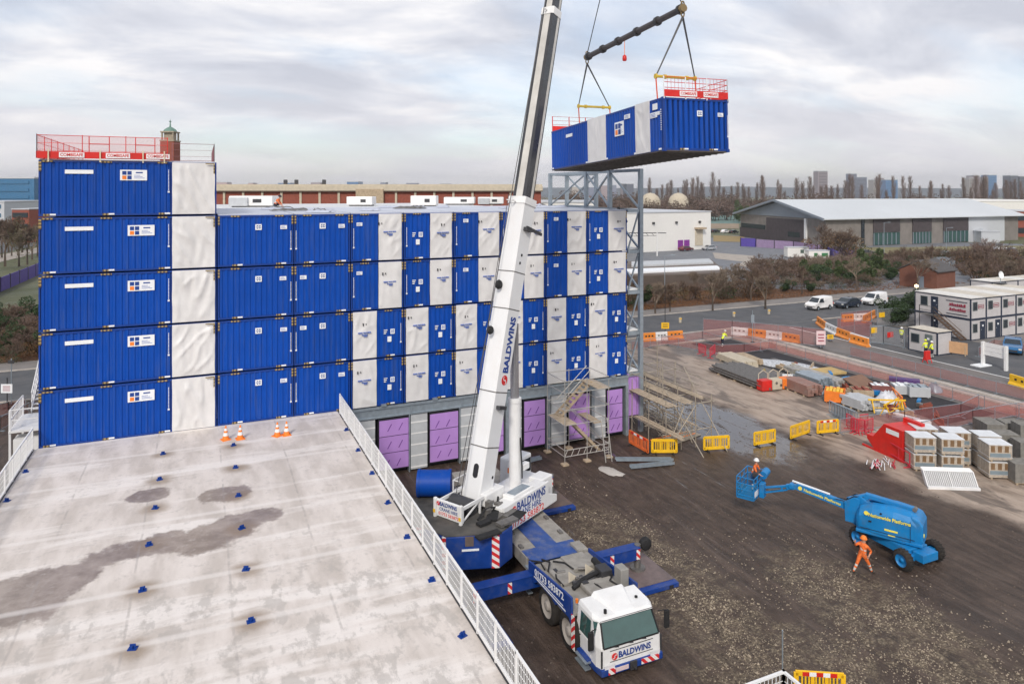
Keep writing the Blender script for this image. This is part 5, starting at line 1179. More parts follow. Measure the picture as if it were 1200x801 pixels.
# ------------------------------------------------------------------ people
def person(label, loc, rz, J, cloth, scale=1.0, helmet=M_white, group=None, trousers=None, band=True):
    """J: joint positions, local, facing +x. One skinned body; clothes by nearest bone."""
    t = thing('person', label, 'person', loc, rz, group)
    V = []; E_ = []; Rd = []; tagb = []
    def v(p, r): V.append(Vector(p)*scale); Rd.append(r*scale); return len(V)-1
    def e(a, c, k): E_.append((a, c)); tagb.append(k)
    pel = v(J['pelvis'], (.14)); wst = v((Vector(J['pelvis'])+Vector(J['chest']))/2, .135); ch = v(J['chest'], .165); nk = v(J['neck'], .06)
    hd0 = v(Vector(J['neck'])+Vector(J['headdir'])*.08, .075); hd1 = v(Vector(J['neck'])+Vector(J['headdir'])*.17, .098); hd2 = v(Vector(J['neck'])+Vector(J['headdir'])*.25, .07)
    e(pel, wst, 't'); e(wst, ch, 't'); e(ch, nk, 't'); e(nk, hd0, 'h'); e(hd0, hd1, 'h'); e(hd1, hd2, 'h')
    hands = []
    for s in ('L', 'R'):
        sh, el, wr = (Vector(J[k+s]) for k in ('sh', 'el', 'wr')); a = v(sh, .075); b_ = v(sh.lerp(el, .5), .06); c = v(el, .05); d = v(el.lerp(wr, .6), .04); f = v(wr, .032); hp = v(wr+(wr-el).normalized()*.07, .036)
        e(ch, a, 't'); e(a, b_, 't'); e(b_, c, 't'); e(c, d, 't'); e(d, f, 's'); e(f, hp, 's'); hands.append((wr*scale, (wr-el).normalized()))
        hi, kn, an, to = (Vector(J[k+s]) for k in ('hi', 'kn', 'an', 'to')); a = v(hi, .105); m_ = v(hi.lerp(kn, .5), .088); c = v(kn, .068); d = v(kn.lerp(an, .4), .064); f = v(an, .045); g_ = v(to, .04)
        e(pel, a, 'l'); e(a, m_, 'l'); e(m_, c, 'l'); e(c, d, 'l'); e(d, f, 'l'); e(f, g_, 'b')
    me = bpy.data.meshes.new('tmp'); me.from_pydata(V, E_, []); o = bpy.data.objects.new('tmp', me); COL.objects.link(o)
    sk = o.modifiers.new('s', 'SKIN'); 
    for i, sv in enumerate(me.skin_vertices[0].data): sv.radius = (Rd[i], Rd[i]*(.78 if i in (0, 1, 2) else 1)); sv.use_root = (i == 0)
    ss = o.modifiers.new('u', 'SUBSURF'); ss.levels = 1; ss.render_levels = 1
    bpy.context.view_layer.update(); bm_ = bpy.data.meshes.new_from_object(o.evaluated_get(bpy.context.evaluated_depsgraph_get())); COL.objects.unlink(o); bpy.data.objects.remove(o)
    Q = MB(); Q.sm = True; base = [p.co.copy() for p in bm_.vertices]
    kinds = {'t': 0, 'l': 1, 's': 2, 'h': 2, 'b': 3}
    def kind(c):
        best = None
        for (a, d), k in zip(E_, tagb):
            A_, D_ = V[a], V[d]; ab = D_-A_; q = max(0, min(1, (c-A_).dot(ab)/max(1e-6, ab.length_squared))); ds = (c-(A_+ab*q)).length
            if best is None or ds < best[0]: best = (ds, k, q, a, d)
        k = kinds[best[1]]
        if band and best[1] == 't' and best[3] == wst and .2 < best[2] < .55: k = 4
        if band and best[1] == 'l' and Rd[best[3]] < .07*scale and .25 < best[2] < .7 and Rd[best[4]] < .066*scale: k = 4
        return k
    Q.v = base
    for p in bm_.polygons: Q.f.append(list(p.vertices)); Q.m.append(kind(sum((base[i] for i in p.vertices), Vector())/len(p.vertices))); Q.s.append(True)
    for wr, dr in hands:
        sd = dr.cross(Vector((0, 0, 1))); sd = sd.normalized() if sd.length > .1 else Vector((0, 1, 0)); cu = sd.cross(dr)
        Q.mi = 2; p = wr + dr*.09*scale
        for k, L_ in enumerate((.062, .074, .07, .055)):
            a = p + sd*(k-1.5)*.019*scale; m_ = a + dr*L_*.55*scale + cu*.008*scale; c = m_ + (dr*.8+cu*.6)*L_*.5*scale
            Q.tube(a, m_, .0095*scale, 6, .0088*scale, caps=False); Q.tube(m_, c, .0088*scale, 6, .006*scale)
        a = wr + dr*.035*scale + sd*.03*scale; m_ = a + (dr*.6+sd*.8)*.035*scale; Q.tube(a, m_, .011*scale, 6, .01*scale, caps=False); Q.tube(m_, m_+(dr+sd*.2)*.03*scale, .01*scale, 6, .007*scale)
    # nose, ears, eyes
    hc = (Vector(J['neck'])+Vector(J['headdir'])*.16)*scale; f = Vector(J.get('look', (1, 0, 0))).normalized(); sdv = Vector((0, 0, 1)).cross(f).normalized(); hdv = Vector(J['headdir']).normalized()
    Q.mi = 2; Q.tube(hc+f*.085*scale+hdv*.01, hc+f*.122*scale-hdv*.015, .009*scale, 6, .015*scale)
    for s in (-1, 1): Q.tube(hc+sdv*s*.088*scale, hc+sdv*s*.108*scale-f*.01, .02*scale, 8)
    Q.mi = 3
    for s in (-1, 1): Q.tube(hc+f*.085*scale+sdv*s*.033*scale+hdv*.022, hc+f*.1*scale+sdv*s*.033*scale+hdv*.022, .009*scale, 6)
    Q.tube(hc+f*.085*scale-hdv*.045-sdv*.02, hc+f*.085*scale-hdv*.045+sdv*.02, .006*scale, 5)
    me2 = Q.build('body', [cloth, trousers or cloth, M_skin, M_boot, M_refl], t)
    # helmet
    b = MB(Matrix.Translation(hc+hdv*.03*scale) @ hdv.to_track_quat('Z', 'Y').to_matrix().to_4x4()); s = scale
    b.lathe((0, 0, 0), [(.128*s, .0), (.122*s, .05*s), (.095*s, .10*s), (.05*s, .128*s), (0, .135*s)], 16); b.lathe((0, 0, 0), [(.12*s, 0), (.15*s, -.005*s), (.15*s, .006*s), (.12*s, .012*s)], 16); b.build('helmet', helmet, t)
    return t
def standing(bend=0.0, arm=0.0, gap=.11, stride=0.0):
    J = dict(pelvis=(0, 0, .95), chest=(bend*.3, 0, 1.33), neck=(bend*.45, 0, 1.50), headdir=(bend*.3, 0, 1))
    for s, y in (('L', 1), ('R', -1)):
        st = stride*y
        J['sh'+s] = (bend*.38, .19*y, 1.42); J['el'+s] = (bend*.3+.04+arm*.15, .25*y, 1.14); J['wr'+s] = (bend*.3+.1+arm*.3, .23*y, .9+arm*.2)
        J['hi'+s] = (0, .09*y, .90); J['kn'+s] = (st*.22+.03, gap*y, .5); J['an'+s] = (st*.42, gap*y, .09); J['to'+s] = (st*.42+.17, (gap+.02)*y, .05)
    return J
pz = gp(1010.5, 671.5)
J = dict(pelvis=(0, 0, .86), chest=(.08, .02, 1.18), neck=(.06, .02, 1.34), headdir=(.05, 0, .98), look=(1, -.5, -.2),
    shL=(-.06, .14, 1.28), elL=(-.28, .06, 1.22), wrL=(-.34, -.05, 1.40), shR=(.16, -.12, 1.24), elR=(.34, -.1, 1.02), wrR=(.16, -.26, .9),
    hiL=(-.06, .06, .80), knL=(-.22, .02, .45), anL=(-.38, .02, .09), toL=(-.26, -.06, .045), hiR=(.07, -.05, .80), knR=(.26, -.05, .46), anR=(.42, .02, .09), toR=(.55, -.05, .045))
person('person in orange hi-vis suit striding past the lift with one arm raised', pz, -YAW, J, M_hiviso, helmet=M_orange, scale=1.02)
bp = LF @ Vector((6.8, -.25, 0)); J = standing(.35, .8)
person('person in orange jacket and white helmet standing in the blue lift basket', (LX+bp.x, LY+bp.y, 1.06), LH+math.pi, J, M_hiviso, trousers=pmat('blue_work_trousers', (.02, .09, .22), .8), scale=1.0)
# ------------------------------------------------------------------ things on the site
def pbarrier(a, c, mat, label, top=False, h=1.0):
    "moulded plastic pedestrian barrier between two ground points"
    a, c = Vector(a), Vector(c); L_ = (c-a).length; rz = math.atan2((c-a).y, (c-a).x)
    t = thing('plastic_barrier', label, 'barrier', a, rz, 'plastic barriers across the muddy haul route'); w_ = .03
    b = MB(); b.box(.06, L_-.06, -w_, w_, h-.18, h-.0); b.box(.03, L_-.03, -w_, w_, .1, .3); b.box(0, .16, -w_, w_, .14, h-.06); b.box(L_-.16, L_, -w_, w_, .14, h-.06)
    for g in range(3):
        x0 = .16 + (L_-.32)*(g/3)
        if g: b.box(x0-.06, x0+.06, -w_, w_, .3, h-.18)
        for k in range(1, 4): x = x0 + (L_-.32)/3*k/4; b.box(x-.028, x+.028, -w_*.7, w_*.7, .3, h-.18)
    b.build('frame', mat, t, bevel=.012)
    for x in (.3, L_-.3):
        b = MB(); b.box(x-.05, x+.05, -.3, .3, 0, .06); b.box(x-.04, x+.04, -.03, .03, .05, .15); b.build('foot', M_black, t)
    if top:
        for k in range(5):
            b = MB(); x = .28+(L_-.56)*k/5; b.box(x, x+(L_-.56)/5, -w_-.006, -w_+.001, h-.165, h-.03); b.box(x, x+(L_-.56)/5, w_-.001, w_+.006, h-.165, h-.03); b.build('reflective_strip', M_red if k % 2 == 0 else M_wlabel, t)
    return t
pbarrier(gp(763, 532), gp(794, 532), M_yellow, 'yellow plastic barrier next to the orange one in front of the scaffold')
pbarrier(gp(824, 529), gp(855, 527), M_yellow, 'yellow plastic barrier between scaffold end and puddle')
pbarrier(gp(883, 523.5), gp(909, 519), M_yellow, 'yellow plastic barrier on the right rim of the puddle')
pbarrier(gp(926, 516), gp(949, 508), M_yellow, 'yellow plastic barrier without stripes on the edge of the pale ground')
pbarrier(gp(957, 509.5), gp(983, 507), M_yellow, 'yellow plastic barrier with red and white strip beside the pale ground', True)
pbarrier(gp(930, 819), gp(991, 823), M_yellow, 'yellow plastic barrier with red and white strip beside the white mesh cage', True)
pbarrier(gp(737, 520), gp(760, 533), pmat('barrier_orange', (.75, .16, .04), .5, dirt=.2), 'orange plastic barrier at the foot of the scaffold', True)

def wbarrier(a, c, col, label, h=.95):
    a, c = Vector(a), Vector(c); L_ = (c-a).length-.03; rz = math.atan2((c-a).y, (c-a).x)
    t = thing('traffic_barrier', label, 'traffic barrier', a, rz, 'water filled traffic barriers around the site entrance')
    b = MB(); b.prism([(-.28, 0), (.28, 0), (.28, .14), (.12, .32), (.1, h), (-.1, h), (-.12, .32), (-.28, .14)], 0, L_, 'x'); b.build('shell', col, t, bevel=.02)
    b = MB()
    for k in range(3): x = L_*(.25+.25*k); b.box(x-.12, x+.12, -.115, -.108, .5, .68); b.box(x-.12, x+.12, .108, .115, .5, .68)
    b.build('fork_slot', M_dark if col is not M_white else M_steel, t)
    return t
M_wo = pmat('barrier_bright_orange', (.80, .27, .04), .5, dirt=.15)
ORDN = ['first', 'second', 'third', 'fourth', 'fifth']
def wrow(pts, cols, where):
    for k in range(len(pts)-1):
        wbarrier(pts[k], pts[k+1], (M_wo, M_white, M_yellow)[cols[k]], '%s water filled traffic barrier, %s from left %s' % (('orange', 'white', 'yellow')[cols[k]], ORDN[k], where))
wrow([gp(857, 392), gp(877, 394), gp(898, 396.5), gp(917, 399), gp(937, 402.5)], [1, 0, 1, 0], 'behind the mesh corner')
wrow([gp(958, 379), gp(968, 386.5), gp(981, 393), gp(997, 399), gp(1018, 406)], [0, 1, 0, 1], 'in the curved row')
wbarrier(gp(997, 401), gp(1018, 407), M_wo, 'orange water filled traffic barrier at the lower end of the curved row')
wrow([gp(753, 400), gp(768, 399), gp(782, 398), gp(800, 396.5)], [0, 1, 0], 'beside the steel tower')
wrow([gp(987, 377), gp(1000, 376), gp(1017, 375)], [0, 1], 'in front of the parked vans')
wbarrier(gp(1012, 378), gp(1025, 371), M_wo, 'orange water filled traffic barrier turned toward the road by the grey gate')
wbarrier(gp(1184, 450), gp(1215, 460), M_yellow, 'yellow water filled traffic barrier beyond the white sign board')

def netfence(pts, label, h=1.05, mat=None, step=2.5, feet=True):
    return mesh_fence('barrier_fence', label, 'mesh fence', pts, h, M_galv, mat or M_mesh, post=.035, step=step, feet=feet, rail=.035, group='pink mesh barrier fences')
G = gp
netfence([G(740, 411), G(823, 398), G(846, 405)], 'pink mesh fence running from the steel tower along the road', 1.0)
netfence([G(775, 403), G(838, 415), G(872, 414), G(910, 409)], 'pink mesh fence zigzagging behind the tube stack', 1.0)
netfence([G(824, 393), G(858, 396), G(940, 404), G(966, 407)], 'tall pink mesh screen behind the white and orange barriers', 2.0)
netfence([Vector((56.3, 58, 0)), Vector((56.2, 30, 0))], 'long pink mesh fence along the tan edge of the new tarmac', 1.05)
netfence([Vector((61.5, 52, 0)), Vector((61.3, 30, 0))], 'long pink mesh fence along the kerb of the site road', 1.05)
netfence([G(985, 508), G(1060, 498), G(1126, 489), G(1147, 478)], 'pink mesh fence between red skip and materials yard', 1.05)
netfence([G(1080, 512), G(1140, 497), G(1215, 484)], 'pink mesh fence behind the wrapped brick packs', 1.05)
netfence([G(981, 391), G(1022, 396), G(1021, 380), G(985, 384)], 'pink mesh enclosure beside the grey gate', 1.9)
netfence([G(1147, 418), G(1165, 408), G(1215, 414)], 'pink mesh fence in front of the blue car', 1.0)
netfence([G(-20, 512), G(0, 505), G(34, 487)], 'pink mesh fence on the dirt left of the white stair', 1.0)
netfence([G(-20, 494), G(10, 486), G(30, 480)], 'pink mesh fence beside the road left of the white stair', 1.0)
for px, py in ((824, 413), (834, 416)):
    pass
def rbarrier(a, c, label, mat=M_red, group='red and grey tubular barriers by the yard', n=9, h=1.05, legs=True):
    a, c = Vector(a), Vector(c); L_ = (c-a).length; rz = math.atan2((c-a).y, (c-a).x); t = thing('crowd_barrier', label, 'crowd barrier', a, rz, group)
    b = MB(); b.beam((0, 0, .15), (0, 0, h), .05); b.beam((L_, 0, .15), (L_, 0, h), .05); b.beam((0, 0, h), (L_, 0, h), .05); b.beam((0, 0, .25), (L_, 0, .25), .05)
    for k in range(1, n): b.beam((L_*k/n, 0, .25), (L_*k/n, 0, h), .025)
    b.build('frame', mat, t)
    for x in (.15, L_-.15): b = MB(); b.beam((x, -.3, .03), (x, .3, .03), .05); b.beam((x, 0, .03), (x, 0, .25), .04); b.build('foot', mat, t)
    return t
M_rp = pmat('barrier_pinkred', (.60, .04, .07), .5)
rbarrier(G(819, 414), G(827, 417), 'red tubular barrier at the left end of the zigzag mesh fence', M_rp); rbarrier(G(832, 420), G(838, 415), 'red tubular barrier touching the cream plank stack', M_rp)
for k in range(9):
    rbarrier(G(972+k*3.2, 485+k*1.4), G(979+k*3.2, 489.5+k*1.4), 'grey tubular barrier, %s from left in the rack row near the orange crate' % ordinal(k+1), M_galv, 'grey tubular barriers lined up in the yard', 3)
for k, (x, y) in enumerate(((992, 501), (997, 506), (1004, 508), (1008, 503), (1014, 510))):
    rbarrier(G(x, y), G(x+9, y+5-k*2), '%s red tubular barrier from left in the cluster beside the red skip' % ORDN[k], M_rp, n=6)

# black yard items
def stack_of_tubes(name, label, cat, a, c, nw, nh, r, mat, gap=1.05, base=.12, ends=None, jit=.25, sq=False):
    a, c = Vector(a), Vector(c); d = c-a; L_ = d.length; rz = math.atan2(d.y, d.x); t = thing(name, label, cat, a, rz); rs_ = random.Random(int(abs(a.x*7)))
    for x in (.15, .5, .85): b = MB(); b.box(L_*x-.05, L_*x+.05, -.08, nw*r*2*gap+.05, 0, base); b.build('bearer', M_tan, t)
    for j in range(nh):
        for i in range(nw):
            b = MB(); y = r+i*r*2*gap; z = base+r+j*r*2; o = rs_.uniform(-jit, jit)
            (b.beam((o, y, z), (L_+o, y, z), r*1.9) if sq else b.tube((o, y, z), (L_+o, y, z), r, 6)); b.build('plank' if sq else 'tube', mat, t)
    if ends: ends(t, L_, nw*r*2*gap)
    return t
def tends(t, L_, w_):
    for k, m in enumerate((M_red, M_yellow, M_orange)):
        y0 = w_*k/3; b = MB(); b.box(L_-.3, L_+.45, y0+.03, y0+w_/3-.03, .08, .95); b.build('end_box', m if k != 1 else M_cream, t, bevel=.03)
        b = MB(); pts = [Vector((L_-.1, y0+.06, .9)), Vector((L_-.1, y0+.08, 1.45)), Vector((L_-.1, y0+w_/6, 1.7)), Vector((L_-.1, y0+w_/3-.08, 1.45)), Vector((L_-.1, y0+w_/3-.06, .9))]; b.path(pts, .035, 6); b.build('hoop', M_cream, t)
stack_of_tubes('tube_stack', 'long stack of grey scaffold tubes with red and orange end boxes', 'tube stack', G(901, 456), G(834, 433), 1, 1, .05, M_galv) if False else None
a_, c_ = G(834, 436), G(889, 458); stack_of_tubes('tube_stack', 'long low stack of grey scaffold tubes ending in red and orange boxes', 'tube stack', a_, c_, 14, 3, .11, M_steel, ends=tends, jit=.6)
stack_of_tubes('plank_stack', 'stack of pale cream boards beside the red tubular barrier', 'board stack', G(840, 421), G(870, 433), 6, 2, .14, M_cream, sq=True)
stack_of_tubes('beam_stack', 'stack of rusty pink beams on the tan ground right of the tube stack', 'beam stack', G(919, 455), G(946, 466), 5, 3, .14, pmat('rusty_pink', (.30, .17, .14), .7, dirt=.4, dcol=(.3, .3, .28)), sq=True)
stack_of_tubes('beam_stack', 'stack of light galvanised beams with dark straps in the yard middle', 'beam stack', G(930, 447), G(958, 457), 6, 3, .13, M_galv, sq=True)
stack_of_tubes('beam_stack', 'long row of mottled galvanised lattice beams on the new tarmac', 'beam stack', G(918, 436), G(980, 455), 6, 2, .12, pmat('mottled_galv', (.34, .33, .32), .6, var=.3, scale=3, dirt=.4, dcol=(.3, .28, .1)), sq=True)
stack_of_tubes('beam_stack', 'stack of grey planks behind the orange crate', 'beam stack', G(985, 474), G(1010, 483), 7, 3, .12, M_gpanel, sq=True)
stack_of_tubes('beam_stack', 'small stack of brown timbers behind the cream boards', 'beam stack', G(862, 420), G(884, 429), 4, 2, .12, M_tan, sq=True)
# crates and heaps
def crate(px, py, L_, W_, h_, m1, m2, label, rz=.4, cat='crate', name='crate', contents=None):
    t = thing(name, label, cat, G(px, py), rz); b = MB(); b.box(0, L_, 0, W_, .1, .14)
    b.box(0, L_, 0, .04, .1, h_); b.box(0, L_, W_-.04, W_, .1, h_); b.box(0, .04, .04, W_-.04, .1, h_); b.box(L_-.04, L_, .04, W_-.04, .1, h_); b.build('walls', m1, t, bevel=.01)
    for x in (.1, L_-.2): b = MB(); b.box(x, x+.1, 0.05, W_-.05, 0, .1); b.build('runner', m1, t)
    b = MB()
    for k in range(5): b.box(.08+k*(L_-.2)/5, .05+(k+1)*(L_-.2)/5, .08, W_-.08, .15, h_-.03+.1*(k % 2)); 
    b.build('contents', m2, t, bevel=.03); return t
crate(966, 471, 1.5, 1.5, .95, M_orange, M_yellow, 'orange skip filled with yellow parts on the pale ground', -.9)
crate(1000, 465, 1.6, 1.2, .6, M_tan, M_brick, 'tan crate of rusty parts behind the grey planks', -.6)
crate(1012, 478, .8, .8, .7, M_orange, M_red, 'small orange crate in front of the brown sheets', -.4)
crate(1049, 463, 1.8, 1.2, .8, M_gpanel, M_wlabel, 'grey crate heaped with white and blue material', -.6)
crate(1066, 466, 1.6, 1.2, .9, M_gpanel, M_galv, 'grey crate of metal fittings at the yard end', -.6)
crate(1022, 461, 1.6, 1.0, .7, pmat('dusky_red', (.22, .08, .07), .7), M_wlabel, 'dusky red crate beside the brown sheets', -.6)
def slab(px, py, L_, W_, h_, rz, mat, label, name, cat, tiltx=0):
    t = thing(name, label, cat, G(px, py), rz); b = MB(Matrix.Rotation(tiltx, 4, 'X')); b.box(0, L_, 0, W_, .05, .05+h_); b.build('sheets', mat, t, bevel=.01)
    b = MB(); b.box(.1, .2, 0, W_*.9, 0, .06); b.box(L_-.2, L_-.1, 0, W_*.9, 0, .06); b.each('bearer', M_tan, t); return t
slab(1008, 459, 2.6, 1.8, .12, .1, pmat('brown_sheet', (.20, .11, .07), .6, dirt=.3), 'brown metal sheets tilted over the yard junk', 'sheet_stack', 'sheet stack', R(22))
slab(968, 441, 2.4, 2.0, .2, -.1, pmat('sand_pad', (.48, .34, .14), .8), 'round-looking tan bag lying on the new tarmac', 'sand_bag', 'bag')
slab(1042, 447, 2.4, .8, .3, -.9, M_bluef, 'dark blue tank lying by the mesh fence', 'tank', 'tank')
def blob(px, py, rx, ry, h, mat, label, name, cat, seed):
    t = MB(); t.sm = True; n = 20; m = 6; vs = [(0, 0, h)]; 
    for j in range(1, m+1):
        for i in range(n):
            a = 2*math.pi*i/n; r = j/m*(1+.25*fbm(math.cos(a)*2+seed, math.sin(a)*2, j*.3)); z = h*max(0, (1-(j/m)**2))*(1+.5*fbm(i*.8, j+seed, 0)); vs.append((rx*r*math.cos(a), ry*r*math.sin(a), z if j < m else 0))
    fs = [(0, 1+i, 1+(i+1) % n) for i in range(n)] + [(1+(j-1)*n+i, 1+j*n+i, 1+j*n+(i+1) % n, 1+(j-1)*n+(i+1) % n) for j in range(1, m) for i in range(n)]
    t.add(vs, fs); o = t.build(name, mat); o.location = G(px, py); o.rotation_euler = (0, 0, seed); tag(o, label, cat); return o
blob(996, 447, 1.4, .8, .4, pmat('sky_blue_sheet', (.03, .30, .62), .5, dirt=.3, dcol=(.7, .7, .7)), 'bright blue plastic sheet crumpled on the new tarmac', 'tarpaulin', 'tarpaulin', 1)
blob(925, 429, 4.6, 1.6, .35, pmat('grey_white_mesh', (.48, .50, .53), .6, var=.4, scale=6), 'pile of pale wire mesh on the new tarmac', 'mesh_pile', 'mesh pile', 2.0)
blob(865, 433, .9, .5, .5, pmat('teal_sheet', (.06, .32, .24), .6), 'green plastic sheet behind the tube stack', 'tarpaulin', 'tarpaulin', 3)
blob(893, 441, 1.2, .8, .6, pmat('ochre_heap', (.38, .28, .08), .8, var=.4, scale=3), 'ochre heap of fittings at the tube stack end', 'fittings_heap', 'heap', 4)
blob(716, 552, .9, .5, .12, M_conc, 'pale crumpled sheet on the mud below the stair scaffold', 'sheet', 'sheet', 5)
blob(1040, 470, 1.0, .8, .8, pmat('pale_bag', (.6, .62, .66), .5, var=.2, scale=4), 'white and pale blue bags heaped in the yard', 'bag_heap', 'bags', 6)
blob(1095, 458, .8, .6, .7, M_galv, 'grey heap of scrap beside the mesh fence', 'scrap_heap', 'heap', 7)
def frame_trestle(px, py, rz, mat, label):
    t = thing('trestle', label, 'trestle', G(px, py), rz); b = MB()
    for x in (0, 2.2): b.beam((x, -.4, 0), (x, 0, .9), .07); b.beam((x, .4, 0), (x, 0, .9), .07)
    b.build('legs', mat, t); b = MB(); b.beam((-.3, 0, .93), (2.5, 0, .93), .1); b.beam((0, -.3, .4), (2.2, -.3, .4), .05); b.build('top_bar', mat, t)
frame_trestle(1022, 482, -.5, M_yellow, 'yellow steel trestle tipped beside the grey planks'); frame_trestle(1038, 488, .3, M_yellow, 'bent yellow steel frame nearest the pink mesh fence'); frame_trestle(1056, 478, .9, M_orange, 'orange steel trestle in front of the pale bags')
# scattered smaller clutter of the yard
rs = random.Random(21); kinds = ((M_tan, 'short tan timber'), (M_galv, 'short grey metal offcut'), (M_wlabel, 'white plastic scrap'), (M_brick, 'rust red scrap'), (M_steel, 'dark metal offcut'), (M_genie, 'bright blue scrap'))
for k in range(46):
    m_, nm = kinds[k % 6]; px, py = rs.uniform(915, 1110), 0
    py = 428 + (px-915)*.30 + rs.uniform(-6, 22)
    b = MB(); L_ = rs.uniform(.5, 2.0); b.box(0, L_, 0, rs.uniform(.15, .5), 0, rs.uniform(.1, .35)); b.box(L_*.2, L_*.9, .02, .12, .1, .45) if k % 3 == 0 else None
    o = b.build('offcut', m_, None, bevel=.01); o.location = G(px, py); o.rotation_euler = (0, 0, rs.uniform(0, 3)); tag(o, nm + ' lying among the yard materials', 'offcut', 'offcuts strewn in the materials yard')

# red skip, tube pile, brick packs
sk_a = G(1074, 546); t = thing('red_skip', 'bright red sloping steel skip beside the wrapped brick packs', 'skip', sk_a + Vector((-.3, .7, 0)), math.atan2((G(1024, 524)-sk_a).y, (G(1024, 524)-sk_a).x))
b = MB(); b.prism([(0, .1), (0, 2.0), (1.5, 2.0), (2.4, .9), (2.9, .9), (2.9, .6), (2.3, .1)], -1.9, 0, 'y'); b.build('body', M_red, t, bevel=.03)
b = MB(); b.box(.3, 1.3, .001, .012, 1.5, 1.8); b.build('label', M_wlabel, t)
b = MB(); b.box(-.05, 3.3, -.1, .0, .0, .12); b.box(-.05, 3.3, -1.9, -1.8, 0, .12); b.each('skid', M_red, t)
b = MB(); b.box(.1, 1.5, -1.9, -1.6, 2.0, 2.25); b.build('top_rim', M_red, t)
rbarrier(G(1066, 549), G(1029, 527), 'red tubular rail standing in front of the red skip', M_rp, n=3, h=.95)
rs = random.Random(9); t = thing('pole_pile', 'pile of pink and white poles on the ground before the red skip', 'pole pile', G(1034, 541), 0)
for k in range(26):
    b = MB(); a = rs.uniform(2.0, 2.6); x, y = rs.uniform(-1, .9), rs.uniform(-.5, .5); L_ = rs.uniform(.7, 1.4); z = .04 + .02*(k % 8); b.tube((x, y, z), (x+math.cos(a)*L_, y-math.sin(a)*L_*.7, z+.03), .03, 6); b.build('pole', M_wlabel if k % 5 < 3 else M_rp, t)
M_pack = pmat('wrapped_block', (.46, .37, .27), .35, var=.3, scale=5, dirt=.5, dcol=(.16, .11, .07), dscale=2.2, spec=.5); M_packt = pmat('wrap_top', (.66, .68, .70), .35, var=.1, scale=3); M_packb = pmat('pack_print', (.20, .25, .28), .5)
M_packw = alpha_mat('clear_wrap', (.75, .76, .76), .2, .2)
M_card = pmat('brown_card', (.20, .12, .06), .7, var=.2)
def pack(loc, rz, label, w=1.15, d=1.0, h=1.0):
    t = thing('block_pack', label, 'block pack', loc, rz, 'wrapped packs of blocks in the yard')
    b = MB(); b.box(0, w, 0, d, .1, h); b.build('blocks', M_pack, t, bevel=.02)
    b = MB(); b.box(-.02, w+.02, -.02, d+.02, h, h+.03); b.box(-.02, w+.02, -.02, d+.02, h*.28, h*.28+.01); b.build('wrap_top', M_packt, t)
    b = MB(); b.box(-.012, w+.012, -.012, d+.012, .11, h-.001); b.build('wrap_sleeve', M_packw, t)
    b = MB(); b.box(.05, w-.1, -.03, -.015, h*.3, h*.52); b.build('printed_band', M_packb, t)
    for k in range(3): b = MB(); b.box(w*(.08+.3*k), w*(.08+.3*k)+.22, -.022, -.014, h*.58, h*.95); b.build('brown_card', M_card, t)
    for x in (.1, w-.2): b = MB(); b.box(x, x+.1, 0, d, 0, .1); b.build('pallet_runner', M_tan, t)
pa = G(1071, 551.5); pr = -YAW - R(5); PX = Vector((math.cos(pr), math.sin(pr), 0)); PY = Vector((-math.sin(pr), math.cos(pr), 0))
PK = [(0, .0, 'left'), (1.55, -.15, 'middle'), (3.85, -.9, 'right')]
for u, v_, nm in PK:
    for lv in (0, 1): pack(pa + PX*u + PY*v_ + Vector((0, 0, lv*1.04)), pr, '%s wrapped block pack of the %s pair in the front row' % (('lower', 'upper')[lv], nm), 1.3, 1.15, 1.0)
for u, v_, nm in ((.9, 1.6, 'left'), (2.6, 1.1, 'second'), (3.0, .6, 'third'), (4.1, .55, 'right')):
    if nm == 'third': continue
    for lv in (0, 1): pack(pa + PX*u + PY*v_ + Vector((0, 0, lv*1.04)), pr, '%s wrapped block pack, %s stack of the back row' % (('lower', 'upper')[lv], nm), 1.3, 1.15, 1.0)
M_kb = pmat('kerb_blocks', (.21, .20, .18), .85, var=.2, scale=4, dirt=.3)
for k, (px, py, lv) in enumerate(((1157, 518, 2), (1172, 531, 2), (1196, 541, 2), (1190, 568, 2), (1150, 508, 1), (1196, 519, 2), (1178, 510, 1))):
    for l in range(1):
        t = thing('kerb_pallet', '%s pallet of grey kerb blocks right of the wrapped packs' % ['nearest road', 'second', 'third', 'front', 'rearmost left', 'far right', 'rearmost right'][k], 'pallet', G(px, py), pr, 'pallets of grey kerb blocks')
        hh = .75 if lv == 1 else 1.1
        b = MB(); nx = 4
        for i in range(nx):
            for j in range(2): b.box(i*.31, i*.31+.3, 0, 1.1, .12+j*hh/2, .12+j*hh/2+hh/2-.01)
        b.build('blocks', M_kb, t)
        b = MB(); b.box(0, 1.25, 0, 1.1, .08, .11); b.box(.05, .15, 0, 1.1, 0, .08); b.box(1.1, 1.2, 0, 1.1, 0, .08); b.box(.55, .65, 0, 1.1, 0, .08); b.build('pallet', M_tan, t)
# pile of white railing panels
t = thing('railing_pile', 'stack of white mesh railing panels leaning before the block packs', 'railing panels', G(1088, 572), pr); 
for k in range(4):
    b = MB(Matrix.Translation((.03*k, .16*k, .02)) @ Matrix.Rotation(R(-38), 4, 'X')); L_ = 2.75; h_ = 1.0
    for z in (0, h_): b.beam((0, 0, z), (L_, 0, z), .055)
    for x in (0, L_/2, L_): b.beam((x, 0, 0), (x, 0, h_), .055)
    for i in range(1, 26): b.beam((L_*i/26, 0, 0), (L_*i/26, 0, h_), .035)
    b.build('railing_panel', M_white, t)
b = MB(); b.box(-.05, 2.8, -.1, .06, .0, .14); b.build('base_rail', M_white, t)

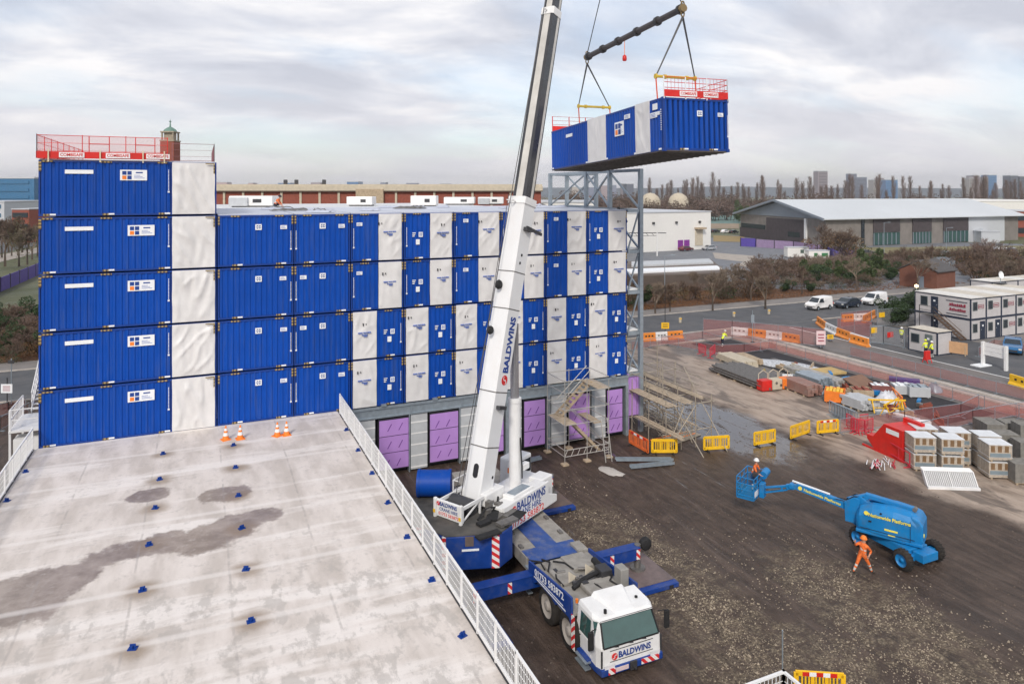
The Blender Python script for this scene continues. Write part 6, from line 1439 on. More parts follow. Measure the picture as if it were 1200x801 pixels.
# scaffold at the tower foot
M_sc = pmat('scaffold_tube', (.40, .35, .28), .5, .3, var=.2, scale=3); M_board = pmat('scaffold_board', (.42, .34, .25), .85, var=.2, scale=3)
t = thing('scaffold', 'dense tube scaffold with timber boards at the foot of the steel tower', 'scaffold', (29, 38, 0)); i_ = inv(t); rs = random.Random(8)
xs = (27.9, 29.1, 30.3, 31.6); ys = (37.8, 39.8, 41.8, 43.9, 46.0, 48.2)
for x in xs:
    for y in ys: b = MB(i_); b.tube((x, y, 0), (x+rs.uniform(-.05, .05), y, rs.uniform(3.6, 5.9) if y > 39 else 3.4), .035, 6); b.build('standard', M_sc, t)
for z in (1.2, 2.95, 4.2):
    for x in xs: b = MB(i_); b.tube((x, ys[0]-.3, z), (x, (ys[-1] if z < 4 else 46)+.3, z+.02), .03, 6); b.build('ledger', M_sc, t)
    for y in ys: 
        if z > 4 and y < 40: continue
        b = MB(i_); b.tube((xs[0]-.3, y, z-.06), (xs[-1]+.3, y, z-.06), .03, 6); b.build('transom', M_sc, t)
for a, c in (((31.6, 36.2, 0), (31.4, 40.5, 4.6)), ((29.5, 36.0, 0), (29.3, 39.8, 3.4)), ((28, 37.7, .2), (30.2, 37.7, 2.8)), ((31.7, 39.8, .2), (31.7, 43.8, 3.5)), ((31.7, 46, .2), (31.7, 42, 3.2)), ((29.2, 37.6, 2.9), (27.9, 37.6, .4)), ((27.9, 43, 0), (31, 43, 3)), ((28, 46, 3), (31, 46, 0)), ((30, 39, 0), (30, 44, 3))):
    b = MB(i_); b.tube(a, c, .035, 6); b.build('brace', M_sc, t)
for x0, y0, y1, z in ((27.75, 37.5, 47.8, 3.02), (28.02, 37.5, 47.8, 3.02), (28.29, 37.4, 47.8, 3.02), (29.2, 37.6, 46, 3.05), (29.47, 37.5, 47, 3.05), (29.74, 37.7, 48, 3.05), (30.9, 38.0, 48, 3.05), (31.17, 38.3, 47, 3.05), (27.9, 36.2, 41.5, 1.27), (28.2, 36.6, 41.3, 1.27), (30.4, 38, 46, 1.3)):
    b = MB(i_); b.box(x0, x0+.225, y0, y1, z, z+.04); b.build('board', M_board, t)
for k in range(60):
    b = MB(i_); x, y = rs.uniform(28, 31.8), rs.uniform(38, 46); a = rs.uniform(0, 3.1); L_ = rs.uniform(.8, 2.2); z = rs.uniform(.05, .9); b.tube((x, y, z), (x+math.cos(a)*L_*.5, y+math.sin(a)*L_, z+rs.uniform(-.0, .7)), .03, 5); b.build('loose_tube', M_sc, t)
t = thing('tube_bundle', 'loose grey tubes and orange strip lying beside the scaffold', 'tube bundle', G(790, 515), 0)
for k in range(8):
    b = MB(); b.tube((-1.6+.1*k, -.2*k+.5, .05), (1.9+.05*k, .3-.12*k+.5, .06), .04, 6); b.build('tube', M_sc if k % 4 else M_orange, t)
for k, (x0, y0, x1, y1, d_) in enumerate(((722, 541, 788, 541, 'long grey steel channel lying on the mud, rear of the pair'), (739, 550, 789, 545, 'grey steel box section lying on the mud, front of the pair'), (610, 545, 634, 539, 'short grey steel channel near the crane cab'))):
    a, c = G(x0, y0), G(x1, y1); b = MB(); b.beam(a+Vector((0, 0, .12)), c+Vector((0, 0, .12)), .28, .03); b.beam(a+Vector((0, .12, .2)), c+Vector((0, .12, .2)), .03, .16); b.beam(a+Vector((0, -.12, .2)), c+Vector((0, -.12, .2)), .03, .16); o = b.build('steel_channel', M_galv); tag(o, d_, 'steel channel')
# stair scaffold
t = thing('stair_scaffold', 'aluminium stair scaffold with two zigzag flights before the purple panels', 'stair scaffold', (22.3, 39.6, 0)); i_ = inv(t); M_al = pmat('aluminium', (.52, .50, .46), .4, .5, var=.1)
for x in (20.8, 22.4, 24.0):
    for y in (38.6, 41.0): b = MB(i_); b.tube((x, y, .1), (x, y, 5.3 if x < 24 else 5.0), .03, 6); b.build('post', M_al, t); b = MB(i_); b.box(x-.2, x+.2, y-.2, y+.2, 0, .1); b.build('sole_plate', M_tan, t)
for z in (.5, .9, 2.45, 3.4, 4.45, 5.2):
    for y in (38.6, 41.0): b = MB(i_); b.tube((20.8, y, z), (24.0, y, z), .025, 6); b.build('rail', M_al, t)
    for x in (20.8, 24.0): b = MB(i_); b.tube((x, 38.6, z), (x, 41, z), .025, 6); b.build('rail', M_al, t)
b = MB(i_)
for i in range(7): b.tube((20.8+.45*i, 38.6, .5), (21.0+.45*i, 38.6, .9), .018, 5)
b.each('lattice_bar', M_al, t)
for a, c, y in (((23.6, .35), (21.6, 2.4), 39.1), ((21.4, 2.5), (23.7, 4.5), 40.2)):
    for yy in (y, y+.7): b = MB(i_); b.beam((a[0], yy, a[1]), (c[0], yy, c[1]), .05, .16); b.build('stringer', M_tan, t); b = MB(i_); b.tube((a[0], yy, a[1]+.9), (c[0], yy, c[1]+.9), .022, 6); b.build('handrail', M_al, t)
    for k in range(10): q = k/9.5; x, z = a[0]+(c[0]-a[0])*q, a[1]+(c[1]-a[1])*q; b = MB(i_); b.box(x-.13, x+.13, y, y+.7, z, z+.035); b.build('tread', M_board, t)
for x0, x1, y0, z in ((20.8, 21.7, 38.7, 2.42), (23.3, 24.2, 38.7, 4.4), (23.4, 24.0, 39.4, 2.0)): b = MB(i_); b.box(x0, x1, y0, y0+2.2, z, z+.05); b.build('landing', M_board, t)
b = MB(i_); b.beam((23.35, 37.9, 0), (23.35, 38.5, 2.6), .05); b.beam((23.8, 37.9, 0), (23.8, 38.5, 2.6), .05)
for k in range(8): b.tube((23.35, 37.93+.06*k, .3+.3*k), (23.8, 37.93+.06*k, .3+.3*k), .018, 5)
b.build('ladder', M_al, t)

# white mesh cage near the camera
mesh_fence('mesh_cage', 'corner of a white mesh stair cage beside the yellow barrier', 'stair cage', [(11.0, 13.0, 4.2), (13.1, 13.0, 4.2), (13.1, 10.6, 4.2)], 1.1, M_white, None, post=.06, step=2.2, bars=.12, rail=.06)
t = thing('stair_cage_base', 'white stair tower frame carrying the mesh cage', 'stair tower', (12, 11.8, 0)); i_ = inv(t)
for x in (11.0, 13.1):
    for y in (10.6, 13.0): b = MB(i_); b.box(x-.05, x+.05, y-.05, y+.05, 0, 4.2); b.build('post', M_white, t)
b = MB(i_); b.box(10.95, 13.15, 10.55, 13.05, 4.12, 4.2); b.build('platform', M_galv, t)
t = thing('pole', 'thin grey pole rising behind the white mesh cage', 'pole', G(917, 806), 0); b = MB(); b.tube((0, 0, 0), (0, 0, 2.0), .025, 8); b.build('shaft', M_galv, t); b = MB(); b.box(-.12, .12, -.12, .12, 0, .04); b.build('foot', M_galv, t)

# ------------------------------------------------------------------ cabins, gatehouse, sign
def cabin(name, label, cat, corner, L_, W_, h_, units=1, floors=1, wall=None, roofm=None, group=None):
    "corner: nearest corner; L_ along +y, W_ along +x"
    wall = wall or M_cabin; t = thing(name, label, cat, corner, 0, group)
    for f in range(floors):
        for u in range(units):
            z0 = f*h_; x0 = u*W_
            b = MB(); b.box(x0+.03, x0+W_-.03, .03, L_-.03, z0+.1, z0+h_-.1); b.build('wall', wall, t)
            b = MB()
            for x in (x0, x0+W_-.12):
                for y in (0, L_-.12): b.box(x, x+.12, y, y+.12, z0+.12, z0+h_-.12)
            for z in (z0, z0+h_-.12): b.box(x0, x0+W_, 0, .1, z+.001, z+.12); b.box(x0, x0+W_, L_-.1, L_, z+.001, z+.12); b.box(x0, x0+.1, .1, L_-.1, z+.001, z+.12)
            b.build('frame', M_navyf, t)
            if f == floors-1: b = MB(); b.box(x0+.02, x0+W_-.02, .02, L_-.02, z0+h_+.001, z0+h_+.07); b.build('roof', roofm or (M_roofw if u % 2 == 0 else M_roofc), t)
    return t
M_cabin = pmat('cabin_wall', (.52, .50, .50), .6, var=.04, scale=.8, dirt=.15); M_navyf = pmat('cabin_frame_navy', (.02, .03, .055), .5); M_roofw = pmat('cabin_roof_pale', (.66, .64, .60), .6); M_roofc = pmat('cabin_roof_cream', (.55, .50, .42), .6)
M_maroon = pmat('maroon_print', (.30, .03, .06), .6)
def cwin(t, ax, u, z, w_, h_, y=0.0):
    def bx(b, a, c, za, zb, d0, d1): b.box(a, c, y+d0, y+d1, za, zb) if ax == 'x' else b.box(y+d0, y+d1, a, c, za, zb)
    b = MB(); bx(b, u, u+w_, z, z+h_, -.03, .02); f = b.build('window', M_cabinf, t)
    b = MB(); bx(b, u+.06, u+w_-.06, z+.06, z+h_-.06, -.04, -.031); b.build('pane', M_glass, f)
def cdoor(t, ax, u, z, w_=.85, h_=2.0, m=None, y=0.0):
    b = MB(); (b.box(u, u+w_, y-.04, y+.02, z, z+h_) if ax == 'x' else b.box(y-.04, y+.02, u, u+w_, z, z+h_)); d = b.build('door', m or M_navyf, t)
    b = MB(); (b.box(u+.08, u+.16, y-.07, y-.041, z+1, z+1.1) if ax == 'x' else b.box(y-.07, y-.041, u+.08, u+.16, z+1, z+1.1)); b.build('handle', M_galv, d)
    b = MB(); (b.box(u+.3, u+.55, y-.05, y-.041, z+1.4, z+1.6) if ax == 'x' else b.box(y-.05, y-.041, u+.3, u+.55, z+1.4, z+1.6)); b.build('notice', M_wlabel, d)
M_cabinf = pmat('window_grey_green', (.14, .17, .17), .4)
st = cabin('site_cabins', 'two storey block of pale cabins with navy frames behind the gatehouse', 'site cabins', (80.4, 51.7, 0), 6.9, 2.78, 2.4, 6, 2)
for f in (0, 1):
    z = f*2.4
    for u in range(5):
        if f == 1: cwin(st, 'x', u*2.78+.35, z+1.0, .8, 1.0); 
        else:
            if u < 2: cdoor(st, 'x', u*2.78+1.65, .12); cwin(st, 'x', u*2.78+.35, z+.9, .8, 1.0)
            else: cwin(st, 'x', u*2.78+.35, z+1.0, .8, 1.0)
        b = MB(); x = u*2.78+1.3 if f else u*2.78+1.5
        if f == 1 or u > 1:
            b.box(x, x+1.0, -.025, -.02+.01, z+1.2, z+1.24); b.box(x, x+1.0, -.025, -.01, z+1.62, z+1.66); b.box(x, x+.05, -.025, -.01, z+1.24, z+1.62); b.box(x+.95, x+1.0, -.025, -.01, z+1.24, z+1.62); b.box(x+.15, x+.8, -.025, -.01, z+1.38, z+1.48); b.build('printed_mark', M_maroon, st)
cwin(st, 'y', 5.2, 3.3, .9, 1.1); cdoor(st, 'y', 3.9, 2.5); cdoor(st, 'y', 3.9, .12)
# worn lettering on the cabin side (unreadable in the photograph): bars and a line of strokes
b = MB()
for z, a, c in ((4.25, .4, 2.9), (2.75, .4, 2.9)): b.box(-.03, -.01, a, c, z, z+.07)
b.build('printed_rule', M_navyf, st)
b = MB(); rs = random.Random(2)
for z in (3.75, 3.2):
    y = .6
    while y < 2.5: w_ = rs.uniform(.08, .2); b.box(-.03, -.01, y, y+w_, z, z+.3*rs.uniform(.6, 1)); y += w_+.06
    b.box(-.03, -.01, .6, 2.6, z-.06, z-.02)
b.build('printed_mark', M_maroon, st)
b = MB(); b.box(-1.1, -.05, 3.7, 5.6, 2.36, 2.42); b.build('landing', M_steel, st)
b = MB()
for yy in (0,): 
    b.beam((-.2, 3.7, 2.4), (-.2, .4, .1), .06, .2); b.beam((-1.0, 3.7, 2.4), (-1.0, .4, .1), .06, .2)
    for z in (.5, 1.0): b.beam((-1.0, 3.7, 2.4+z), (-1.0, .4, .1+z), .05)
b.build('stair_stringer', pmat('stair_brown', (.13, .085, .06), .7), st)
for k in range(10): b = MB(); y = 3.6-k*.33; z = 2.2-k*.23; b.box(-1.0, -.2, y-.26, y, z, z+.04); b.build('tread', MATS['stair_brown'], st)
b = MB()
for y in (3.75, 5.5): b.beam((-1.05, y, 0), (-1.05, y, 3.4), .06)
for z in (2.9, 3.4): b.beam((-1.05, 3.75, z), (-1.05, 5.55, z), .05)
b.build('landing_rail', M_dgrey, st)
ex = cabin('site_cabins', 'second row of pale flat roofed cabins behind the two storey block', 'site cabins', (97, 59.5, 0), 3.0, 2.78, 2.45, 6, 2)
t = thing('satellite_dish', 'white satellite dish standing on the cabin roof', 'satellite dish', (dp(1172.5, 92).x, dp(1172.5, 92).y, 4.95)); b = MB(); b.tube((0, 0, 0), (0, 0, .8), .04, 8); b.build('mast', M_galv, t)
b = MB(Matrix.Translation((0, 0, 1.15)) @ Matrix.Rotation(R(80), 4, 'X') @ Matrix.Rotation(0, 4, 'Z')); b.lathe((0, 0, 0), [(0, -.12), (.2, -.1), (.38, -.02), (.5, .1)], 20); b.build('dish', M_wlabel, t)
b = MB(); b.box(-.6, .6, -.5, .5, 0, .12); b.build('roof_base', M_dgrey, t)
t = thing('flood_lamp', 'lit flood lamp on a mast at the left end of the cabins', 'lamp', (*dp(1074, 90).xy, 0)); b = MB(); b.tube((0, 0, 0), (0, 0, 4.7), .05, 8); b.build('mast', M_galv, t); b = MB(); b.lathe((0, 0, 4.9), [(0, -.22), (.2, -.1), (.25, 0), (.2, .15), (0, .25)], 12); b.build('lamp_head', pmat('lamp_lit', (1, .8, .5), .5, emit=((1, .75, .4), 3.0)), t)
gh = cabin('gatehouse', 'small grey gatehouse cabin with cream roof beside the site road', 'gatehouse', (69.9, 48.4, 0), 3.3, 2.3, 2.4, 1, 1, roofm=M_roofc)
cwin(gh, 'y', 2.0, .95, .95, .95); cdoor(gh, 'y', .55, .1, .8, 1.95, M_cabinf)
t = thing('sign_board', 'blank white board on two posts beside the site road', 'sign board', G(1152, 428)); sa, sc_ = G(1152, 428), G(1179, 434.5); d = sc_-sa
b = MB(); b.box(-.18, .18, -.1, .1, 0, 2.35); b.build('post', M_white, t); b = MB(Matrix.Translation(d)); b.box(-.18, .18, -.1, .1, 0, 2.35); b.build('post', M_white, t)
for k in range(3): b = MB(); b.beam(Vector((0, 0, 1.3+.42*k))+d*.0, d+Vector((0, 0, 1.3+.42*k)), .05, .39); b.build('board_panel', M_white, t)
b = MB(); b.box(-1.2, .6, -.5, .5, 0, .1); b.build('foot_slab', M_wlabel, t)
def board(px0, py0, px1, py1, h, mat, label, name='board', cat='board'):
    a, c = G(px0, py0), G(px1, py1); d = c-a; t = thing(name, label, cat, a, 0); b = MB(); b.beam(Vector((0, 0, .2+h/2)), d+Vector((0, 0, .2+h/2)), .05, h); b.build('panel', mat, t)
    for q in (.1, .9): b = MB(); b.beam(d*q, d*q+Vector((0, 0, h*.9)), .08); b.build('leg', M_tan, t)
    return t
board(1106, 414, 1134, 418, 1.2, pmat('plywood', (.55, .33, .18), .7, var=.1), 'orange plywood board leaning right of the gatehouse')
board(1050, 400.5, 1060, 401, .6, M_red, 'small red notice on the grey mesh gate', 'notice', 'notice') if False else None
# temporary fencing with signs, gates
t = mesh_fence('temporary_fence', 'grey mesh gate panels left of the gatehouse', 'fence', [G(1020, 402), G(1035, 403), G(1060, 408)], 2.0, M_galv, alpha_mat('grey_mesh', (.45, .46, .48), .25), post=.05, step=3.4, feet=True); i_ = inv(t)
for (px, py, z, w_, h_, m) in ((1024, 402.3, 1.2, .9, .6, M_yellow), (1043, 404.5, .9, .95, .6, M_red)):
    p = G(px, py); q = i_ @ p; b = MB(); b.box(q.x-w_/2, q.x+w_/2, q.y-.06, q.y-.03, z, z+h_); b.box(q.x-w_*.3, q.x+w_*.3, q.y-.07, q.y-.061, z+h_*.4, z+h_*.6); b.build('sign', m, t)
t = mesh_fence('temporary_fence', 'grey mesh panels in front of the dark shrubs', 'fence', [G(1028, 383), G(1050, 381), G(1072, 383)], 2.2, M_galv, MATS['grey_mesh'], post=.05, step=3.4, feet=True); i_ = inv(t)
q = i_ @ G(1033, 382.6); b = MB(); b.box(q.x-.5, q.x+.5, q.y-.08, q.y-.04, 1.2, 1.8); b.build('sign', M_yellow, t)
def psign(px, py, w_, h_, z, mat, label, polem=M_galv, ph=None, marks=True):
    t = thing('site_sign', label, 'sign', G(px, py), -YAW); b = MB(); b.tube((0, .04, 0), (0, .04, ph or z+h_), .04, 8); b.build('post', polem, t); b = MB(); b.box(-w_/2, w_/2, -.03, 0, z, z+h_); b.build('sign_panel', mat, t)
    b = MB(); b.box(-.2, .2, -.2, .2, 0, .06); b.build('foot', M_black, t)
    if marks: b = MB(); [b.box(-w_*.32, w_*.32, -.036, -.031, z+h_*(.25+.22*k), z+h_*(.33+.22*k)) for k in range(3)]; b.build('printed_mark', M_dgrey if mat is M_yellow else M_maroon, t)
psign(779.5, 397, .9, .7, 1.2, M_yellow, 'yellow sign on a tall black pole near the steel tower', M_black, 6.2)
psign(962, 408, 1.0, 1.5, .4, pmat('sign_pink', (.72, .55, .56), .6), 'pale pink notice on the end of the mesh fence')
psign(973, 400, .7, .5, .3, M_yellow, 'low yellow sign in front of the curved barrier row')
psign(882, 401, .35, .9, 2.2, M_galv, 'tall grey post with a small plate behind the barriers', M_galv, 3.6, False)
psign(8, 478, .9, .7, 1.2, M_wlabel, 'white sign at the roadside left of the white stair', M_dgrey, 2.4)
psign(13, 474, .5, .25, 3.3, M_dgrey, 'grey road sign post at the roadside on the far left', M_galv, 3.7, False)
def pole_lamp(px, py, h, label): 
    t = thing('street_lamp', label, 'street lamp', G(px, py), -YAW); b = MB(); b.tube((0, 0, 0), (0, 0, h), .07, 8, .045); b.build('post', M_galv, t); b = MB(); b.beam((0, 0, h), (1.2, 0, h+.1), .06); b.build('arm', M_galv, t); b = MB(); b.box(1.0, 1.6, -.12, .12, h+.05, h+.17); b.build('lamp_head', M_galv, t)
pole_lamp(1036, 302, 9, 'grey street lamp before the warehouse glazing'); pole_lamp(1109, 305, 8, 'grey street lamp left of the parked cars'); pole_lamp(1143, 309, 8, 'grey street lamp among the bushes near the warehouse end'); pole_lamp(779, 352, 7, 'grey street lamp beside the low flat roof')
for px, py in ((797, 378), (860, 371), (901, 368)):
    t = thing('marker_post', 'small yellow marker on the pavement edge %s' % {797: 'nearest the tower', 860: 'in the middle of three', 901: 'nearest the vans'}[px], 'marker', G(px, py), 0); b = MB(); b.box(-.15, .15, -.1, .1, 0, .7); b.build('body', M_cream, t, bevel=.03); b = MB(); b.box(-.17, .17, -.12, -.1, .45, .6); b.build('band', M_yellow, t)

# workers
Y2 = [('person in yellow hi-vis standing in front of the gatehouse window', 1085, 418, M_hivisy, 1.3), ('person in yellow hi-vis and white helmet at the gatehouse door', 1092.5, 420, M_hivisy, 1.8),
      ('person in yellow hi-vis walking behind the mesh gate', 1056.5, 402, M_hivisy, .3), ('person in yellow hi-vis with orange trousers by the gatehouse corner', 1068, 404, M_hivisy, 2.5)]
for k, (lb, px, py, m, rz) in enumerate(Y2): person(lb, G(px, py), rz, standing(.1, .4, stride=.4 if k == 2 else .1), m, trousers=M_hiviso if k == 3 else M_navy, helmet=M_hivisy if k == 0 else M_white)
person('person in yellow hi-vis stooping beside the dark kerb', G(846.5, 407), .4, standing(1.3, 1.0, stride=.8), M_hivisy, trousers=M_navy)
J = dict(pelvis=(0, 0, .30), chest=(.22, 0, .62), neck=(.34, 0, .76), headdir=(.3, 0, .9), shL=(.24, .18, .7), elL=(.38, .22, .45), wrL=(.55, .15, .25), shR=(.24, -.18, .7), elR=(.38, -.22, .45), wrR=(.55, -.15, .25),
    hiL=(0, .1, .28), knL=(.38, .14, .42), anL=(.12, .14, .08), toL=(.3, .14, .05), hiR=(0, -.1, .28), knR=(.3, -.14, .1), anR=(-.12, -.14, .08), toR=(-.25, -.14, .05))
pr_ = dp(322, 60); person('person in orange jacket crouching on the far roof beside the white units', (pr_.x, pr_.y, 15.61), -YAW, J, M_hiviso, trousers=M_navy, helmet=M_navy, scale=1.1)
t = thing('red_stand', 'red stand in front of the two yellow workers', 'stand', G(1086.5, 425), 0); b = MB(); b.box(-.35, .35, -.1, .1, .3, 1.2); b.build('panel', M_red, t); b = MB(); b.beam((-.3, -.3, 0), (-.3, .05, 1.0), .06); b.beam((.3, -.3, 0), (.3, .05, 1.0), .06); b.beam((-.3, .3, 0), (-.3, 0, 1.0), .06); b.beam((.3, .3, 0), (.3, 0, 1.0), .06); b.each('leg', M_red, t)

# ------------------------------------------------------------------ vehicles
def vehicle(kind, paint, label, cat, loc, rz):
    t = thing('parked_' + ('van' if kind == 'van' else 'car'), label, cat, loc, rz)
    if kind == 'van': prof = [(-2.1, .3), (2.1, .3), (2.15, .75), (1.95, .98), (1.35, 1.12), (.75, 1.72), (.5, 1.8), (-1.95, 1.82), (-2.1, 1.7)]; sw = [(1.25, 1.13), (.72, 1.62), (.05, 1.64), (.05, 1.1)]
    else: prof = [(-2.15, .3), (2.15, .3), (2.2, .65), (2.0, .85), (1.15, .98), (.45, 1.42), (-.1, 1.5), (-1.2, 1.45), (-1.95, .98), (-2.2, .8)]; sw = [(1.0, .98), (.4, 1.35), (-1.1, 1.38), (-1.7, .98)]
    zsh = 1.0 if kind == 'van' else .95; W_ = .86
    # lower body and tapered cabin
    lo = [p for p in prof if p[1] <= zsh+.15]; b = MB()
    def ins(z): return W_ - max(0, z-zsh)*.22 - (.06 if z < .4 else 0)
    A_ = [(x, -ins(z), z) for x, z in prof]; B_ = [(x, ins(z), z) for x, z in prof]; b.loft(A_, B_); b.build('body', paint, t, bevel=.05)
    for s in (-1, 1):
        b = MB(); b.add([(x, s*(ins(z)+.006), z) for x, z in sw], [tuple(range(4))]); b.build('side_window', M_glass, t)
        for x in (-1.3, 1.35):
            b = MB(); b.lathe((x, s*.78, .32), [(.2, -.1), (.3, -.1), (.33, -.05), (.33, .05), (.3, .1), (.2, .1)], 18, 'y'); w_ = b.build('wheel', M_black, t); b = MB(); b.lathe((x, s*.78, .32), [(.2, s*.09), (.1, s*.06), (0, s*.08)], 14, 'y'); b.build('rim', M_galv, w_)
        b = MB(); b.box(2.12, 2.2, s*.68-.14, s*.68+.14, .62, .78); b.build('headlight', M_refl, t)
        b = MB(); b.box(-2.2, -2.13, s*.72-.08, s*.72+.08, .7, .95); b.build('tail_light', M_red, t)
    if kind == 'van': q = [(1.38, 1.13), (.78, 1.71)]
    else: q = [(1.12, 1.0), (.48, 1.41)]
    n = Vector((q[0][1]-q[1][1], 0, q[0][0]-q[1][0])).normalized(); n = n if n.z > 0 else -n; o_ = n*.008
    b = MB(); b.quad(Vector((q[0][0], -.74, q[0][1]))+o_, Vector((q[0][0], .74, q[0][1]))+o_, Vector((q[1][0], .62, q[1][1]))+o_, Vector((q[1][0], -.62, q[1][1]))+o_); b.build('windscreen', M_glass, t)
    b = MB(); b.box(2.17, 2.225, -.45, .45, .42, .58); b.build('grille', M_dgrey, t)
    return t
M_cdark = pmat('car_dark_blue', (.02, .03, .05), .25, coat=.5); M_cblue2 = pmat('car_blue', (.02, .12, .28), .25, coat=.5); M_csil = pmat('car_silver', (.55, .57, .6), .25, .5, coat=.5); M_cred = pmat('car_dark_red', (.12, .03, .04), .3, coat=.5); M_cwh = pmat('car_white', (.8, .8, .8), .3, coat=.4); M_cbk = pmat('car_black', (.02, .02, .022), .25, coat=.5)
vehicle('van', M_cwh, 'white van parked at the roadside, left of the dark car', 'van', G(960, 362), math.pi+.12)
vehicle('car', M_cdark, 'dark car parked at the roadside between two white vans', 'car', G(993, 360), math.pi+.12)
vehicle('van', M_cwh, 'white van parked at the roadside, right of the dark car', 'van', G(1025, 356.5), math.pi+.12)
vehicle('car', M_cblue2, 'blue car parked in front of the two storey cabins', 'car', G(1187, 412), math.pi+.5)
vehicle('car', M_csil, 'silver car at the corner of the white building', 'car', G(831, 293), math.pi)
vehicle('car', M_cred, 'dark red car in front of the purple doors', 'car', G(804, 294), .1)
for k, (px, py, m) in enumerate(((838, 272.5, M_cbk), (850, 273, M_cwh), (860, 273.5, M_cbk), (1167, 295, M_csil), (1177, 296, M_cwh), (1186, 296, M_csil), (1108, 300, M_csil), (1131, 301, M_cwh), (1090, 300, M_csil))):
    vehicle('car', m, '%s car, %s in the distant car parks' % ({id(M_cbk): 'black', id(M_cwh): 'white', id(M_csil): 'silver'}[id(m)], ['leftmost', 'second from left', 'third from left', 'left of the trio by the brick building', 'middle of the trio by the brick building', 'rightmost by the brick building', 'beside the tall dark tree', 'right of the tall dark tree', 'left of the tall dark tree'][k]), 'car', G(px, py), rs.uniform(-.3, .3))
# ------------------------------------------------------------------ buildings behind
def obox(b, o, u, v, a0, a1, c0, c1, z0, z1):
    P = lambda a, c, z: (o.x+u.x*a+v.x*c, o.y+u.y*a+v.y*c, z)
    b.loft([P(a0, c0, z0), P(a1, c0, z0), P(a1, c1, z0), P(a0, c1, z0)], [P(a0, c0, z1), P(a1, c0, z1), P(a1, c1, z1), P(a0, c1, z1)])
def frameof(p0, p1):
    u = (p1-p0); L_ = u.length; u = u/L_; v = Vector((-u.y, u.x, 0)); v = v if v.dot(VD) > 0 else -v; return u, v, L_
M_farw = pmat('far_white_wall', (.74, .73, .70), .7, var=.03, scale=.05, dirt=.08, dscale=.1); M_farroof = pmat('far_grey_roof', (.50, .52, .55), .5, var=.04, scale=.02)
# brick hall with pale parapet and its tower
p0, p1 = dp(150, 132), dp(634, 132); u, v, L_ = frameof(p0, p1)
t = thing('brick_hall', 'long red brick hall with cream pilasters and an arched gateway behind the roofs', 'building', p0)
T_ = lambda b: b
b = MB(inv(t)); obox(b, p0, u, v, 0, L_, 0, 12, 0, 17.2); b.build('wall', M_brick, t)
b = MB(inv(t)); obox(b, p0, u, v, -.3, L_+.3, -.5, 12, 17.2, 18.1); obox(b, p0, u, v, -.2, L_+.2, -.35, 12, 18.1, 18.4); b.build('parapet', M_cream, t)
b = MB(inv(t)); obox(b, p0, u, v, -.3, L_+.3, -.6, -.02, 17.0, 17.2); b.build('cornice', pmat('dark_cornice', (.12, .09, .07), .8), t)
b = MB(inv(t)); k = 0
while k*3.6 < L_: obox(b, p0, u, v, k*3.6, k*3.6+.4, -.25, 0, 12, 17.0); k += 1
b.build('pilasters', M_cream, t)
q = (dp(434, 132)-p0).dot(u)
b = MB(inv(t)); obox(b, p0, u, v, q-2.6, q+2.6, -.8, 0, 10, 17.5); g_ = b.build('gateway', M_tan, t)
b = MB(inv(t)); n = 10; pts = [(q-1.1, 10), (q+1.1, 10)] + [(q+1.1*math.cos(math.pi*i/n), 14.6+1.4*math.sin(math.pi*i/n)) for i in range(n+1)]
b.loft([(p0.x+u.x*a-v.x*.95, p0.y+u.y*a-v.y*.95, z) for a, z in pts], [(p0.x+u.x*a-v.x*.7, p0.y+u.y*a-v.y*.7, z) for a, z in pts]); b.build('arch_opening', M_dark, g_)
for px in (330, 343, 376): 
    b = MB(inv(t)); q = (dp(px, 132)-p0).dot(u); obox(b, p0, u, v, q-.3, q+.3, 2, 2.6, 18.4, 19.3); b.build('roof_vent', M_dgrey, t)
bt = dp(199.5, 160); t = thing('brick_tower', 'slender red brick tower with green copper cap behind the left stack', 'tower', bt, -YAW)
b = MB(); b.box(-1.55, 1.55, -1.55, 1.55, 0, 28.4); b.build('shaft', M_brick, t)
b = MB(); b.box(-.45, .45, -1.62, -1.56, 19, 25.5); b.tube((0, -1.62, 25.5), (0, -1.56, 25.5), .45, 14); b.build('niche', pmat('dark_brick', (.14, .04, .03), .8), t)
b = MB(); b.box(-1.65, 1.65, -1.65, 1.65, 28.4, 28.7)
for x in (-1.4, 1.1):
    for y in (-1.4, 1.1): b.box(x, x+.3, y, y+.3, 28.7, 30.4)
b.box(-.95, .95, -.95, .95, 28.7, 30.4); b.box(-1.55, 1.55, -1.55, 1.55, 30.4, 30.7); b.build('belfry', pmat('aged_stone', (.34, .29, .22), .85, var=.2), t)
b = MB(); b.lathe((0, 0, 0), [(1.5, 30.7), (1.2, 31.2), (.6, 31.6), (.2, 31.8), (.08, 33.0), (0, 33.8)], 12); b.lathe((0, 0, 33.0), [(0, -.3), (.3, 0), (0, .3)], 8); b.build('copper_cap', pmat('verdigris', (.14, .24, .20), .8), t)
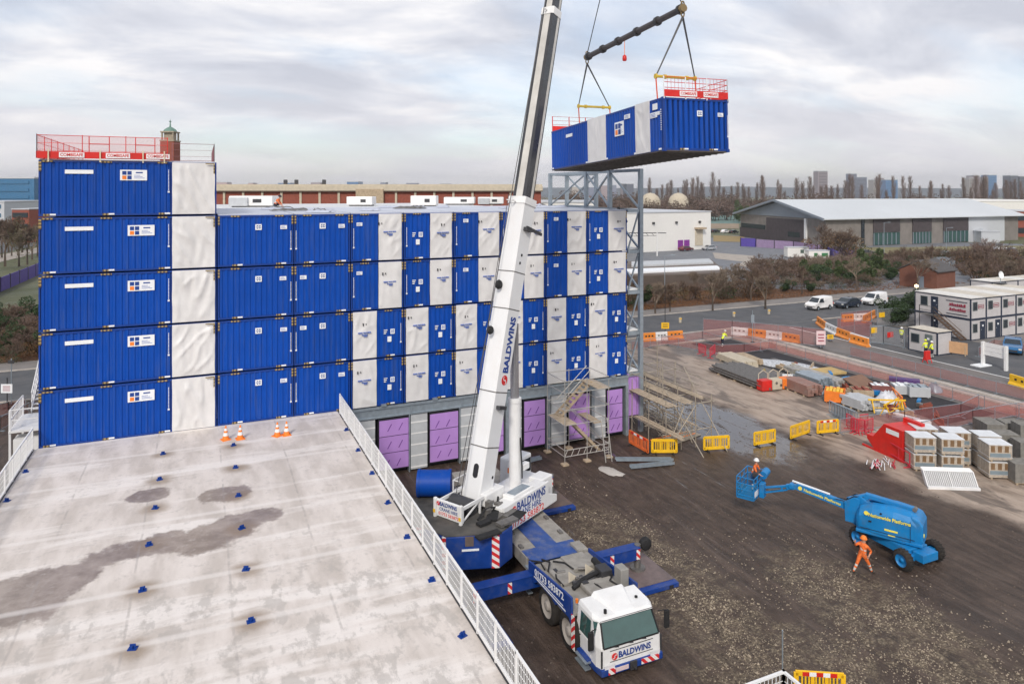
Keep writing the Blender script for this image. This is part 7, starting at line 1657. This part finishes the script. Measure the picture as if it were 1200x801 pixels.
# white building with purple doors
p0, p1 = G(688, 299), G(833, 291.5); u, v, L_ = frameof(p0, p1)
t = thing('white_hall', 'plain white flat roofed hall with purple doors beyond the hedge', 'building', p0); i_ = inv(t)
b = MB(i_); obox(b, p0, u, v, 0, L_, 0, 38, 0, 11.0); b.build('wall', M_farw, t)
b = MB(i_); obox(b, p0, u, v, -.2, L_+.2, -.2, 38.2, 11.0, 11.25); b.build('roof', M_farroof, t)
for q0, q1 in ((.712, .755), (.765, .81)):
    b = MB(i_); obox(b, p0, u, v, L_*q0, L_*q1, -.15, 0, .2, 3.0); b.build('door', pmat('door_purple%d' % int(q0*100), (.22, .04, .28), .6), t)
b = MB(i_); obox(b, p0, u, v, L_*.855, L_*.93, -1.6, 0, 6.0, 6.5); b.build('canopy', M_tan, t)
b = MB(i_); obox(b, p0, u, v, L_*.86, L_*.925, -.2, 0, 1.2, 5.8); b.build('loading_door', M_cream, t)
for q in (.5, .69, .89):
    b = MB(i_); obox(b, p0, u, v, L_*q, L_*q+.6, -.5, 0, 7.8, 8.4); b.build('wall_lamp', M_dgrey, t)
t = thing('lighting_gantry', 'thin white post carrying a dark lighting truss before the white hall', 'gantry', G(770, 300), -YAW)
b = MB(); b.tube((0, 0, 0), (0, 0, 6.2), .18, 8); b.build('post', M_white, t); b = MB(); b.beam((-9, 0, 6.1), (2.4, 0, 6.1), .2); b.beam((-9, 0, 5.2), (0, 0, 5.4), .1); [b.beam((-9+k*1.5, 0, 6.1), (-8.2+k*1.5, 0, 5.3), .1) for k in range(6)]; b.build('truss', M_dgrey, t)
# low flat roofed unit before it
pts = [G(690, 307, 3.0), G(833, 303.5, 3.0), G(852, 319, 3.0), G(690, 324, 3.0)]
M_darkw = pmat('dull_brown_wall', (.10, .08, .068), .85, var=.2, scale=.5)
t = thing('low_unit', 'low brown flat roofed unit with a long white roof light strip', 'building', pts[0]); i_ = inv(t)
b = MB(i_); b.loft([(p.x, p.y, 0) for p in pts], [(p.x, p.y, 2.8) for p in pts]); b.build('wall', M_darkw, t)
b = MB(i_); b.loft([(p.x, p.y, 2.8) for p in pts], [(p.x, p.y, 3.0) for p in pts]); b.build('roof', pmat('felt_roof', (.15, .125, .11), .85, var=.15, scale=.2, dirt=.3, dcol=(.24, .2, .17), dscale=.2), t)
pr2 = [G(700, 318, 3.0), G(840, 312.5, 3.0), G(846, 316, 3.0), G(700, 322.5, 3.0)]
b = MB(i_); b.loft([(p.x, p.y, 3.0) for p in pr2], [(p.x, p.y, 3.25) for p in pr2]); b.build('roof_light', M_wlabel, t)
pr2 = [G(740, 308, 3.0), G(831, 304.5, 3.0), G(836, 309, 3.0), G(740, 313, 3.0)]
b = MB(i_); b.loft([(p.x, p.y, 3.0) for p in pr2], [(p.x, p.y, 3.3) for p in pr2]); b.build('upper_roof', M_gpanel, t)
# warehouse with gable
t = thing('warehouse', 'large pale roofed warehouse with timber and dark clad walls', 'warehouse', (174, 155, 0)); i_ = inv(t)
A, B_, C_, D_ = Vector((186, 206, 0)), Vector((173, 155, 0)), Vector((262, 152, 0)), Vector((285, 205, 0)); E_z, R_z = 8.8, 14.0
Rg0, Rg1 = (A+B_)/2, (C_+D_)/2
M_timber = pmat('grey_timber', (.21, .19, .175), .8, var=.15, scale=.5); M_darkbrick = pmat('dark_brown_brick', (.07, .058, .062), .8, var=.15, scale=1); M_metal = pmat('blue_grey_clad', (.22, .25, .29), .5, var=.08, scale=.3); M_roofp = pmat('pale_sheet_roof', (.55, .58, .60), .45, var=.05, scale=.05)
Z = lambda p, z: (p.x, p.y, z)
b = MB(i_); b.add([Z(A, 0), Z(B_, 0), Z(B_, E_z), Z(Rg0, R_z-.3), Z(A, E_z), Z(D_, 0), Z(C_, 0), Z(C_, E_z), Z(Rg1, R_z-.3), Z(D_, E_z)], [(0, 1, 2, 3, 4), (9, 8, 7, 6, 5), (1, 6, 7, 2), (0, 4, 9, 5)]); b.build('wall', M_timber, t)
gu = (B_-A).normalized(); gn = Vector((-gu.y, gu.x, 0)); gn = gn if gn.dot(VD) < 0 else -gn
A2, B2 = A+gn*.2, B_+gn*.2; gl = (B_-A).length
b = MB(i_); R2 = (A2+B2)/2; b.loft([Z(A2, E_z-.2), Z(B2, E_z-.2), Z(R2, R_z-.4)], [Z(A, E_z-.2), Z(B_, E_z-.2), Z(Rg0, R_z-.4)]); b.build('gable_cladding', M_metal, t)
def onwall(name, q0, q1, z0, z1, mat, off=.25, base=A, uu=gu, nn=gn):
    b = MB(i_); P = lambda q, o, z: Z(base+uu*q+nn*o, z); b.loft([P(q0, off, z0), P(q1, off, z0), P(q1, 0, z0), P(q0, 0, z0)], [P(q0, off, z1), P(q1, off, z1), P(q1, 0, z1), P(q0, 0, z1)]); return b.build(name, mat, t)
onwall('dark_cladding', gl*.36, gl*.8, 0, 7.9, M_darkbrick, .3); onwall('brick_plinth', 0, gl*.36, 0, 3.6, M_darkbrick); onwall('window_band', gl*.02, gl*.34, 3.7, 5.2, M_glass); onwall('window_band', gl*.62, gl*.75, 2.2, 3.8, M_glass, .35); onwall('drain_pipe', gl*.8, gl*.82, 0, 8.4, M_white, .5)
su = (C_-B_).normalized(); sn = Vector((su.y, -su.x, 0)); sl_ = (C_-B_).length
def pq(px): 
    d_ = VD*1.0 + VR*((px-600)/820.0); t_ = -B_.y; # intersect sight line with the front wall
    s = (B_.x*su.y - B_.y*su.x)/(d_.x*su.y - d_.y*su.x); return (d_*s - B_).dot(su)
for a, c in ((1023, 1054), (1069, 1091), (1105, 1134)):
    onwall('dark_cladding', pq(a), pq(c), 4.2 if a == 1023 else 4.0, 8.6, M_darkbrick, .3, B_, su, sn); o = onwall('glazing', pq(a), pq(c), .2, 4.1 if a == 1023 else 3.9, M_glassg, .2, B_, su, sn)
    for k in range(6): q = pq(a)+(pq(c)-pq(a))*k/6; onwall('mullion', q, q+.2, .2, 3.9, M_metal, .4, B_, su, sn)
onwall('grey_cladding', pq(1134), min(sl_, pq(1176)), 0, 8.5, M_farroof, .35, B_, su, sn); onwall('dark_post', pq(1009), pq(1012), 0, 8.6, M_glass, .4, B_, su, sn)
b = MB(i_); ov = 2.0
A3, B3, C3, D3 = A - gu*ov + gn*2, B_ + gu*ov + gn*2, C_ + Vector((2, -ov, 0)), D_ + Vector((2, ov, 0)); G0, G1 = Rg0+gn*2, Rg1 + Vector((2, 0, 0))
for z_ in (0,): b.add([Z(B3, E_z-.35), Z(C3, E_z-.35), Z(G1, R_z), Z(G0, R_z), Z(B3, E_z-.05), Z(C3, E_z-.05), Z(G1, R_z+.3), Z(G0, R_z+.3)], [(0,1,2,3)[::-1], (4,5,6,7), (0,1,5,4), (1,2,6,5), (3,0,4,7)])
b.add([Z(A3, E_z-.35), Z(D3, E_z-.35), Z(G1, R_z), Z(G0, R_z), Z(A3, E_z-.05), Z(D3, E_z-.05), Z(G1, R_z+.3), Z(G0, R_z+.3)], [(0,1,2,3), (4,5,6,7)[::-1], (0,1,5,4), (1,2,6,5), (3,0,4,7)]); b.build('roof', M_roofp, t)
b = MB(i_); b.beam(Z(A3, E_z-.2), Z(G0, R_z+.1), .4, .7); b.beam(Z(B3, E_z-.2), Z(G0, R_z+.1), .4, .7); b.build('barge_board', M_metal, t)
# roofs further back
def farbox(px0, px1, d, z0, z1, depth, mat, name, label, roofm=None, cat='building', wins=0):
    p0, p1 = dp(px0, d), dp(px1, d); u, v, L_ = frameof(p0, p1); t = thing(name, label, cat, p0); i_ = inv(t)
    b = MB(i_); obox(b, p0, u, v, 0, L_, 0, depth, z0, z1); b.build('wall', mat, t)
    b = MB(i_); obox(b, p0, u, v, -.2, L_+.2, -.2, depth+.2, z1, z1+max(.3, (z1-z0)*.03)); b.build('roof', roofm or M_farroof, t)
    if wins:
        fl = max(2, int((z1-z0)/3.2)); b = MB(i_)
        for k in range(fl): obox(b, p0, u, v, L_*.06, L_*.94, -.3, 0, z0+(z1-z0)*(k+.3)/fl, z0+(z1-z0)*(k+.72)/fl)
        b.build('window_bands', M_glass if wins == 1 else MATS['far_blue_glass'], t)
    return t
pmat('far_blue_glass', (.05, .16, .30), .2)
farbox(1093, 1290, 330, 0, 12.2, 90, M_farw, 'distribution_shed', 'wide white roofed shed behind the warehouse', M_farw)
farbox(1030, 1110, 380, 0, 10.0, 80, M_farroof, 'distribution_shed', 'grey white shed between the warehouse ridge and the wide shed')
t = farbox(1176, 1230, 262, 0, 9.5, 30, M_brick, 'brick_office', 'red brick office under the overhanging warehouse end', wins=1)
t = farbox(1150, 1172, 232, 0, 3.6, 8, M_farroof, 'low_block', 'low grey block in front of the warehouse end')
for (x0, x1, y0, lab, dz) in ((923, 948, 302, 'white portable cabin left of its twin before the warehouse', 0), (948, 972, 306.5, 'white portable cabin with green windows before the warehouse', 1)):
    p0, p1 = G(x0, y0), G(x1, y0); u, v, L_ = frameof(p0, p1); t = thing('portable_cabin', lab, 'cabin', p0); i_ = inv(t); b = MB(i_); obox(b, p0, u, v, 0, L_, 0, 2.5, .2, 2.6); b.build('wall', M_farw, t)
    b = MB(i_); obox(b, p0, u, v, -.1, L_+.1, -.1, 2.6, 2.6, 2.75); b.build('roof', M_farroof, t)
    for q in ((.6,) if not dz else (.25, .62)): b = MB(i_); obox(b, p0, u, v, L_*q, L_*(q+(.16 if not dz or q < .5 else .3)), -.06, 0, 1.2, 2.1); b.build('window', pmat('green_pane%d%d' % (dz, int(q*10)), (.05, .20, .08) if dz else (.1, .14, .12), .3), t)
def wall_run(name, label, cat, pts, h, mat, th=.12, cap=None):
    t = thing(name, label, cat, pts[0]); i_ = inv(t)
    b = MB(i_)
    for a, c in zip(pts[:-1], pts[1:]): b.beam(a+Vector((0, 0, h/2)), c+Vector((0, 0, h/2)), th, h)
    b.build('panel', mat, t)
    b = MB(i_)
    for a, c in zip(pts[:-1], pts[1:]):
        n = max(1, int((c-a).length/5))
        for k in range(n+1): p = a.lerp(c, k/n); b.box(p.x-.12, p.x+.12, p.y-.12, p.y+.12, 0, h+.15)
    b.each('post', cap or M_dgrey, t) if len(b.v) < 8*90 else b.build('post', cap or M_dgrey, t); return t
M_hoard = pmat('hoarding_purple', (.10, .07, .34), .6, var=.1); M_hoardp = pmat('hoarding_pale_purple', (.30, .22, .36), .7, var=.1)
wall_run('hoarding', 'bright purple hoarding crossing the grass at the far left', 'hoarding', [G(-40, 361), G(0, 342), G(50, 320)], 2.4, M_hoard)
wall_run('hoarding', 'short dark purple hoarding before the warehouse gable', 'hoarding', [G(868, 288.5), G(886, 289.5)], 2.6, M_hoard)
wall_run('hoarding', 'long pale purple hoarding before the warehouse gable', 'hoarding', [G(886, 289.5), G(930, 292.5), G(958, 297), G(1010, 303)], 2.4, M_hoardp)
wall_run('hoarding', 'vivid purple hoarding beside the green windowed cabin', 'hoarding', [G(970, 303), G(984, 311)], 3.0, M_hoard)
wall_run('hoarding', 'pale tan fence left of the warehouse glazing', 'fence', [G(965, 300), G(998, 297)], 3.0, M_tan)
wall_run('hoarding', 'grey fence panels between the car park and the shrubs', 'fence', [G(1000, 298), G(1060, 312), G(1120, 311)], 2.0, M_metal)
t = farbox(634, 700, 175, 0, 14.2, 25, M_farw, 'pale_hall', 'pale hall between the brick hall and the steel tower')
# brick hut
c0 = G(1098, 339.5); t = thing('brick_hut', 'small red brick hut with dark pitched roof among the shrubs', 'hut', c0, R(8)); w_, l_ = 6.2, 6.5
b = MB(); b.prism([(0, 0), (l_, 0), (l_, 3.0), (l_/2, 4.6), (0, 3.0)], 0, w_, 'x'); b.build('wall', pmat('orange_brick', (.18, .075, .05), .85, var=.1), t)
b = MB(); b.loft([(-.2, -.3, 2.95), (w_+.2, -.3, 2.95), (w_+.2, l_/2, 4.75), (-.2, l_/2, 4.75)], [(-.2, -.3, 3.1), (w_+.2, -.3, 3.1), (w_+.2, l_/2, 4.9), (-.2, l_/2, 4.9)]); b.loft([(-.2, l_+.3, 2.95), (w_+.2, l_+.3, 2.95), (w_+.2, l_/2, 4.75), (-.2, l_/2, 4.75)], [(-.2, l_+.3, 3.1), (w_+.2, l_+.3, 3.1), (w_+.2, l_/2, 4.9), (-.2, l_/2, 4.9)]); b.build('roof', pmat('slate', (.08, .075, .075), .7), t)
b = MB(); b.box(-.05, .0, 2.2, 3.1, 0, 2.1); b.build('door', M_metal, t)
# far left glass building
t = farbox(-60, 5, 260, 0, 13, 30, M_farroof, 'glass_office', 'blue glazed office block at the far left behind the bare trees', wins=2)
t = farbox(-60, 40, 300, 0, 22.5, 30, MATS['far_blue_glass'], 'glass_office', 'taller blue glass block rising behind the pale office', wins=2)
t = farbox(14, 34, 232, 0, 11, 15, M_brick, 'brick_office', 'low brick building between the bare trees at the far left', wins=1)
# city on the horizon
M_c = [pmat('city_%d' % k, c, .6) for k, c in enumerate(((.34, .28, .30), (.20, .22, .30), (.10, .20, .38), (.42, .38, .36), (.12, .13, .17), (.50, .36, .36)))]
M_c[2].node_tree.nodes['Principled BSDF'].inputs['Roughness'].default_value = .3
city = [(959, 970, 201, 1500, 0, 'pinkish tower block, tallest over the warehouse ridge'), (997, 1004, 204, 1700, 1, 'narrow blue grey tower left of the wide one'), (1003, 1016, 208, 1700, 1, 'wide blue grey block right of the narrow tower'), (1024, 1029, 211, 1600, 3, 'cream tower beside a bare poplar'), (1031, 1036, 209, 1600, 5, 'pink tower beside a bare poplar'),
        (1038, 1052, 211, 1500, 2, 'rounded blue tower behind the poplars'), (1136, 1141, 209, 1500, 3, 'cream slim tower of the right pair'), (1141, 1148, 206, 1500, 0, 'brown topped tower of the right pair'), (1154, 1158, 208, 1500, 3, 'cream tower touching the bright blue one'), (1158.5, 1168, 205.5, 1500, 2, 'bright blue tower right of the cream one'), (1184.5, 1193, 206, 1500, 4, 'dark tower left of the far right one'), (1195, 1206, 207, 1500, 4, 'dark tower at the far right edge')]
for x0, x1, yt, d, m, lb in city: farbox(x0, x1, d, 0, H+(224-yt)/820*d, 25, M_c[m], 'tower_block', lb + ' on the skyline', cat='tower block', wins=1 if m != 2 else 2)
rs = random.Random(17)
for k in range(46):
    px = 252 + k*7.6 + rs.uniform(-4, 4) if k < 40 else rs.uniform(640, 760); d = rs.uniform(900, 1900); wd = rs.uniform(4, 14); yt = rs.uniform(216.5, 220.5) if k % 5 else rs.uniform(213, 216)
    cn = ('brown', 'blue grey', 'blue', 'cream', 'dark', 'pink'); m = rs.randrange(6)
    farbox(px, px+wd, d, 0, H+(224-yt)/820*d, 30, M_c[m], 'far_building', 'tiny %s building on the hazy skyline behind the brick hall' % cn[m], cat='building')['group'] = 'tiny buildings on the skyline'
# distant rising ground
b = MB(); n = 80; rows = []
for j, (d, z) in enumerate(((1900, 0), (2300, 6), (2700, 30), (3000, 20), (3300, 0))):
    rows.append([(lambda p: (p.x, p.y, z*(1+.5*fbm(i*.12, j*.3, 5))))(dp(-900+i*40, d)) for i in range(n)])
vs = [p for r in rows for p in r]; b.sm = True; b.add(vs, [(j*n+i, j*n+i+1, (j+1)*n+i+1, (j+1)*n+i) for j in range(4) for i in range(n-1)]); struct('hills', b, pmat('far_hill', (.10, .12, .14), .9, var=.2, scale=.003))
for px, lb in ((762, 'left'), (795, 'right')):
    p = dp(px, 420); b = MB(); b.sm = True; b.lathe((0, 0, 0), [(6, 0), (6, 11.5), (4.6, 14), (2.5, 15.6), (0, 16.2)], 20); o = b.build('storage_dome', pmat('dome_cream%s' % lb, (.50, .44, .34), .8)); o.location = p; tag(o, 'pale domed roof, %s of the two among the distant bare woods' % lb, 'dome')

# ------------------------------------------------------------------ trees and shrubs
def tri(b, p0, p1, r0, r1):
    d = (p1-p0); up = Vector((0, 0, 1)) if abs(d.normalized().z) < .9 else Vector((1, 0, 0)); a = d.cross(up).normalized(); c = d.cross(a).normalized(); vs = []
    for p, r in ((p0, r0), (p1, r1)):
        for k in range(3): an = 2.094*k; vs.append(p + (a*math.cos(an)+c*math.sin(an))*r)
    b.add(vs, [(0, 1, 4, 3), (1, 2, 5, 4), (2, 0, 3, 5)])
def bare(seed, h, spread, nmain, depth=4, up=.5, twigr=.012, stem=.28, tr=None, stems=1, narrow=False):
    rs = random.Random(seed); tb = MB(); cb = MB()
    def grow(p, d, L_, r, lv):
        q = p + d*L_; tri(tb if lv == 0 else cb, p, q, r, r*.62)
        if lv >= depth: return
        n = 3 if lv < 2 else rs.choice((3, 4, 4))
        for k in range(n):
            nd = (d + Vector((rs.gauss(0, spread), rs.gauss(0, spread), rs.gauss(up*.25, .25)))).normalized()
            grow(p.lerp(q, rs.uniform(.55, 1.0)), nd, L_*rs.uniform(.55, .82), max(twigr, r*.55), lv+1)
    tr = tr or h*.022
    if narrow:
        n = 46; tri(tb, Vector((0, 0, 0)), Vector((0, 0, h*.97)), tr, .03)
        for k in range(n):
            z = h*(.08+.88*k/n); a = rs.random()*6.28; w_ = h*(.11+.02*(seed%3))*(1-.8*abs((k/n)-.3)); d = Vector((math.cos(a)*.34, math.sin(a)*.34, 1)).normalized(); L_ = min(w_*2.2, h-z+.5)
            q = Vector((0, 0, z)) + d*L_; tri(cb, Vector((0, 0, z)), q, tr*.3, .04)
            for m in range(11): s_ = Vector((0, 0, z)).lerp(q, rs.uniform(.2, 1)); e = s_ + Vector((rs.gauss(0, .35), rs.gauss(0, .35), rs.uniform(.6, 1.5))).normalized()*L_*rs.uniform(.3, .6); tri(cb, s_, e, .055, .03)
        return tb, cb
    for s in range(stems):
        a = rs.random()*6.28; base = Vector((math.cos(a), math.sin(a), 0))*(rs.uniform(0, h*.28) if stems > 1 else 0)
        d = Vector((math.cos(a)*.35*(stems > 1), math.sin(a)*.35*(stems > 1), 1)).normalized()
        grow(base, d, h*stem*rs.uniform(.8, 1.1), tr, 0)
    return tb, cb
def leaves(seed, n, rx, rz, size, zc, cb=None, flat=1.0):
    rs = random.Random(seed); cb = cb or MB(); cl = [(Vector((rs.gauss(0, .5), rs.gauss(0, .5), rs.gauss(0, .45))), rs.uniform(.25, .5)) for _ in range(16)]
    for k in range(n):
        c, r = rs.choice(cl); v = Vector((rs.gauss(0, 1), rs.gauss(0, 1), rs.gauss(0, 1))).normalized()*r*rs.uniform(.75, 1.05) + c
        p = Vector((v.x*rx, v.y*rx, max(.1, zc+v.z*rz))); a = Vector((rs.gauss(0, 1), rs.gauss(0, 1), rs.gauss(0, .6))).normalized()*size*rs.uniform(.6, 1.3); w_ = a.cross(Vector((rs.gauss(0, 1), rs.gauss(0, 1), rs.gauss(0, 1)))).normalized()*size*.5
        cb.add([p-a, p+w_, p+a, p-w_], [(0, 1, 2, 3)])
    return cb
M_bark = pmat('bark', (.085, .065, .05), .9, var=.25, scale=2); M_twig = pmat('twigs_brown', (.125, .085, .062), .9, var=.3, scale=.6); M_twigp = pmat('twigs_pale', (.20, .155, .115), .9, var=.3, scale=.6); M_twigr = pmat('twigs_red_brown', (.16, .11, .09), .9, var=.25, scale=.3)
M_leafd = pmat('evergreen_leaf', (.035, .065, .022), .6, var=.45, scale=1.2); M_leafm = pmat('green_leaf', (.065, .095, .03), .6, var=.4, scale=1.2); M_leafb = pmat('brown_leaf', (.15, .085, .04), .8, var=.4, scale=1.5); M_leafo = pmat('olive_leaf', (.11, .10, .045), .8, var=.4, scale=1)
def plant(name, tb, cb, mt, mc, lf=None, ml=None):
    t = bpy.data.objects.new(name, None); COL.objects.link(t); tb.build('trunk', mt, t); cb.build('crown', mc, t)
    if lf: lf.build('foliage', ml, t)
    return t
protos = {}
def addp(key, t, cat): t['category'] = cat; protos[key] = [t, False]
for k in range(4):
    tb, cb = bare(100+k, 5.0, .55, 0, 4, .4, .018, .34, .05, stems=9); addp(('shrub', k), plant('bare_shrub', tb, cb, M_bark, (M_twig, M_twigp, M_twigr, M_twig)[k], leaves(k, 700, 2.2, 1.4, .13, 1.5), (M_leafb, M_leafo, M_leafb, M_leafd)[k]), 'shrub')
for k in range(3):
    tb, cb = bare(200+k, 8.5, .42, 0, 6, .7, .016, .26, .16); addp(('tree', k), plant('bare_tree', tb, cb, M_bark, (M_twigp, M_twig, M_twigp)[k]), 'tree')
for k in range(2):
    tb, cb = bare(300+k, 4, .5, 0, 2, .5, .03, .4, .08); addp(('green', k), plant('evergreen_shrub', tb, cb, M_bark, M_twig, leaves(30+k, 5200, 2.3, 2.0, .17, 2.2), (M_leafm, M_leafd)[k]), 'shrub')
tb, cb = bare(400, 18, .4, 0, 6, .8, .035, .22, .3); addp(('big', 0), plant('bare_tree', tb, cb, M_bark, M_twig), 'tree')
tb, cb = bare(402, 18, .45, 0, 6, .8, .035, .22, .3); addp(('big', 1), plant('bare_tree', tb, cb, M_bark, M_twigp, leaves(44, 900, 2.2, 5, .16, 6), M_leafo), 'tree')
for k in range(3): tb, cb = bare(500+k, (27, 29, 31)[k], .3, 0, narrow=True); addp(('poplar', k), plant('poplar', tb, cb, M_bark, M_twigr), 'tree')
for k in range(2): tb, cb = bare(600+k, 15, .5, 0, 5, .6, .09, .25, .3, stems=2); addp(('wood', k), plant('bare_tree', tb, cb, M_bark, (M_twig, M_twigr)[k], leaves(60+k, 500, 5, 5, .55, 7), (M_twig, M_twigr)[k]), 'tree')
CNT = {}
def put(key, loc, s, label, group, rz=None):
    pr_, used = protos[key]; rz = random.random()*6.28 if rz is None else rz
    if not used: protos[key][1] = True; o = pr_; o.location = loc; o.rotation_euler = (0, 0, rz); 
    else: o = copy_tree(pr_); o.location = loc; o.rotation_euler = (0, 0, rz)
    o.scale = (s,)*3 if isinstance(s, (int, float)) else s
    o['label'] = label; o['group'] = group; return o
rs = random.Random(31)
# shrub belt beyond the public road
for row, (y0, zs) in enumerate(((88.5, .62), (93, .8), (98.5, 1.0), (104.5, 1.1), (110, 1.1))):
    x = 44 + row*1.5
    while x < 190:
        y = y0 + rs.uniform(-1.3, 1.3); p = Vector((x, y, 0)); s = zs*rs.uniform(.8, 1.15)
        px = 600 + 820*(p.dot(VR)/p.dot(VD)); s *= 1.45 if px < 885 else 1
        clear = any(abs(x-a) < c_ and abs(y-b_) < c_ for a, b_, c_ in ((96, 100.5, 4.0),))
        gz = 925 < px < 1055 and row in (1, 2) and rs.random() < .6
        if px < 1230 and not (px < 885 and y > 92) and not (1050 < px and y < 92) and not (abs(px-1102) < 24 and y < 104):
            if gz: put(('green', 0 if rs.random() < .6 else 1), p, s*rs.uniform(.75, 1.0), 'leafy green evergreen shrub in the belt of bare shrubs beyond the road', 'green shrubs of the roadside belt')
            elif rs.random() < .12 and px < 1040: put(('green', 1), p, s*.7, 'dark evergreen shrub in the belt of bare shrubs beyond the road', 'dark evergreens of the roadside belt')
            else: put(('shrub', rs.randrange(4)), p, (s, s, s*rs.uniform(.75, 1.0)), 'bare brown winter shrub in the roadside belt behind the road', 'bare shrubs of the roadside belt')
        x += rs.uniform(3.0, 4.8) if px > 885 else rs.uniform(2.0, 3.0)
for k, (px, py, s, kk) in enumerate(((768, 368, 1.0, 0), (785, 366, .8, 1), (835, 364, 1.05, 2), (897, 362, 1.15, 0), (880, 352, 1.0, 1), (815, 350, 1.0, 0), (1004, 340, .95, 2), (1150, 340, 1.0, 1), (1180, 336, 1.1, 0), (860, 345, .9, 2), (940, 345, .9, 1), (1075, 340, 1.0, 2))):
    put(('tree', kk), G(px, py), s, 'bare pale branched tree rising from the roadside shrub belt', 'bare trees in the roadside belt')
put(('tree', 1), G(1093, 328), 1.25, 'dark bare tree standing before the warehouse glazing', 'dark trees before the warehouse', 1.0)
for k, (px, py, s) in enumerate(((976, 304, 1.7), (990, 302, 1.5), (1166, 312, 1.2), (1130, 318, 1.0), (1215, 312, 1.3))): put(('shrub', k % 3), G(px, py), s*1.35, 'large rounded bare shrub near the warehouse wall', 'large shrubs near the warehouse')
for k, (px, py, s) in enumerate(((1046, 381, .5), (1056, 381, .55), (1052, 375, .7), (1062, 373, .75), (1040, 374, .55))): put(('green', 1), G(px, py), s, 'dark evergreen shrub left of the two storey cabins', 'dark shrubs left of the cabins')
for k in range(14): px = 1145+k*6; put(('shrub', k % 4), G(px, 334+rs.uniform(-6, 4)), 1.0, 'bare shrub behind the cabin roofs', 'bare shrubs behind the cabins')
# far left
for k, (px, py, s) in enumerate(((6, 312, 1.0), (38, 304, .95), (26, 296, 1.0), (-14, 318, 1.05), (44, 300, .8), (14, 300, .9), (2, 302, .95), (22, 312, .9), (32, 310, .85), (10, 296, .95), (-4, 306, 1.0))): put(('big', k % 2), G(px, py), s, 'tall bare tree beyond the purple hoarding at the far left', 'bare trees at the far left')
for k in range(34): put(('shrub', rs.choice((0, 3, 2, 0))) if rs.random() < .75 else ('green', 1), G(rs.uniform(-30, 60), rs.uniform(378, 428)), rs.uniform(.5, .8), 'dark tangled shrub on the bank left of the tall stack', 'shrubs on the bank at the far left')
# distant woods and poplars
for k in range(80):
    px = 752 + k*5.8 + rs.uniform(-4, 4)
    if rs.random() < .22: continue
    d = rs.uniform(560, 640); put(('poplar', rs.randrange(3)), dp(px, d), rs.uniform(.62, 1.08), 'tall slender bare poplar in the distant row on the skyline', 'poplars on the skyline')
for k in range(150):
    px = rs.uniform(640, 985); d = rs.uniform(400, 560); put(('wood', k % 2), dp(px, d), rs.uniform(.75, 1.15)*(d/470), 'distant bare brown tree in the wood below the poplars', 'trees of the distant wood')
for k in range(16): put(('wood', k % 2), dp(748+k*4.2, 400+rs.uniform(-6, 6)), rs.uniform(.72, .9), '', 'trees of the distant wood')
for k in range(40):
    px = rs.uniform(985, 1210); d = rs.uniform(480, 640); put(('wood', k % 2), dp(px, d), rs.uniform(.8, 1.1), 'distant bare tree showing over the warehouse roof', 'trees over the warehouse roof')
put(('green', 0), dp(866, 380), (1.7, 1.7, 2.2), 'yellow green round tree before the distant wood', 'round tree')
for k, o_ in protos.items():
    if not o_[1]: bpy.data.objects.remove(o_[0])
for gname, fmt in (('poplars on the skyline', 'tall slender bare poplar, %s from left in the skyline row'), ('bare shrubs of the roadside belt', 'bare brown shrub, %s from left in the roadside belt'), ('shrubs on the bank at the far left', 'dark tangled shrub, %s from left on the bank beside the tall stack'),
    ('bare trees in the roadside belt', 'bare pale tree, %s from left rising from the roadside belt'), ('green shrubs of the roadside belt', 'leafy green shrub, %s from left in the roadside belt'), ('dark evergreens of the roadside belt', 'dark evergreen shrub, %s from left in the roadside belt'), ('large shrubs near the warehouse', 'large rounded bare shrub, %s from left near the warehouse wall'),
    ('dark shrubs left of the cabins', 'dark evergreen shrub, %s from left beside the cabins'), ('bare shrubs behind the cabins', 'bare shrub, %s from left behind the cabin roofs'), ('bare trees at the far left', 'tall bare tree, %s from left beyond the purple hoarding'), ('trees of the distant wood', 'distant bare tree, %s from left in the wood below the poplars'),
    ('trees over the warehouse roof', 'distant bare tree, %s from left showing over the warehouse roof'), ('tiny buildings on the skyline', 'tiny building, %s from left on the hazy skyline')):
    relabel([o for o in bpy.data.objects if o.get('group') == gname], fmt)
relabel([o for o in bpy.data.objects if o.get('group') == 'offcuts strewn in the materials yard'], 'small offcut, %s from left among the yard materials')
# leaf litter
b = MB(); rs = random.Random(6)
for i in range(6000): x, y = rs.uniform(44, 130), 84.2 + abs(rs.gauss(0, 5)); s = rs.uniform(.08, .2); a = rs.random()*6.28; c, s2 = math.cos(a)*s, math.sin(a)*s; z = .03+rs.random()*.08; b.add([(x+c, y+s2, z), (x-s2*.6, y+c*.6, z+.04), (x-c, y-s2, z), (x+s2*.6, y-c*.6, z+.05)], [(0, 1, 2, 3)])
tag(b.build('leaf_litter', pmat('fallen_leaf', (.24, .11, .045), .8, var=.4, scale=.8)), 'orange brown fallen leaves along the verge below the shrubs', 'leaf litter', kind='stuff')
# air
hz_ = MB(); hz_.box(-3600, 3900, -400, 3800, -1, 101); hm = bpy.data.materials.new('air'); hm.use_nodes = True; hn = hm.node_tree; hn.nodes.clear(); ho = hn.nodes.new('ShaderNodeOutputMaterial'); hv = hn.nodes.new('ShaderNodeVolumePrincipled')
hv.inputs['Color'].default_value = (.97, .98, 1.0, 1); hv.inputs['Density'].default_value = .0002; hv.inputs['Anisotropy'].default_value = .7; hn.links.new(hv.outputs[0], ho.inputs['Volume'])
o = hz_.build('haze', hm); tag(o, 'thin pale winter haze over the whole site', 'haze', kind='stuff')
